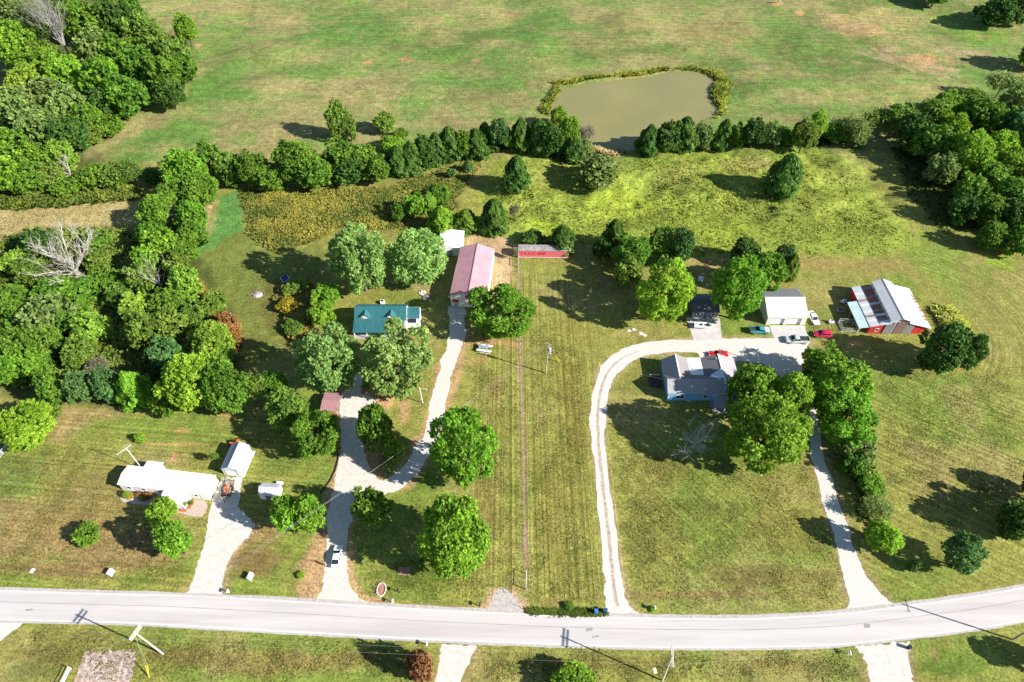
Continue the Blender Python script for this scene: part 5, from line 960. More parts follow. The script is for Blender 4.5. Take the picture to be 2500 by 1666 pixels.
# ---- long building with the pink roof
lb = empty("pole_building", (-16.0, 126.4, 0), R_(-5.1), "long white metal building with a pale pink roof", "building")
PINK = M("pink_metal_roof", (.50,.25,.29), .42, .08, .35, spec=.45, col2=(.60,.33,.37)); RIBC = M("brown_trim", (.17,.09,.10), .6, .1, 1)
MB().prism([(0,-.05),(9.4,-.05),(9.4,3.92),(4.7,5.4),(0,3.92)], 0, 11.8).build("wall", WHITE, lb); MB().prism([(.02,-.05),(9.38,-.05),(9.38,3.9),(4.7,5.38),(.02,3.9)], 11.8, 18.9).build("wall", WHITE, lb)
roof_y(lb, 0, 9.4, 0, 11.8, 4.0, 5.5, PINK, None, .15, .9, capm=RIBC, eave=.15); roof_y(lb, .15, 9.25, 12.0, 19.0, 4.12, 5.62, PINK, None, .12, .9, capm=RIBC, eave=.15)
MB().box(-.12,-.02,-.05,.05,0,3.9).build("corner_trim", RIBC, lb)
BLW = M("sky_blue_door", (.35,.42,.50), .6, .05, 1)
door(lb, .9, 1.9, 2.05, 0, BLW); gd = MB()
for k in range(4): gd.box(5.0, 8.6, -.05+.01*(k%2), -.004, .03+k*.7, .70+k*.7)
gd = gd.build("overhead_door", WHITE, lb)
for k in range(4): MB().box(5.2+k*.85, 5.8+k*.85, -.07, -.052, 1.5, 1.8).build("pane", GLASS, gd)
hp = empty("basketball_goal", (-11.1, 125.7, 3.7), R_(-5.1), "red basketball backboard on the pink-roofed building's gable", "backboard")
REDB = M("bright_red_plastic", (.55,.02,.02), .45, .08, 2, spec=.4)
MB().box(-.9,.9,-.42,-.36,0,1.15).build("backboard", REDB, hp); MB().box(-.75,.75,-.35,0,.1,.2).box(-.75,-.65,-.35,.3,.5,.6).box(.65,.75,-.35,.3,.5,.6).build("bracket", REDB, hp)
MB().box(-.6,.55,-.445,-.423,.18,.42).build("marking", M("pale_marking", (.75,.6,.58), .5, .05, 1), hp); MB().box(-.86,.86,-.445,-.423,-.0+.02,.1).build("marking", TRIMW, hp)
rim = MB(); 
for k in range(10): a0 = 6.28*k/10; a1 = 6.28*(k+1)/10; rim.tube((.23*math.cos(a0),-.72+.23*math.sin(a0),.3),(.23*math.cos(a1),-.72+.23*math.sin(a1),.3),.02,.02,4)
rim.build("rim", REDB, hp)
aw = MB().slab((.5,-.7,2.15),(2.2,-.7,2.15),(2.2,-.05,2.5),(.5,-.05,2.5),.05).build("door_awning", REDB, lb)
dish = MB().box(-.5,-.1,.1,.5,2.9,3.6).build("wall_unit", SIDE, lb)

# ---- white back shed, red trailer
wb = empty("shed", (-17.2, 146.3, 0), R_(-1), "white-roofed shed behind the long pink-roofed building", "shed")
walls_y(wb, -3.2, 3.2, 0, 7.4, 2.75, 3.15, WHITE); roof_y(wb, -3.3, 3.3, 0, 7.4, 2.85, 3.3, WHITEROOF, None, .2, .9, eave=.15); MB().tube((2.2,1.2,3.0),(2.2,1.2,3.5),.12).build("vent_pipe", GLASS, wb); door(wb, -.6, .6, 2.1, 0, GALVD)
tr = empty("house_trailer", (8.8, 145.2, 0), R_(-1), "old red and grey-roofed trailer at the edge of the meadow", "trailer")
PINKR = M("faded_red_siding", (.60,.115,.135), .55, .15, .8, col2=(.66,.17,.19), spec=.3, stretch=(.4, 1, 3)); DREDM = M("red_shutter", (.50,.02,.03), .5, .1, 2)
MB().box(-7.0,7.0,0,2.4,.35,2.75).build("body", PINKR, tr); MB().prismx([(-.1,2.751),(2.5,2.751),(2.5,2.86),(1.2,3.05),(-.1,2.86)], -7.1, 7.1).build("roof", M("grimy_grey_roof", (.25,.215,.215), .8, .35, .5, col2=(.43,.40,.40), contrast=.2), tr)
MB().box(-7.02,7.02,-.04,-.003,.3,.42).box(-7.05,-6.95,-.05,2.4,.35,2.85).build("trim", TRIMW, tr)
for i, x in enumerate((-6.1,-5.0,-3.9,-2.8,-1.4,-.3)):
    f = MB().box(x,x+.85,-.07,-.003,1.45,2.2).build("window", DREDM, tr)
    if i < 4: MB().box(x+.15,x+.6,-.09,-.072,1.55,2.05).build("pane", M("faded_pink", (.55,.2,.22), .5, .1, 2), f)
for x in (-5,-1,3,6): MB().box(x-.2,x+.2,.2,2.2,0,.349).build("block_pier", GALVD, tr)
MB().ell((7.35,1.0,2.35),(.25,.6,.55)).build("end_cap", TRIMW, tr, smooth=True)
MB().tube((-4.1,1.2,3.0),(-4.1,1.2,3.4),.06).build("vent_pipe", GLASS, tr)

# ---- white mobile home
mh = empty("mobile_home", (-81.7, 72.05, 0), R_(-7.1), "long white mobile home with a white roof and front porch", "mobile home")
MB().prismx([(0,-.05),(4.4,-.05),(4.4,2.5),(2.2,3.0),(0,2.5)], 0, 19.1).build("wall", WHITE, mh)
roof_x(mh, 0, 19.1, 0, 4.4, 2.6, 3.1, WHITEROOF, 2.2, .2, 1.2, eave=.15)
MB().box(3.6,6.6,4.4,5.9,-.05,2.35).build("bump_out", WHITE, mh); MB().slab((3.3,6.15,2.42),(3.3,4.0,2.72),(6.9,4.0,2.72),(6.9,6.15,2.42),.1).build("bump_roof", WHITEROOF, mh)
MB().slab((10.1,-2.75,2.4),(15.1,-2.75,2.4),(15.1,.05,2.72),(10.1,.05,2.72),.1).build("porch_roof", WHITEROOF, mh)
for x in (10.25,12.5,14.9): MB().box(x-.07,x+.07,-2.65,-2.51,.3,2.35).build("porch_post", TRIMW, mh)
BRICKM = M("red_brick_step", (.38,.13,.075), .9, .25, 3)
MB().box(10.2,15.0,-2.6,-.02,.0,.32).build("porch_floor", SIDE, mh); MB().box(15.0,15.9,-2.4,-.4,.0,.22).build("brick_step", BRICKM, mh); MB().box(13.9,15.3,-3.2,-2.62,.0,.2).build("brick_step", BRICKM, mh)
for x0, x1 in ((1.4,2.4),(4.6,5.6),(8.2,9.0),(16.2,17.0)): window(mh, x0, x1, 1.1, 1.95, 0)
door(mh, 12.0, 12.9, 2.05, 0, SIDE); MB().tube((17.6,-.06,.1),(17.6,-.06,2.5),.05).build("downspout", GALVD, mh)
MB().box(.0,19.1,-.03,-.004,.0,.35).build("skirting", SIDE, mh)
ant = empty("antenna_mast", (-79.6, 77.2, 0), 0, "tall white mast with a television antenna behind the mobile home", "antenna")
MB().tube((0,0,0),(0,0,8.2),.09,.06).build("mast", TRIMW, ant); boom = MB().tube((-1.4,-1.5,8.0),(.6,.9,8.0),.03).build("boom", TRIMW, ant)
for k in range(11):
    t = k / 10; c_ = Vector((-1.4,-1.5,8.0)).lerp(Vector((.6,.9,8.0)), t); w = .35 + .85 * t
    MB().tube(c_ + Vector((w*.77,-w*.64,0)), c_ - Vector((w*.77,-w*.64,0)), .014).build("element", TRIMW, boom)
# ---- white gable shed, small grey shed, carport, hut
ws = empty("shed", (-61.4, 75.75, 0), R_(-6.7), "white gable shed with a grey metal roof beside the mobile home", "shed")
GREYR = M("grey_blue_metal", (.36,.37,.43), .45, .05, .6, spec=.45)
walls_y(ws, 0, 3.8, 0, 6.1, 2.6, 3.55, WHITE); roof_y(ws, 0, 3.8, 0, 6.1, 2.62, 3.65, GREYR, None, .18, .6, eave=.15)
gdr = MB().box(.6,3.0,-.05,-.003,.05,2.2).build("roll_door", WHITE, ws); MB().box(3.15,3.25,-.04,-.003,.05,2.3).build("door_trim", GALVD, ws); MB().box(.5,.6,-.06,-.003,.05,2.3).box(3.0,3.1,-.06,-.003,.05,2.3).box(.5,3.1,-.06,-.003,2.2,2.3).build("door_trim", BLUEG, ws)
MB().box(3.8,4.35,-.2,6.4,0,.12).build("foundation", SIDE, ws)
gs = empty("shed", (-52.2, 69.95, 0), R_(-4), "small ribbed grey metal shed left of the two bright trees", "shed")
GRIB = M("grey_white_metal", (.48,.48,.52), .45, .08, 1, spec=.45)
walls_x(gs, 0, 3.8, 0, 2.6, 2.05, 2.75, WHITE); roof_x(gs, 0, 3.8, 0, 2.6, 2.1, 2.9, GRIB, 1.3, .12, .26, eave=.12); door(gs, 1.2, 2.5, 1.8, 0, BLUEG)
cart = empty("utility_cart", (-49.0, 73.4, 0), R_(-4), "white slatted cart behind the small grey shed", "cart")
MB().box(-.7,.7,-.35,.35,.35,.42).build("bed", TRIMW, cart)
for k in range(4): MB().box(-.7,.7,-.35+.2*k,-.29+.2*k,.42,.8).build("slat", TRIMW, cart)
for s in (-.5, .5): MB().tube((s,-.4,.2),(s,-.33,.2),.2,.2,10).build("wheel", GLASS, cart); MB().tube((s,.33,.2),(s,.4,.2),.2,.2,10).build("wheel", GLASS, cart)
cp = empty("carport", (-43.3, 91.2, 0), R_(-3), "carport with a dusty pink roof beside the sandy drive", "carport")
PINKB = M("dusty_pink_metal", (.36,.20,.215), .5, .08, .8, spec=.4)
roof_x(cp, 0, 3.6, 0, 4.8, 2.2, 2.6, PINKB, 2.4, .2, .5, eave=.2)
for x in (.1, 3.5):
    for y in (.1, 4.7): MB().box(x-.05,x+.05,y-.05,y+.05,0,2.15).build("post", TRIMW, cp)
MB().prism([(3.6,2.1),(3.68,2.1),(3.68,2.3),(3.6,2.3)], 0, 4.8).build("gable_trim", RIBC, cp)
hx, hy = G(697, 688); hut = empty("play_hut", (hx, hy, 0), R_(38), "small hut with a blue roof and red side in the mown yard", "hut")
NAVY = M("navy_canvas", (.03,.05,.20), .6, .1, 2)
MB().box(-.8,.8,-.8,.8,0,1.35).build("body", M("dark_red_board", (.22,.03,.04), .7, .1, 2), hut); roof_x(hut, -.8, .8, -.8, .8, 1.4, 2.1, NAVY, 0, .2, 5, eave=.25)
MB().tube((-1,-1.05,1.2),(-1,0,2.14),.06).tube((1,-1.05,1.2),(1,0,2.14),.06).tube((-1,-1.05,1.2),(1,-1.05,1.2),.06).box(-.85,-.78,-.85,-.78,0,1.3).build("white_trim", TRIMW, hut)
# ================================================================== VEHICLES
def paint(name, col, rough=.28): return M(name, col, rough, .02, 1, spec=.6)
TYRE = M("tyre_rubber", (.02,.02,.021), .85, .1, 3); RIM = M("wheel_rim", (.5,.5,.52), .35, .1, 3, metal=.6); CHROME = M("chrome", (.6,.6,.62), .25, .05, 2, metal=.8); LAMPR = M("tail_lamp_red", (.45,.01,.01), .3, .1, 3); LAMPW = M("head_lamp", (.75,.76,.78), .2, .05, 3); BLACKP = M("black_plastic", (.02,.02,.022), .6, .1, 3); BEDM = M("truck_bed_dark", (.035,.035,.04), .8, .2, 3)
def loft(rings, mat, name, parent, smooth_=True):
    n = len(rings[0]); vs = [p for r in rings for p in r]; fs = []
    for i in range(len(rings) - 1):
        for k in range(n): fs.append((i*n+k, i*n+(k+1)%n, (i+1)*n+(k+1)%n, (i+1)*n+k))
    fs += [tuple(range(n-1,-1,-1)), tuple(range((len(rings)-1)*n, len(rings)*n))]
    o = MB().add(vs, fs).build(name, mat, parent)
    if smooth_:
        o.data.shade_smooth()
        try: o.data.set_sharp_from_angle(angle=R_(38))
        except Exception: pass
    return o
def body_ring(x, w, zb, zs, crown=.03):
    h = [(w*.88,zb),(w,zb+.14),(w*1.0,zb+(zs-zb)*.55),(w*.965,zs-.06),(w*.90,zs),(w*.45,zs+crown)]
    return [(x,y,z) for y,z in h] + [(x,-y,z) for y,z in h[::-1]]
def car(name, label, cat, px, py, head, L, W, Ht, kind, col, hood=None, group=None, pos=None):
    x, y = pos or G(px, py); root = empty(name, (x, y, .02), head, label, cat, group)
    h = L / 2; w = W / 2; belt = Ht * .60 if kind != 'pickup' else Ht * .55; gc = .22
    sec = {'sedan': [(-h,.80,.52,.86),(-h+.12,.93,.36,.98),(-h*.72,1,gc,1.02),(-h*.3,1,gc,1.0),(h*.25,1,gc,.99),(h*.45,1,gc,.95),(h*.85,.96,gc+.05,.82),(h-.1,.86,.34,.70),(h,.72,.45,.62)],
           'coupe': [(-h,.82,.5,.84),(-h+.12,.94,.34,.92),(-h*.72,1,gc,.95),(-h*.3,1,gc,.95),(h*.15,1,gc,.93),(h*.4,1,gc,.88),(h*.85,.95,gc+.04,.72),(h-.1,.85,.32,.62),(h,.72,.42,.56)],
           'suv': [(-h,.86,.5,1.0),(-h+.1,.95,.38,1.03),(-h*.7,1,gc+.06,1.02),(-h*.3,1,gc+.06,1.0),(h*.25,1,gc+.06,.99),(h*.5,1,gc+.06,.96),(h*.88,.95,.34,.86),(h-.08,.86,.42,.76),(h,.74,.5,.70)],
           'pickup': [(-h,.95,.55,1.0),(-h+.06,1,.42,1.02),(-h*.5,1,.36,1.02),(0,1,.36,1.02),(h*.3,1,.36,1.02),(h*.5,1,.36,1.0),(h*.88,.97,.4,.93),(h-.08,.9,.44,.86),(h,.8,.52,.78)]}[kind]
    body = loft([body_ring(sx_, w*ww, zb, zs*belt/.98 if kind != 'pickup' else zs) for sx_, ww, zb, zs in sec], col, "body", root)
    zb_ = {'sedan': belt*1.0,'coupe': belt*.94,'suv': belt*1.0,'pickup': 1.03}[kind]
    cab = {'sedan': (-h*.78,-h*.42,h*.10,h*.46),'coupe': (-h*.62,-h*.22,h*.02,h*.34),'suv': (-h*.93,-h*.78,h*.12,h*.46),'pickup': (-h*.16,-h*.10,h*.28,h*.52)}[kind]
    x0, x1, x2, x3 = cab; wt = w*.74; wb = w*.90; zt = Ht
    rings = []
    def cr(x, wl, wu, za, zz): return [(x,wl,za),(x,wu,zz-.06),(x,wu*.86,zz),(x,-wu*.86,zz),(x,-wu,zz-.06),(x,-wl,za)]
    za = zb_ - .05
    rings = [cr(x0,wb,wb*.97,za,za+.1), cr(x1,wb,wt,za,zt-.03), cr((x1+x2)/2,wb,wt,za,zt), cr(x2,wb,wt,za,zt-.02), cr(x3,wb,wb*.97,za,za+.1)]
    cabo = loft(rings, col, "cabin", root)
    def lift(q, n, e=.025): return [Vector(p) + n*e for p in q]
    def pane(q, nm):
        q = [Vector(p) for p in q]; n = (q[1]-q[0]).cross(q[3]-q[0]).normalized(); c_ = sum(q, Vector())/4
        if n.dot(c_ - Vector(((x1+x2)/2,0,zb_))) < 0: n = -n
        cc = [p.lerp(c_, .10) for p in q]; MB().add(lift(cc, n) , [(0,1,2,3)]).build(nm, GLASS, root)
    pane([(x3,wb*.95,za+.1),(x3,-wb*.95,za+.1),(x2,-wt*.95,zt-.05),(x2,wt*.95,zt-.05)], "windshield")
    pane([(x0,wb*.95,za+.1),(x0,-wb*.95,za+.1),(x1,-wt*.95,zt-.05),(x1,wt*.95,zt-.05)], "rear_window")
    for s in (1,-1):
        xm = (x1+x2)/2 - .05
        pane([(x2+(x3-x2)*.55,s*wb,za+.12),(xm+.03,s*wb,za+.12),(xm+.03,s*wt,zt-.1),(x2+.02,s*wt,zt-.1)], "side_window")
        pane([(xm-.03,s*wb,za+.12),(x0+(x1-x0)*.55,s*wb,za+.12),(x1-.02,s*wt,zt-.1),(xm-.03,s*wt,zt-.1)], "side_window")
    rw = {'sedan':.32,'coupe':.32,'suv':.35,'pickup':.38}[kind]
    for sx_ in (h*.62, -h*.60):
        for s in (1,-1):
            t_ = MB().tube((sx_,s*(w-.2),rw),(sx_,s*(w+.015),rw),rw,rw,16).build("wheel", TYRE, root); MB().tube((sx_,s*(w+.0),rw),(sx_,s*(w+.03),rw),rw*.62,rw*.58,12).build("rim", RIM, t_)
    for s in (1,-1):
        MB().box(h-.16,h-.02,s*w*.62-.16,s*w*.62+.16,.60,.74).build("headlight", LAMPW, root); MB().box(-h-.01,-h+.12,s*w*.68-.13,s*w*.68+.13,.66,.86).build("tail_light", LAMPR, root)
        MB().box(x3-.35,x3-.15,min(s*wb,s*(wb+.2)),max(s*wb,s*(wb+.2)),zb_+.02,zb_+.16).build("mirror", BLACKP, root)
    if hood is not None:
        MB().slab((h*.52,-w*.86,1.055),(h*.92,-w*.80,.985),(h*.92,w*.80,.985),(h*.52,w*.86,1.055),.03).build("hood", hood, root)
    if kind == 'pickup':
        MB().box(-h+.08,-h*.18,-w*.84,w*.84,1.02,1.075).build("bed_liner", BEDM, root)
        MB().box(-h+.02,-h*.17,w*.84,w*.97,1.0,1.24).box(-h+.02,-h*.17,-w*.97,-w*.84,1.0,1.24).box(-h,-h+.09,-w*.97,w*.97,1.0,1.24).build("bed_side", col, root)
        MB().box(-h-.12,-h-.0,-w*.9,w*.9,.5,.62).box(h-.04,h+.1,-w*.86,w*.86,.48,.64).build("bumper", CHROME, root)
    if kind == 'suv': MB().box(x1+.2,x2-.1,-wt*.72,-wt*.66,zt,zt+.06).box(x1+.2,x2-.1,wt*.66,wt*.72,zt,zt+.06).build("roof_rack", BLACKP, root)
    if kind == 'sedan': MB().box(-h+.05,-h+.3,-w*.8,w*.8,belt+.08,belt+.12).box(-h+.12,-h+.2,-w*.6,-w*.55,belt-.02,belt+.08).box(-h+.12,-h+.2,w*.55,w*.6,belt-.02,belt+.08).build("spoiler", col, root)
    return root
PW = paint("car_white", (.80,.80,.80)); PR = paint("car_red", (.60,.012,.015)); PS = paint("car_silver", (.46,.50,.53)); PT = paint("car_teal", (.03,.26,.31)); PP = paint("car_raspberry", (.55,.02,.07)); PW2 = paint("hood_white", (.78,.78,.78), .4)
car("parked_car", "white sedan with a rear spoiler parked on the sandy drive", "car", 824, 1362, R_(91), 4.6, 1.8, 1.42, 'sedan', PW, group="vehicles parked at the houses")
car("parked_car", "bright red low coupe parked behind the blue house", "car", 1752, 868, R_(181), 4.7, 1.85, 1.22, 'coupe', PR, group="vehicles parked at the houses")
car("pickup_truck", "silver extended-cab pickup truck below the garage apron", "pickup truck", 1944, 834, R_(178), 5.9, 2.0, 1.78, 'pickup', PS, group="vehicles parked at the houses")
car("pickup_truck", "teal pickup truck with a white hood on the grass", "pickup truck", 1853, 811, R_(-1), 5.0, 1.85, 1.65, 'pickup', PT, PW2, group="vehicles parked at the houses")
car("parked_car", "raspberry red station wagon with a dark roof rack near the barn", "car", 2006, 820, R_(178), 4.4, 1.75, 1.58, 'suv', PP, group="vehicles parked at the houses")
car("parked_car", "white sedan parked along the right wall of the garage", "car", 1985, 781, R_(-83), 4.6, 1.8, 1.42, 'sedan', PW, group="vehicles parked at the houses")

# utility trailer with scrap, boat, pontoon frame
BLKM = M("black_steel", (.025,.025,.027), .6, .2, 3); PLANKM = M("trailer_planks", (.33,.27,.20), .9, .2, 2.5)
ut = empty("utility_trailer", (-59.5, 70.4, .02), R_(3), "black open utility trailer loaded with rusty scrap before the white shed", "trailer")
for k in range(6): MB().box(-.9+k*.3,-.62+k*.3,0,3.6,.5,.56).build("plank", PLANKM, ut)
for s in (-.95,.95):
    MB().box(s-.04,s+.04,0,3.6,.44,.5).box(s-.04,s+.04,0,3.6,.95,1.0).build("side_rail", BLKM, ut)
    for y in (0,1.2,2.4,3.55): MB().box(s-.04,s+.04,y,y+.06,.5,.95).build("rail_post", BLKM, ut)
    t_ = MB().tube((s*1.08,1.6,.33),(s*1.3,1.6,.33),.33,.33,14).build("wheel", TYRE, ut); MB().tube((s*1.31,1.6,.33),(s*1.33,1.6,.33),.2,.18,10).build("rim", RIM, t_); MB().box(min(s*1.05,s*1.34),max(s*1.05,s*1.34),1.1,2.1,.68,.72).build("fender", BLKM, ut)
gate_ = MB().box(-.95,.95,3.6,3.65,.5,.56).box(-.95,.95,3.75,3.8,1.45,1.5)
for k in range(7): gate_.box(-.95+k*.305,-.91+k*.305,3.65,3.7,.5,1.5)
gate_.build("tailgate", BLKM, ut); MB().tube((-.8,0,.47),(0,-1.5,.45),.05).tube((.8,0,.47),(0,-1.5,.45),.05).tube((0,-1.3,.0),(0,-1.3,.7),.035).build("hitch", BLKM, ut); MB().box(-.95,.95,-.03,.0,.5,1.0).build("front_rail", BLKM, ut)
scrapm = [M("scrap_rust", (.30,.08,.04), .7, .3, 4), M("scrap_orange", (.55,.17,.02), .5, .1, 3), M("scrap_dark", (.08,.05,.04), .7, .2, 3), M("scrap_pink", (.5,.25,.2), .7, .2, 3)]
rs = random.Random(4)
for k in range(16):
    x, y = rs.uniform(-.65,.65), .3 + (k//4)*.6 + rs.uniform(-.15,.15); o = MB().box(-rs.uniform(.1,.35),rs.uniform(.1,.35),-rs.uniform(.1,.3),rs.uniform(.1,.3),0,rs.uniform(.15,.6)).build("scrap_piece", scrapm[k%4], None, (-59.5+x, 70.4+y, .59)); o.rotation_euler = (rs.uniform(-.3,.3), rs.uniform(-.3,.3), rs.uniform(0,3)); tag(o, ["rust-brown","orange","near-black","dusty pink"][k%4] + " scrap piece, " + ["closest to the hitch","second from the hitch","third from the hitch","farthest from the hitch"][k//4] + " of its colour on the utility trailer", "scrap", "scrap pieces on the utility trailer")
WB = M("boat_gelcoat", (.80,.80,.80), .35, .02, 1, spec=.5)
bt = empty("motor_boat", (49.0, 118.6, .3), R_(-4), "white open boat lying on the concrete slab before the blue shed", "boat")
rings = []
for t in np.linspace(0, 1, 9):
    wx_ = .95 * (1 - max(0, (t-.45)/.55)**2 * .97) ; xx = -2.6 + 5.2*t; zk = .0 + .45*max(0,(t-.5)/.5)**2
    rings.append([(xx,wx_,.75+.1*t),(xx,wx_*.75,.25+zk*.6),(xx,0,zk-.28),(xx,-wx_*.75,.25+zk*.6),(xx,-wx_,.75+.1*t),(xx,-wx_*.8,.72+.1*t),(xx,0,.6+.1*t),(xx,wx_*.8,.72+.1*t)])
loft(rings, WB, "hull", bt); 
for x in (-.9,.4): MB().box(x,x+.35,-.3,.3,.66,1.0).build("seat", BLACKP, bt)
MB().box(-2.85,-2.6,-.22,.22,.3,1.15).build("outboard_motor", BLACKP, bt); MB().box(1.1,1.2,-.6,.6,.75,1.1).build("windshield", GLASS, bt); MB().box(1.45,2.0,-.32,.32,.77,.80).build("deck_hatch", GALVD, bt)
pt = empty("pontoon_frame", (-6.7, 111.2, 0), R_(-10), "pair of white pontoons on a frame beside the gravel drive", "pontoon")
for s in (-.85,.85):
    MB().tube((-1.9,s,.55),(1.3,s,.55),.3,.3,14).build("pontoon", WB, pt, smooth=False); MB().tube((1.3,s,.55),(1.95,s,.72),.3,.05,14).build("nose_cone", WB, pt)
MB().box(-1.5,-.9,-.9,.9,.86,.95).box(.3,.7,-.9,.9,.86,.95).build("cross_member", GALVD, pt); MB().box(-1.0,.4,-.45,.45,.86,1.0).build("deck_box", M("blue_grey_box", (.22,.26,.34), .6, .1, 2), pt); MB().tube((-1.8,-1.35,.15),(1.4,-1.2,.15),.06).build("loose_pipe", TRIMW, pt)
mw = empty("riding_mower", (*G(574,1082), 0), R_(12), "orange zero-turn mower behind the white gable shed", "mower")
ORG = M("mower_orange", (.62,.17,.02), .45, .1, 2)
MB().box(-1.1,1.0,-.5,.5,.3,.62).build("body", ORG, mw, bevel=.06); MB().box(-.25,.35,-.3,.3,.62,.78).box(-.35,-.22,-.3,.3,.7,1.2).build("seat", BLACKP, mw); MB().box(-1.2,-.3,-.75,.75,.15,.3).build("deck", BLACKP, mw)
for x in (-.9,.8):
    for s in (-.6,.6): MB().tube((x,s-.12,.28),(x,s+.12,.28),.28,.28,12).build("wheel", TYRE, mw)
MB().tube((.3,-.3,.7),(.9,-.2,1.5),.03).tube((.3,.3,.7),(.9,.2,1.5),.03).build("lever", BLACKP, mw)
wbw = empty("wheelbarrow", (*G(513,1191), 0), R_(60), "red wheelbarrow at the mobile home's right end", "wheelbarrow")
MB().add([(-.5,-.35,.65),(.5,-.25,.6),(.5,.25,.6),(-.5,.35,.65),(-.3,-.2,.3),(.3,-.15,.3),(.3,.15,.3),(-.3,.2,.3)],[(4,5,6,7),(0,1,5,4),(1,2,6,5),(2,3,7,6),(3,0,4,7)]).build("tray", REDB, wbw); MB().tube((-1.2,-.3,.6),(.7,-.05,.25),.03).tube((-1.2,.3,.6),(.7,.05,.25),.03).build("handle", TRIMW, wbw); MB().tube((.7,-.06,.2),(.7,.06,.2),.2,.2,12).build("wheel", TYRE, wbw)
js = empty("workbench", (*G(2029,789), 0), R_(5), "small rust and white machine standing left of the pipe pen", "machine")
MB().box(-.7,.7,-.5,.5,.4,.55).build("top", GALV, js); MB().box(-.6,.6,-.45,.45,.0,.4).build("base", RUST2, js)
MB().ell((-.45,.3,.8),(.25,.22,.28)).build("tank", TRIMW, js, smooth=True); MB().tube((.35,.2,.55),(.35,.2,1.15),.12).build("pipe", GLASS, js)
cr1 = empty("stock_tank", (*G(2051,760), 0), R_(4), "dark square stock tank in the barn's shadow", "tank"); MB().box(-.75,.75,-.6,.6,0,.6).build("shell", M("tank_blue_grey", (.16,.17,.22), .5, .1, 2), cr1); MB().box(-.65,.65,-.5,.5,.6,.62).build("water", GLASS, cr1); MB().box(-.8,.8,-.65,-.6,.52,.62).box(-.8,.8,.6,.65,.52,.62).box(-.8,-.75,-.6,.6,.52,.62).box(.75,.8,-.6,.6,.52,.62).build("rim", GALV, cr1)
cv = empty("covered_machine", (*G(2059,739), 0), R_(10), "white and blue tarp-covered machine behind the barn's porch", "machine"); MB().ell((0,0,.5),(1.0,.6,.6),12,7).build("cover", TARP, cv, smooth=True); MB().ell((.75,.1,.45),(.7,.55,.5),10,6).build("blue_cover", NAVY, cv, smooth=True); MB().tube((-.8,-.45,.2),(-.8,-.55,.2),.2,.2,10).tube((.9,-.45,.2),(.9,-.55,.2),.2,.2,10).build("wheel", TYRE, cv)
tk = empty("garden_cart", (*G(2075,892), 0), R_(8), "small grey cart at the edge of the trees right of the drive", "cart"); MB().box(-.45,.45,-.7,.7,.4,.85).build("box", M("cart_blue_grey", (.28,.30,.38), .5, .1, 2), tk); MB().box(-.4,.4,-.75,-.70,.1,.4).build("front", TRIMW, tk)
for s in (-.5,.5): MB().tube((s-.05,0,.25),(s+.05,0,.25),.25,.25,12).build("wheel", TYRE, tk)

# ================================================================== POLES, WIRES, FENCES
WOOD = M("weathered_pole", (.34,.30,.245), .9, .2, 2, .3, 8, col2=(.50,.46,.40)); WOODL = M("pale_pole", (.56,.53,.46), .85, .15, 2); INS = M("insulator", (.62,.62,.63), .35, .05, 2); TRF = M("transformer_grey", (.50,.56,.60), .45, .08, 2); WIRE = M("aluminium_wire", (.50,.49,.44), .5, .05, 1, spec=.5)
POLES = {}
def upole(key, base, top, Ht, arms, label, mat, transformer=False, armdir=None, arml=1.25):
    bx, by = G(*base); tx, ty = G(top[0], top[1], Ht); root = empty("utility_pole", (bx, by, 0), 0, label, "utility pole", "utility poles with wires")
    t_ = Vector((tx - bx, ty - by, Ht)); MB().tube((0,0,-.2), t_, .17, .11, 10).build("pole", mat, root)
    ad = Vector(armdir or (0, 1, 0)).normalized(); pts = []
    for k, f in enumerate(arms):
        c = t_ * f
        for off in ((-.14,) if len(arms) == 1 else (-.12 , .12)):
            o_ = Vector((-ad.y, ad.x, 0)) * off
            MB().tube(c - ad * arml + o_, c + ad * arml + o_, .06, .06, 5).build("crossarm", mat, root)
        for s in (-.95, -.1, .95):
            p = c + ad * arml * s; MB().tube(p, p + Vector((0,0,.28)), .05, .035, 6).build("insulator", INS, root); pts.append(Vector((bx, by, 0)) + p + Vector((0,0,.28)))
    if transformer:
        c = t_ * .80 + Vector((.38, -.1, 0)); MB().tube(c - Vector((0,0,.55)), c + Vector((0,0,.55)), .30, .30, 12).tube(c + Vector((0,0,.55)), c + Vector((0,0,.66)), .30, .14, 12).build("transformer", TRF, root); MB().tube(t_ * .69 + Vector((.1,0,0)), t_ * .69 + Vector((.6,-.1,0)), .05).build("bracket", TRF, root); MB().ell(tuple(t_ * .69 + Vector((.6,-.1,-.1))), (.16,.16,.14)).build("lamp", INS, root)
    pts.append(Vector((bx, by, 0)) + t_); POLES[key] = pts; return root
upole('a', (398,1597), (326,1542), 11.4, (.965,.92), "pale pole with a double crossarm leaning over the road's lower left", WOODL, armdir=(.35, .94, 0))
upole('b', (1332,911), (1340,839), 10.8, (.985,), "pole with a grey transformer beside the fence line", WOOD, True, (.8,-.6,0), .55)
upole('c', (1617,1662), (1643,1600), 11.0, (.97,.93), "pole with a double crossarm at the bottom right of the middle", WOODL, armdir=(.12, .99, 0), arml=1.6)
upole('d', (2472,1562), (2560,1512), 11.0, (.96,), "pole at the right edge below the road", WOOD, armdir=(.1, .99, 0))
lp = empty("light_pole", (*G(1032,984), 0), 0, "white yard light pole between the two gravel drives", "light pole"); lpt = Vector((*G(1024,947,5.6), 5.6)) - lp.location
MB().tube((0,0,0), lpt, .11, .08, 8).build("pole", TRIMW, lp); MB().tube(lpt*.97, lpt*.97 + Vector((1.5,-.35,.1)), .04).build("arm", TRIMW, lp); MB().ell(tuple(lpt*.97 + Vector((1.6,-.37,.02))), (.22,.14,.1)).build("lamp", INS, lp)
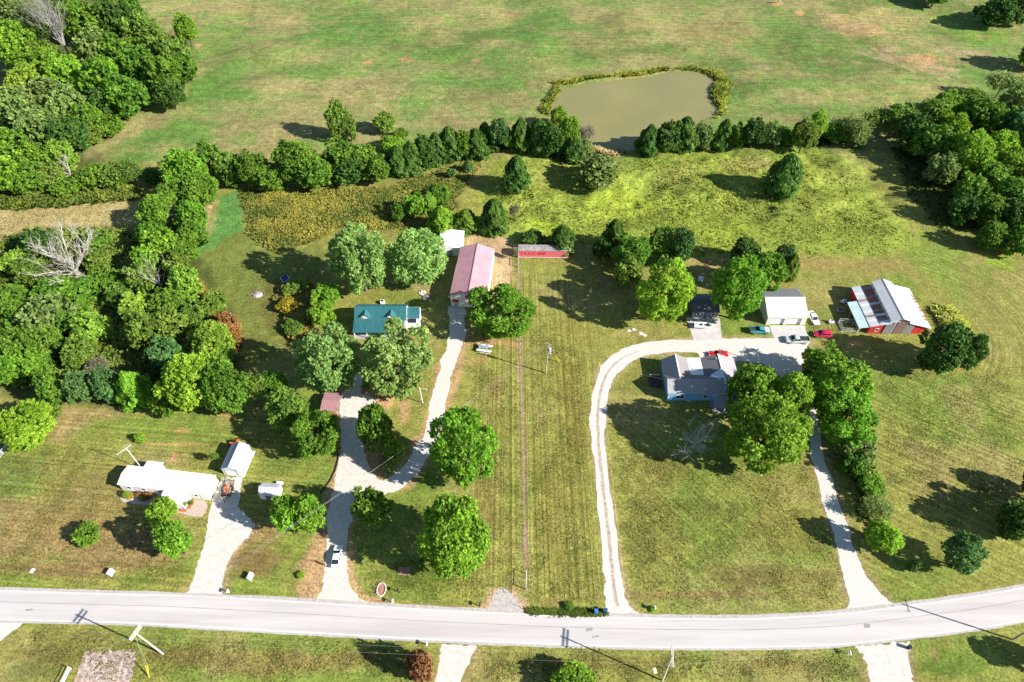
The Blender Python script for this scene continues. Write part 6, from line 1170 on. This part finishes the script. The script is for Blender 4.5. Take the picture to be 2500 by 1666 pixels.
def wire(p, q, sag, label, r=.0075):
    p = Vector(p); q = Vector(q); n = 22; pts = [p.lerp(q, i/n) - Vector((0,0,4*sag*(i/n)*(1-i/n))) for i in range(n+1)]
    o = MB().path(pts, r, 4).build("overhead_wire", WIRE, None); tag(o, label, "wire", "overhead wires")
A, B_, C_, D_ = POLES['a'], POLES['b'], POLES['c'], POLES['d']
far_l = [Vector((-150, 43 + .9*k, 10.6 - .15*k)) for k in range(4)]
for k, nm in enumerate(("nearest the viewer", "in the middle", "nearest the road")):
    wire(A[k], C_[k], 1.2, "overhead wire between the two double-crossarm poles, the one " + nm)
    wire(C_[k], D_[k], 1.0, "overhead wire right of the bottom pole to the right edge, the one " + nm)
    wire(A[k], B_[min(k,2)], 1.6, "overhead wire crossing the left yards up to the transformer pole, " + ("left one", "middle one", "right one")[k])
    wire(far_l[k], A[3+k], 1.4, "overhead wire from the left edge to the leaning pole, the one " + nm)
MAST = Vector((-79.6, 77.2, 6.0)); wire(A[6] - Vector((0,0,.6)), (-92, 22, 7), .6, "overhead wire from the leaning pole down to the bottom left corner", .006); wire(MAST, (-150, 62, 6.5), .5, "thin wire from the antenna mast to the left edge", .006); wire(B_[3]-Vector((0,0,2)), (36.3, 98.3, 4.0), .6, "thin service wire from the transformer pole to the blue house", .006)
wire(A[2]-Vector((0,0,.2)), (-88, 22, 7), .6, "second overhead wire from the leaning pole to the bottom left corner", .006)
YEL = M("yellow_plastic", (.75,.50,.02), .5, .05, 2)
gx_, gy_ = G(364, 1655); gw = empty("guy_wire_guards", (gx_, gy_, 0), 0, "two yellow guy wire guards in a V below the leaning pole", "guy guards")
for q in ((355,1626),(360,1625)):
    tx, ty = G(q[0], q[1], 2.2); MB().tube((0,0,0),(tx-gx_,ty-gy_,2.2),.055).build("guard", YEL, gw); tt = (A[6] - Vector((gx_,gy_,0))); MB().tube((tx-gx_,ty-gy_,2.2), tt*.9, .012, .012, 4).build("guy_wire", WIRE, gw)
gx_, gy_ = G(1366, 885); gw2 = empty("guy_wire_guards", (gx_, gy_, 0), 0, "yellow guy wire guard beside the transformer pole", "guy guards"); 
for dx in (-.25,.1): MB().tube((0,0,0),(dx-.9,.25,2.1),.04).build("guard", YEL, gw2)
MB().tube((-1,.25,2.1), (B_[3]-Vector((gx_,gy_,0)))*.85, .012, .012, 4).build("guy_wire", WIRE, gw2)
# long fence in the middle
fn = empty("wire_fence", (*G(1284,1440), 0), 0, "long straight wire fence on a bare strip between the two middle lots", "fence")
f0 = Vector(G(1284,1440)); f1 = Vector(G(1266,628)); nP = 44; STEEL = M("steel_post", (.11,.085,.075), .7, .2, 3)
pm = MB().box(-.03,.03,-.03,.03,0,1.25).mesh("post"); pm.materials.append(STEEL)
tops = []
for i in range(nP + 1):
    if 2 <= i < 4: continue
    p = f0.lerp(f1, i/nP); o = link_mesh("post", pm, None, fn); o.location = (p.x-f0.x, p.y-f0.y, 0)
for z in (.3,.7,1.1): MB().tube((f0.lerp(f1,.08)-f0).to_3d()+Vector((0,0,z)), (f1-f0).to_3d()+Vector((0,0,z)), .012, .012, 4).build("wire", WIRE, fn)
hb = empty("fence_end_brace", (*G(1284,1438), 0), 0, "pale H-shaped pipe brace at the road end of the fence", "brace"); 
e2 = Vector(G(1285,1401)) - Vector(G(1284,1438))
MB().tube((0,0,0),(0,0,1.7),.07).build("post", PIPE, hb); MB().tube((e2.x,e2.y,0),(e2.x,e2.y,1.7),.07).build("post", PIPE, hb); MB().tube((0,0,1.5),(e2.x,e2.y,1.5),.06).build("rail", PIPE, hb)
hb2 = empty("fence_end_brace", (*G(1265,652), 0), 0, "H-shaped fence brace left of the red trailer", "brace"); MB().tube((0,0,0),(0,0,1.7),.08).tube((0,2.6,0),(0,2.6,1.7),.08).tube((0,0,1.5),(0,2.6,1.5),.06).build("frame", WOOD, hb2)
def rail_fence(pts, label, mat, Ht=1.2, n=3, sp=2.4):
    a = Vector(pts[0]); c = Vector(pts[1]); root = empty("rail_fence", (a.x, a.y, 0), 0, label, "fence"); d_ = c - a; m_ = max(1, round(d_.length/sp))
    for i in range(m_+1): q = d_*(i/m_); MB().box(q.x-.06,q.x+.06,q.y-.06,q.y+.06,0,Ht+.1).build("post", mat, root)
    for k in range(n): z = Ht*(k+.8)/n; MB().tube((0,0,z),(d_.x,d_.y,z),.07).build("rail", mat, root)
GREYP = M("grey_fence_paint", (.42,.44,.46), .6, .1, 2)
rail_fence((G(22,1087), G(-50,1200)), "grey rail fence at the left edge by the lime bush", GREYP, 1.3); rail_fence((G(174,1634), G(130,1720)), "pale rail fence left of the straw garden plot", TRIMW, 1.2)
# roadside things
CONCB = M("box_white", (.78,.77,.74), .7, .05, 2)
def boxthing(px, py, sx_, sy_, h_, rz, label, name="utility_box", cat="utility box", mat=CONCB, group=None):
    r = empty(name, (*G(px,py), 0), rz, label, cat, group); MB().box(-sx_,sx_,-sy_,sy_,0,h_).build("body", mat, r, bevel=.03); MB().box(-sx_-.04,sx_+.04,-sy_-.04,sy_+.04,h_+.002,h_+.07).build("lid", mat, r); MB().box(sx_+.001,sx_+.03,-.1,.1,h_*.5,h_*.7).build("latch", GALVD, r); return r
boxthing(273,1401,.38,.55,.95,R_(-14), "white utility box on the brown lawn below the mobile home"); boxthing(613,1411,.30,.65,1.05,R_(-14), "white utility box on the brown lawn between the two left drives")
lid = MB().box(-.35,.35,-.45,.45,0,.06).build("well_lid", CONCB, None, (*G(79,1394), .01), bevel=.02); lid.rotation_euler = (0,0,R_(-15)); tag(lid, "flat white lid lying in the lawn near the left edge", "lid")
lid2 = MB().box(-.32,.32,-.5,.5,0,.05).build("meter_lid", M("cream_lid", (.72,.64,.42), .7, .05, 2), None, (*G(1599,1638), .01), bevel=.02); lid2.rotation_euler = (0,0,R_(8)); tag(lid2, "cream rectangular lid in the grass beside the bottom pole", "lid")
def mailbox(px, py, label, mat=TRIMW, post=TRIMW, rz=0.0):
    r = empty("mailbox", (*G(px,py), 0), rz, label, "mailbox", "mailboxes along the road"); MB().box(-.06,.06,-.06,.06,0,1.05).build("post", post, r)
    prof = [(-.14,1.05),(.14,1.05),(.14,1.22)] + [(.14*math.cos(t),1.22+.14*math.sin(t)) for t in (.5,1.05,1.57,2.09,2.64)] + [(-.14,1.22)]
    MB().prism(prof, -.45, .2).build("box", mat, r); MB().box(.15,.17,-.1,-.05,1.15,1.4).build("flag", REDB, r); MB().box(-.13,.13,-.47,-.451,1.06,1.3).build("door", mat, r); MB().box(-.25,.25,-.03,.03,.8,.88).build("brace", post, r)
mailbox(560,1448,"white mailbox at the foot of the mobile home's drive"); mailbox(960,1472,"white mailbox right of the sandy drive's mouth"); mailbox(1597,1488,"pinkish white mailbox right of the curving drive", M("mailbox_pink", (.70,.58,.58), .5, .1, 2), BLACKP); mailbox(1043,1576,"white mailbox below the road left of the lower drive"); mailbox(2070,1598,"white mailbox below the road left of the patchy drive"); mailbox(1172,1480,"dark mailbox left of the field entrance", BLACKP, WOOD)
mailbox(960+12,1448-3,"small black newspaper box behind the white mailbox by the stone ring", BLACKP, BLACKP)
def bin_(px, py, label, mat, rz):
    r = empty("wheelie_bin", (*G(px,py), 0), rz, label, "bin", "bins at the roadside"); w0, w1 = .24, .31
    MB().add([(-w0,-w0,.08),(w0,-w0,.08),(w0,w0,.08),(-w0,w0,.08),(-w1,-w1,1.0),(w1,-w1,1.0),(w1,w1,1.0),(-w1,w1,1.0)],[(0,3,2,1),(4,5,6,7),(0,1,5,4),(1,2,6,5),(2,3,7,6),(3,0,4,7)]).build("body", mat, r)
    MB().slab((-.34,-.36,1.03),(.34,-.36,1.03),(.34,.38,1.10),(-.34,.38,1.10),.05).build("lid", mat, r); MB().tube((-.3,.42,1.0),(.3,.42,1.0),.025).build("handle", BLACKP, r)
    for s in (-.27,.27): MB().tube((s-.04,.26,.12),(s+.04,.26,.12),.12,.12,12).build("wheel", TYRE, r)
BINB = M("bin_blue", (.03,.16,.42), .5, .08, 2); bin_(1455,1497,"bright blue wheelie bin at the road left of the curving drive",BINB,R_(4)); bin_(1477,1495,"dark blue wheelie bin nearer the curving drive's mouth",M("bin_navy", (.025,.07,.17), .5, .08, 2),R_(-25))
bl = empty("trash_barrel", (*G(2217,1583), 0), 0, "black round trash barrel beside the patchy drive", "barrel"); MB().tube((0,0,0),(0,0,.95),.30,.34,16,True).build("drum", BLACKP, bl); MB().tube((0,0,.951),(0,0,1.0),.37,.33,16).build("lid", BLACKP, bl)
tp1 = empty("marker_post", (*G(1272,1483), 0), 0, "short white marker post at the field entrance", "post"); MB().tube((0,0,0),(0,0,.85),.05,.05,8).build("stake", TRIMW, tp1); MB().tube((0,0,.85),(0,0,.95),.06,.02,8).build("cap", TRIMW, tp1)
clp = empty("clothesline_post", (*G(1808,872), 0), 0, "weathered wooden post with a crossbar behind the blue house", "post"); MB().tube((0,0,0),(.5,.6,3.4),.1,.08).build("post", WOOD, clp); MB().tube((.1,.5,3.1),(.8,.5,3.1),.05).build("crossbar", WOOD, clp)
# stone ring with a flower bed, fire pit, stepping stones
STONE = M("white_stone", (.62,.58,.54), .85, .2, 3); FLW = M("red_mulch", (.38,.14,.10), .9, .3, 4, col2=(.5,.26,.2))
cx_, cy_ = G(931,1440); ring = empty("flower_bed", (cx_, cy_, 0), 0, "oval red flower bed ringed with white stones near the road", "flower bed")
MB().add([(0,0,.08)] + [(.72*math.cos(6.283*i/20),1.15*math.sin(6.283*i/20),.03) for i in range(20)], [(0,1+i,1+(i+1)%20) for i in range(20)]).build("soil", FLW, ring)
stm = MB().ell((0,0,.1),(.16,.13,.14),7,4).mesh("stone"); stm.materials.append(STONE)
for i in range(26): a0 = 6.283*i/26; o = link_mesh("stone", stm, None, ring); o.location = (.82*math.cos(a0), 1.27*math.sin(a0), 0); o.rotation_euler = (0,0,i*1.7); o.scale = (1+.3*math.sin(i*3),1,1+.3*math.cos(i*5))
stm2 = stm.copy(); stm2.materials.clear(); stm2.materials.append(M("brown_stone", (.22,.14,.08), .9, .3, 3))
fx, fy = G(628,720); fp = empty("fire_pit", (fx, fy, 0), 0, "brush and ash fire pit in the mown yard", "fire pit")
MB().ell((0,0,0),(1.5,1.3,.4),14,6).build("ash_heap", M("ash_grey", (.22,.17,.13), .95, .3, 1.2, .6, 6, col2=(.48,.45,.44), contrast=.12), fp, smooth=True)
rs = random.Random(9)
for i in range(22):
    a0 = 6.283*i/22; o = link_mesh("stone", stm2, None, fp); o.location = (1.85*math.cos(a0), 1.65*math.sin(a0), 0); o.scale = (1.1,1.1,.9); o.rotation_euler = (0,0,i)
for i in range(12): p = Vector((rs.uniform(-1.2,1.2), rs.uniform(-1,1), .35)); MB().tube(p, p + Vector((rs.uniform(-1,1), rs.uniform(-1,1), rs.uniform(-.1,.35))), .05, .03, 5).build("stick", RUST2 if i % 2 else WOOD, fp)
for (x, y, lb_) in [(1536,808,"upper left flat stone on the grass above the curving drive"),(1548,805,"upper right flat stone on the grass above the curving drive"),(1565,815,"lower left flat stone on the grass above the curving drive"),(1574,819,"lower right flat stone on the grass above the curving drive")]:
    o = MB().add([(.55*math.cos(t)*(1+.2*math.sin(t*3+x)),.42*math.sin(t)*(1+.2*math.cos(t*2+y)),z) for z in (0,.07) for t in np.linspace(0,5.5,8)], [tuple(range(8)),tuple(range(8,16))]+[(i,(i+1)%8,(i+1)%8+8,i+8) for i in range(8)]).build("flat_stone", STONE, None, (*G(x,y), .0)); tag(o, lb_, "stone", "flat stones in the grass")
edg = MB(); epx = GP([(824,1100),(826,1120),(818,1150),(806,1175),(782,1205)])
edgr = empty("landscape_edging", (epx[0][0], epx[0][1], 0), 0, "low dark edging along the left of the sandy drive", "edging")
for i in range(4): p = Vector((*epx[i],.0))-Vector((*epx[0],0)); q = Vector((*epx[i+1],.0))-Vector((*epx[0],0)); MB().tube(p+Vector((0,0,.12)), q+Vector((0,0,.12)), .13, .13, 6).build("timber", BLACKP, edgr)
fd = empty("game_feeder", (*G(1900,11), hz(*G(1900,11))), 0, "small pale tripod feeder on a bare orange patch in the far field", "feeder")
MB().tube((0,0,1.1),(0,0,2.2),.55,.6,10).tube((0,0,2.2),(0,0,2.6),.62,.1,10).build("barrel", GALV, fd)
for i in range(3): MB().tube((.35*math.cos(i*2.09),.35*math.sin(i*2.09),1.2),(.9*math.cos(i*2.09),.9*math.sin(i*2.09),-.05),.06).build("leg", WOOD, fd)
bp_ = empty("junk_pile", (*G(1710,683), 0), R_(-20), "grey board lying in the deep shade above the blue shed", "board"); MB().box(-.7,.7,-1.0,1.0,.3,.38).build("board", GALV, bp_); MB().tube((-.5,.8,0),(-.5,.8,.3),.1).tube((.5,-.8,0),(.5,-.8,.3),.1).build("leg", WOOD, bp_)

# ================================================================== PERSON beside the white sedan
def person(px, py, rz, label):
    x, y = G(px, py); root = empty("person", (x, y, .02), rz, label, "person")
    J = {'pelvis':((0,0,.95),.15),'waist':((0,.01,1.10),.13),'chest':((0,.02,1.32),.16),'neck':((0,.03,1.48),.06),'head':((0,.04,1.60),.10),'crown':((0,.04,1.70),.085),
         'shL':((.19,.02,1.42),.065),'elL':((.26,.02,1.14),.048),'wrL':((.27,-.12,.95),.036),'haL':((.27,-.18,.89),.038),'shR':((-.19,.02,1.42),.065),'elR':((-.28,.0,1.16),.048),'wrR':((-.22,-.2,1.06),.036),'haR':((-.20,-.27,1.04),.038),
         'hipL':((.1,0,.90),.105),'knL':((.11,-.03,.49),.068),'anL':((.11,.02,.09),.05),'toL':((.11,-.14,.04),.04),'hipR':((-.1,0,.90),.105),'knR':((-.12,.02,.49),.068),'anR':((-.13,.08,.09),.05),'toR':((-.13,-.08,.04),.04)}
    E_ = [('pelvis','waist'),('waist','chest'),('chest','neck'),('neck','head'),('head','crown'),('chest','shL'),('shL','elL'),('elL','wrL'),('wrL','haL'),('chest','shR'),('shR','elR'),('elR','wrR'),('wrR','haR'),('pelvis','hipL'),('hipL','knL'),('knL','anL'),('anL','toL'),('pelvis','hipR'),('hipR','knR'),('knR','anR'),('anR','toR')]
    K = list(J); me = bpy.data.meshes.new("body"); me.from_pydata([J[k][0] for k in K], [(K.index(a), K.index(c)) for a, c in E_], []); o = link_mesh("body", me, None, root)
    mS, ntp, bsp = new_mat("skin_and_clothes"); g_ = ntp.nodes.new("ShaderNodeTexCoord"); sp_ = ntp.nodes.new("ShaderNodeSeparateXYZ"); ntp.links.new(g_.outputs["Object"], sp_.inputs[0]); r_ = ntp.nodes.new("ShaderNodeValToRGB"); r_.color_ramp.interpolation = 'CONSTANT'
    dv = ntp.nodes.new("ShaderNodeMath"); dv.operation = 'DIVIDE'; dv.inputs[1].default_value = 1.8; ntp.links.new(sp_.outputs[2], dv.inputs[0]); ntp.links.new(dv.outputs[0], r_.inputs[0])
    el = r_.color_ramp.elements; el[0].position = 0; el[0].color = (.75,.74,.72,1); el[1].position = .06; el[1].color = (.60,.58,.55,1)
    for p_, c_ in ((.52,(.62,.40,.38,1)),(.82,(.55,.33,.24,1)),(.925,(.06,.04,.03,1))): e_ = el.new(p_); e_.color = c_
    ntp.links.new(r_.outputs[0], bsp.inputs["Base Color"]); me.materials.append(mS)
    sk = o.modifiers.new("Skin", 'SKIN'); 
    for i, k in enumerate(K): me.skin_vertices[0].data[i].radius = (J[k][1], J[k][1]); me.skin_vertices[0].data[i].use_root = (k == 'pelvis')
    ss = o.modifiers.new("Sub", 'SUBSURF'); ss.levels = 1; ss.render_levels = 1
    return root
person(797, 1382, R_(-60), "person in a pinkish top and pale trousers standing left of the white sedan")

rk = MB(); rs = random.Random(12)
for (px, py, nm, lb_, ct, m_, r_) in [(1031,717,"stone_heap","heap of pale stones behind the teal-roofed house","stones",STONE,.9),(1040,727,"ash_pit","round ash pit in the long building's shadow","ash pit",M("ash_dark", (.16,.16,.17), .95, .3, 2),1.4)]:
    r0 = empty(nm, (*G(px,py), 0), 0, lb_, ct)
    for i in range(14): o = link_mesh("stone", stm if r_ < 1 else stm2, None, r0); a0 = rs.uniform(0,6.28); q = r_ * (rs.random()**.5 if r_ < 1 else 1); o.location = (q*math.cos(a0), q*math.sin(a0), 0); o.scale = (1.5,1.5,1.5)
    MB().ell((0,0,0),(r_*.9,r_*.9,.18),12,5).build("mound", m_, r0, smooth=True)
pot = empty("kettle_grill", (*G(966,712), 0), 0, "black kettle grill on the lawn behind the teal-roofed house", "grill"); MB().ell((0,0,.8),(.32,.32,.3),12,8).build("bowl", BLACKP, pot, smooth=True)
for i in range(3): MB().tube((.2*math.cos(i*2.1),.2*math.sin(i*2.1),.65),(.35*math.cos(i*2.1),.35*math.sin(i*2.1),0),.025).build("leg", GALVD, pot)
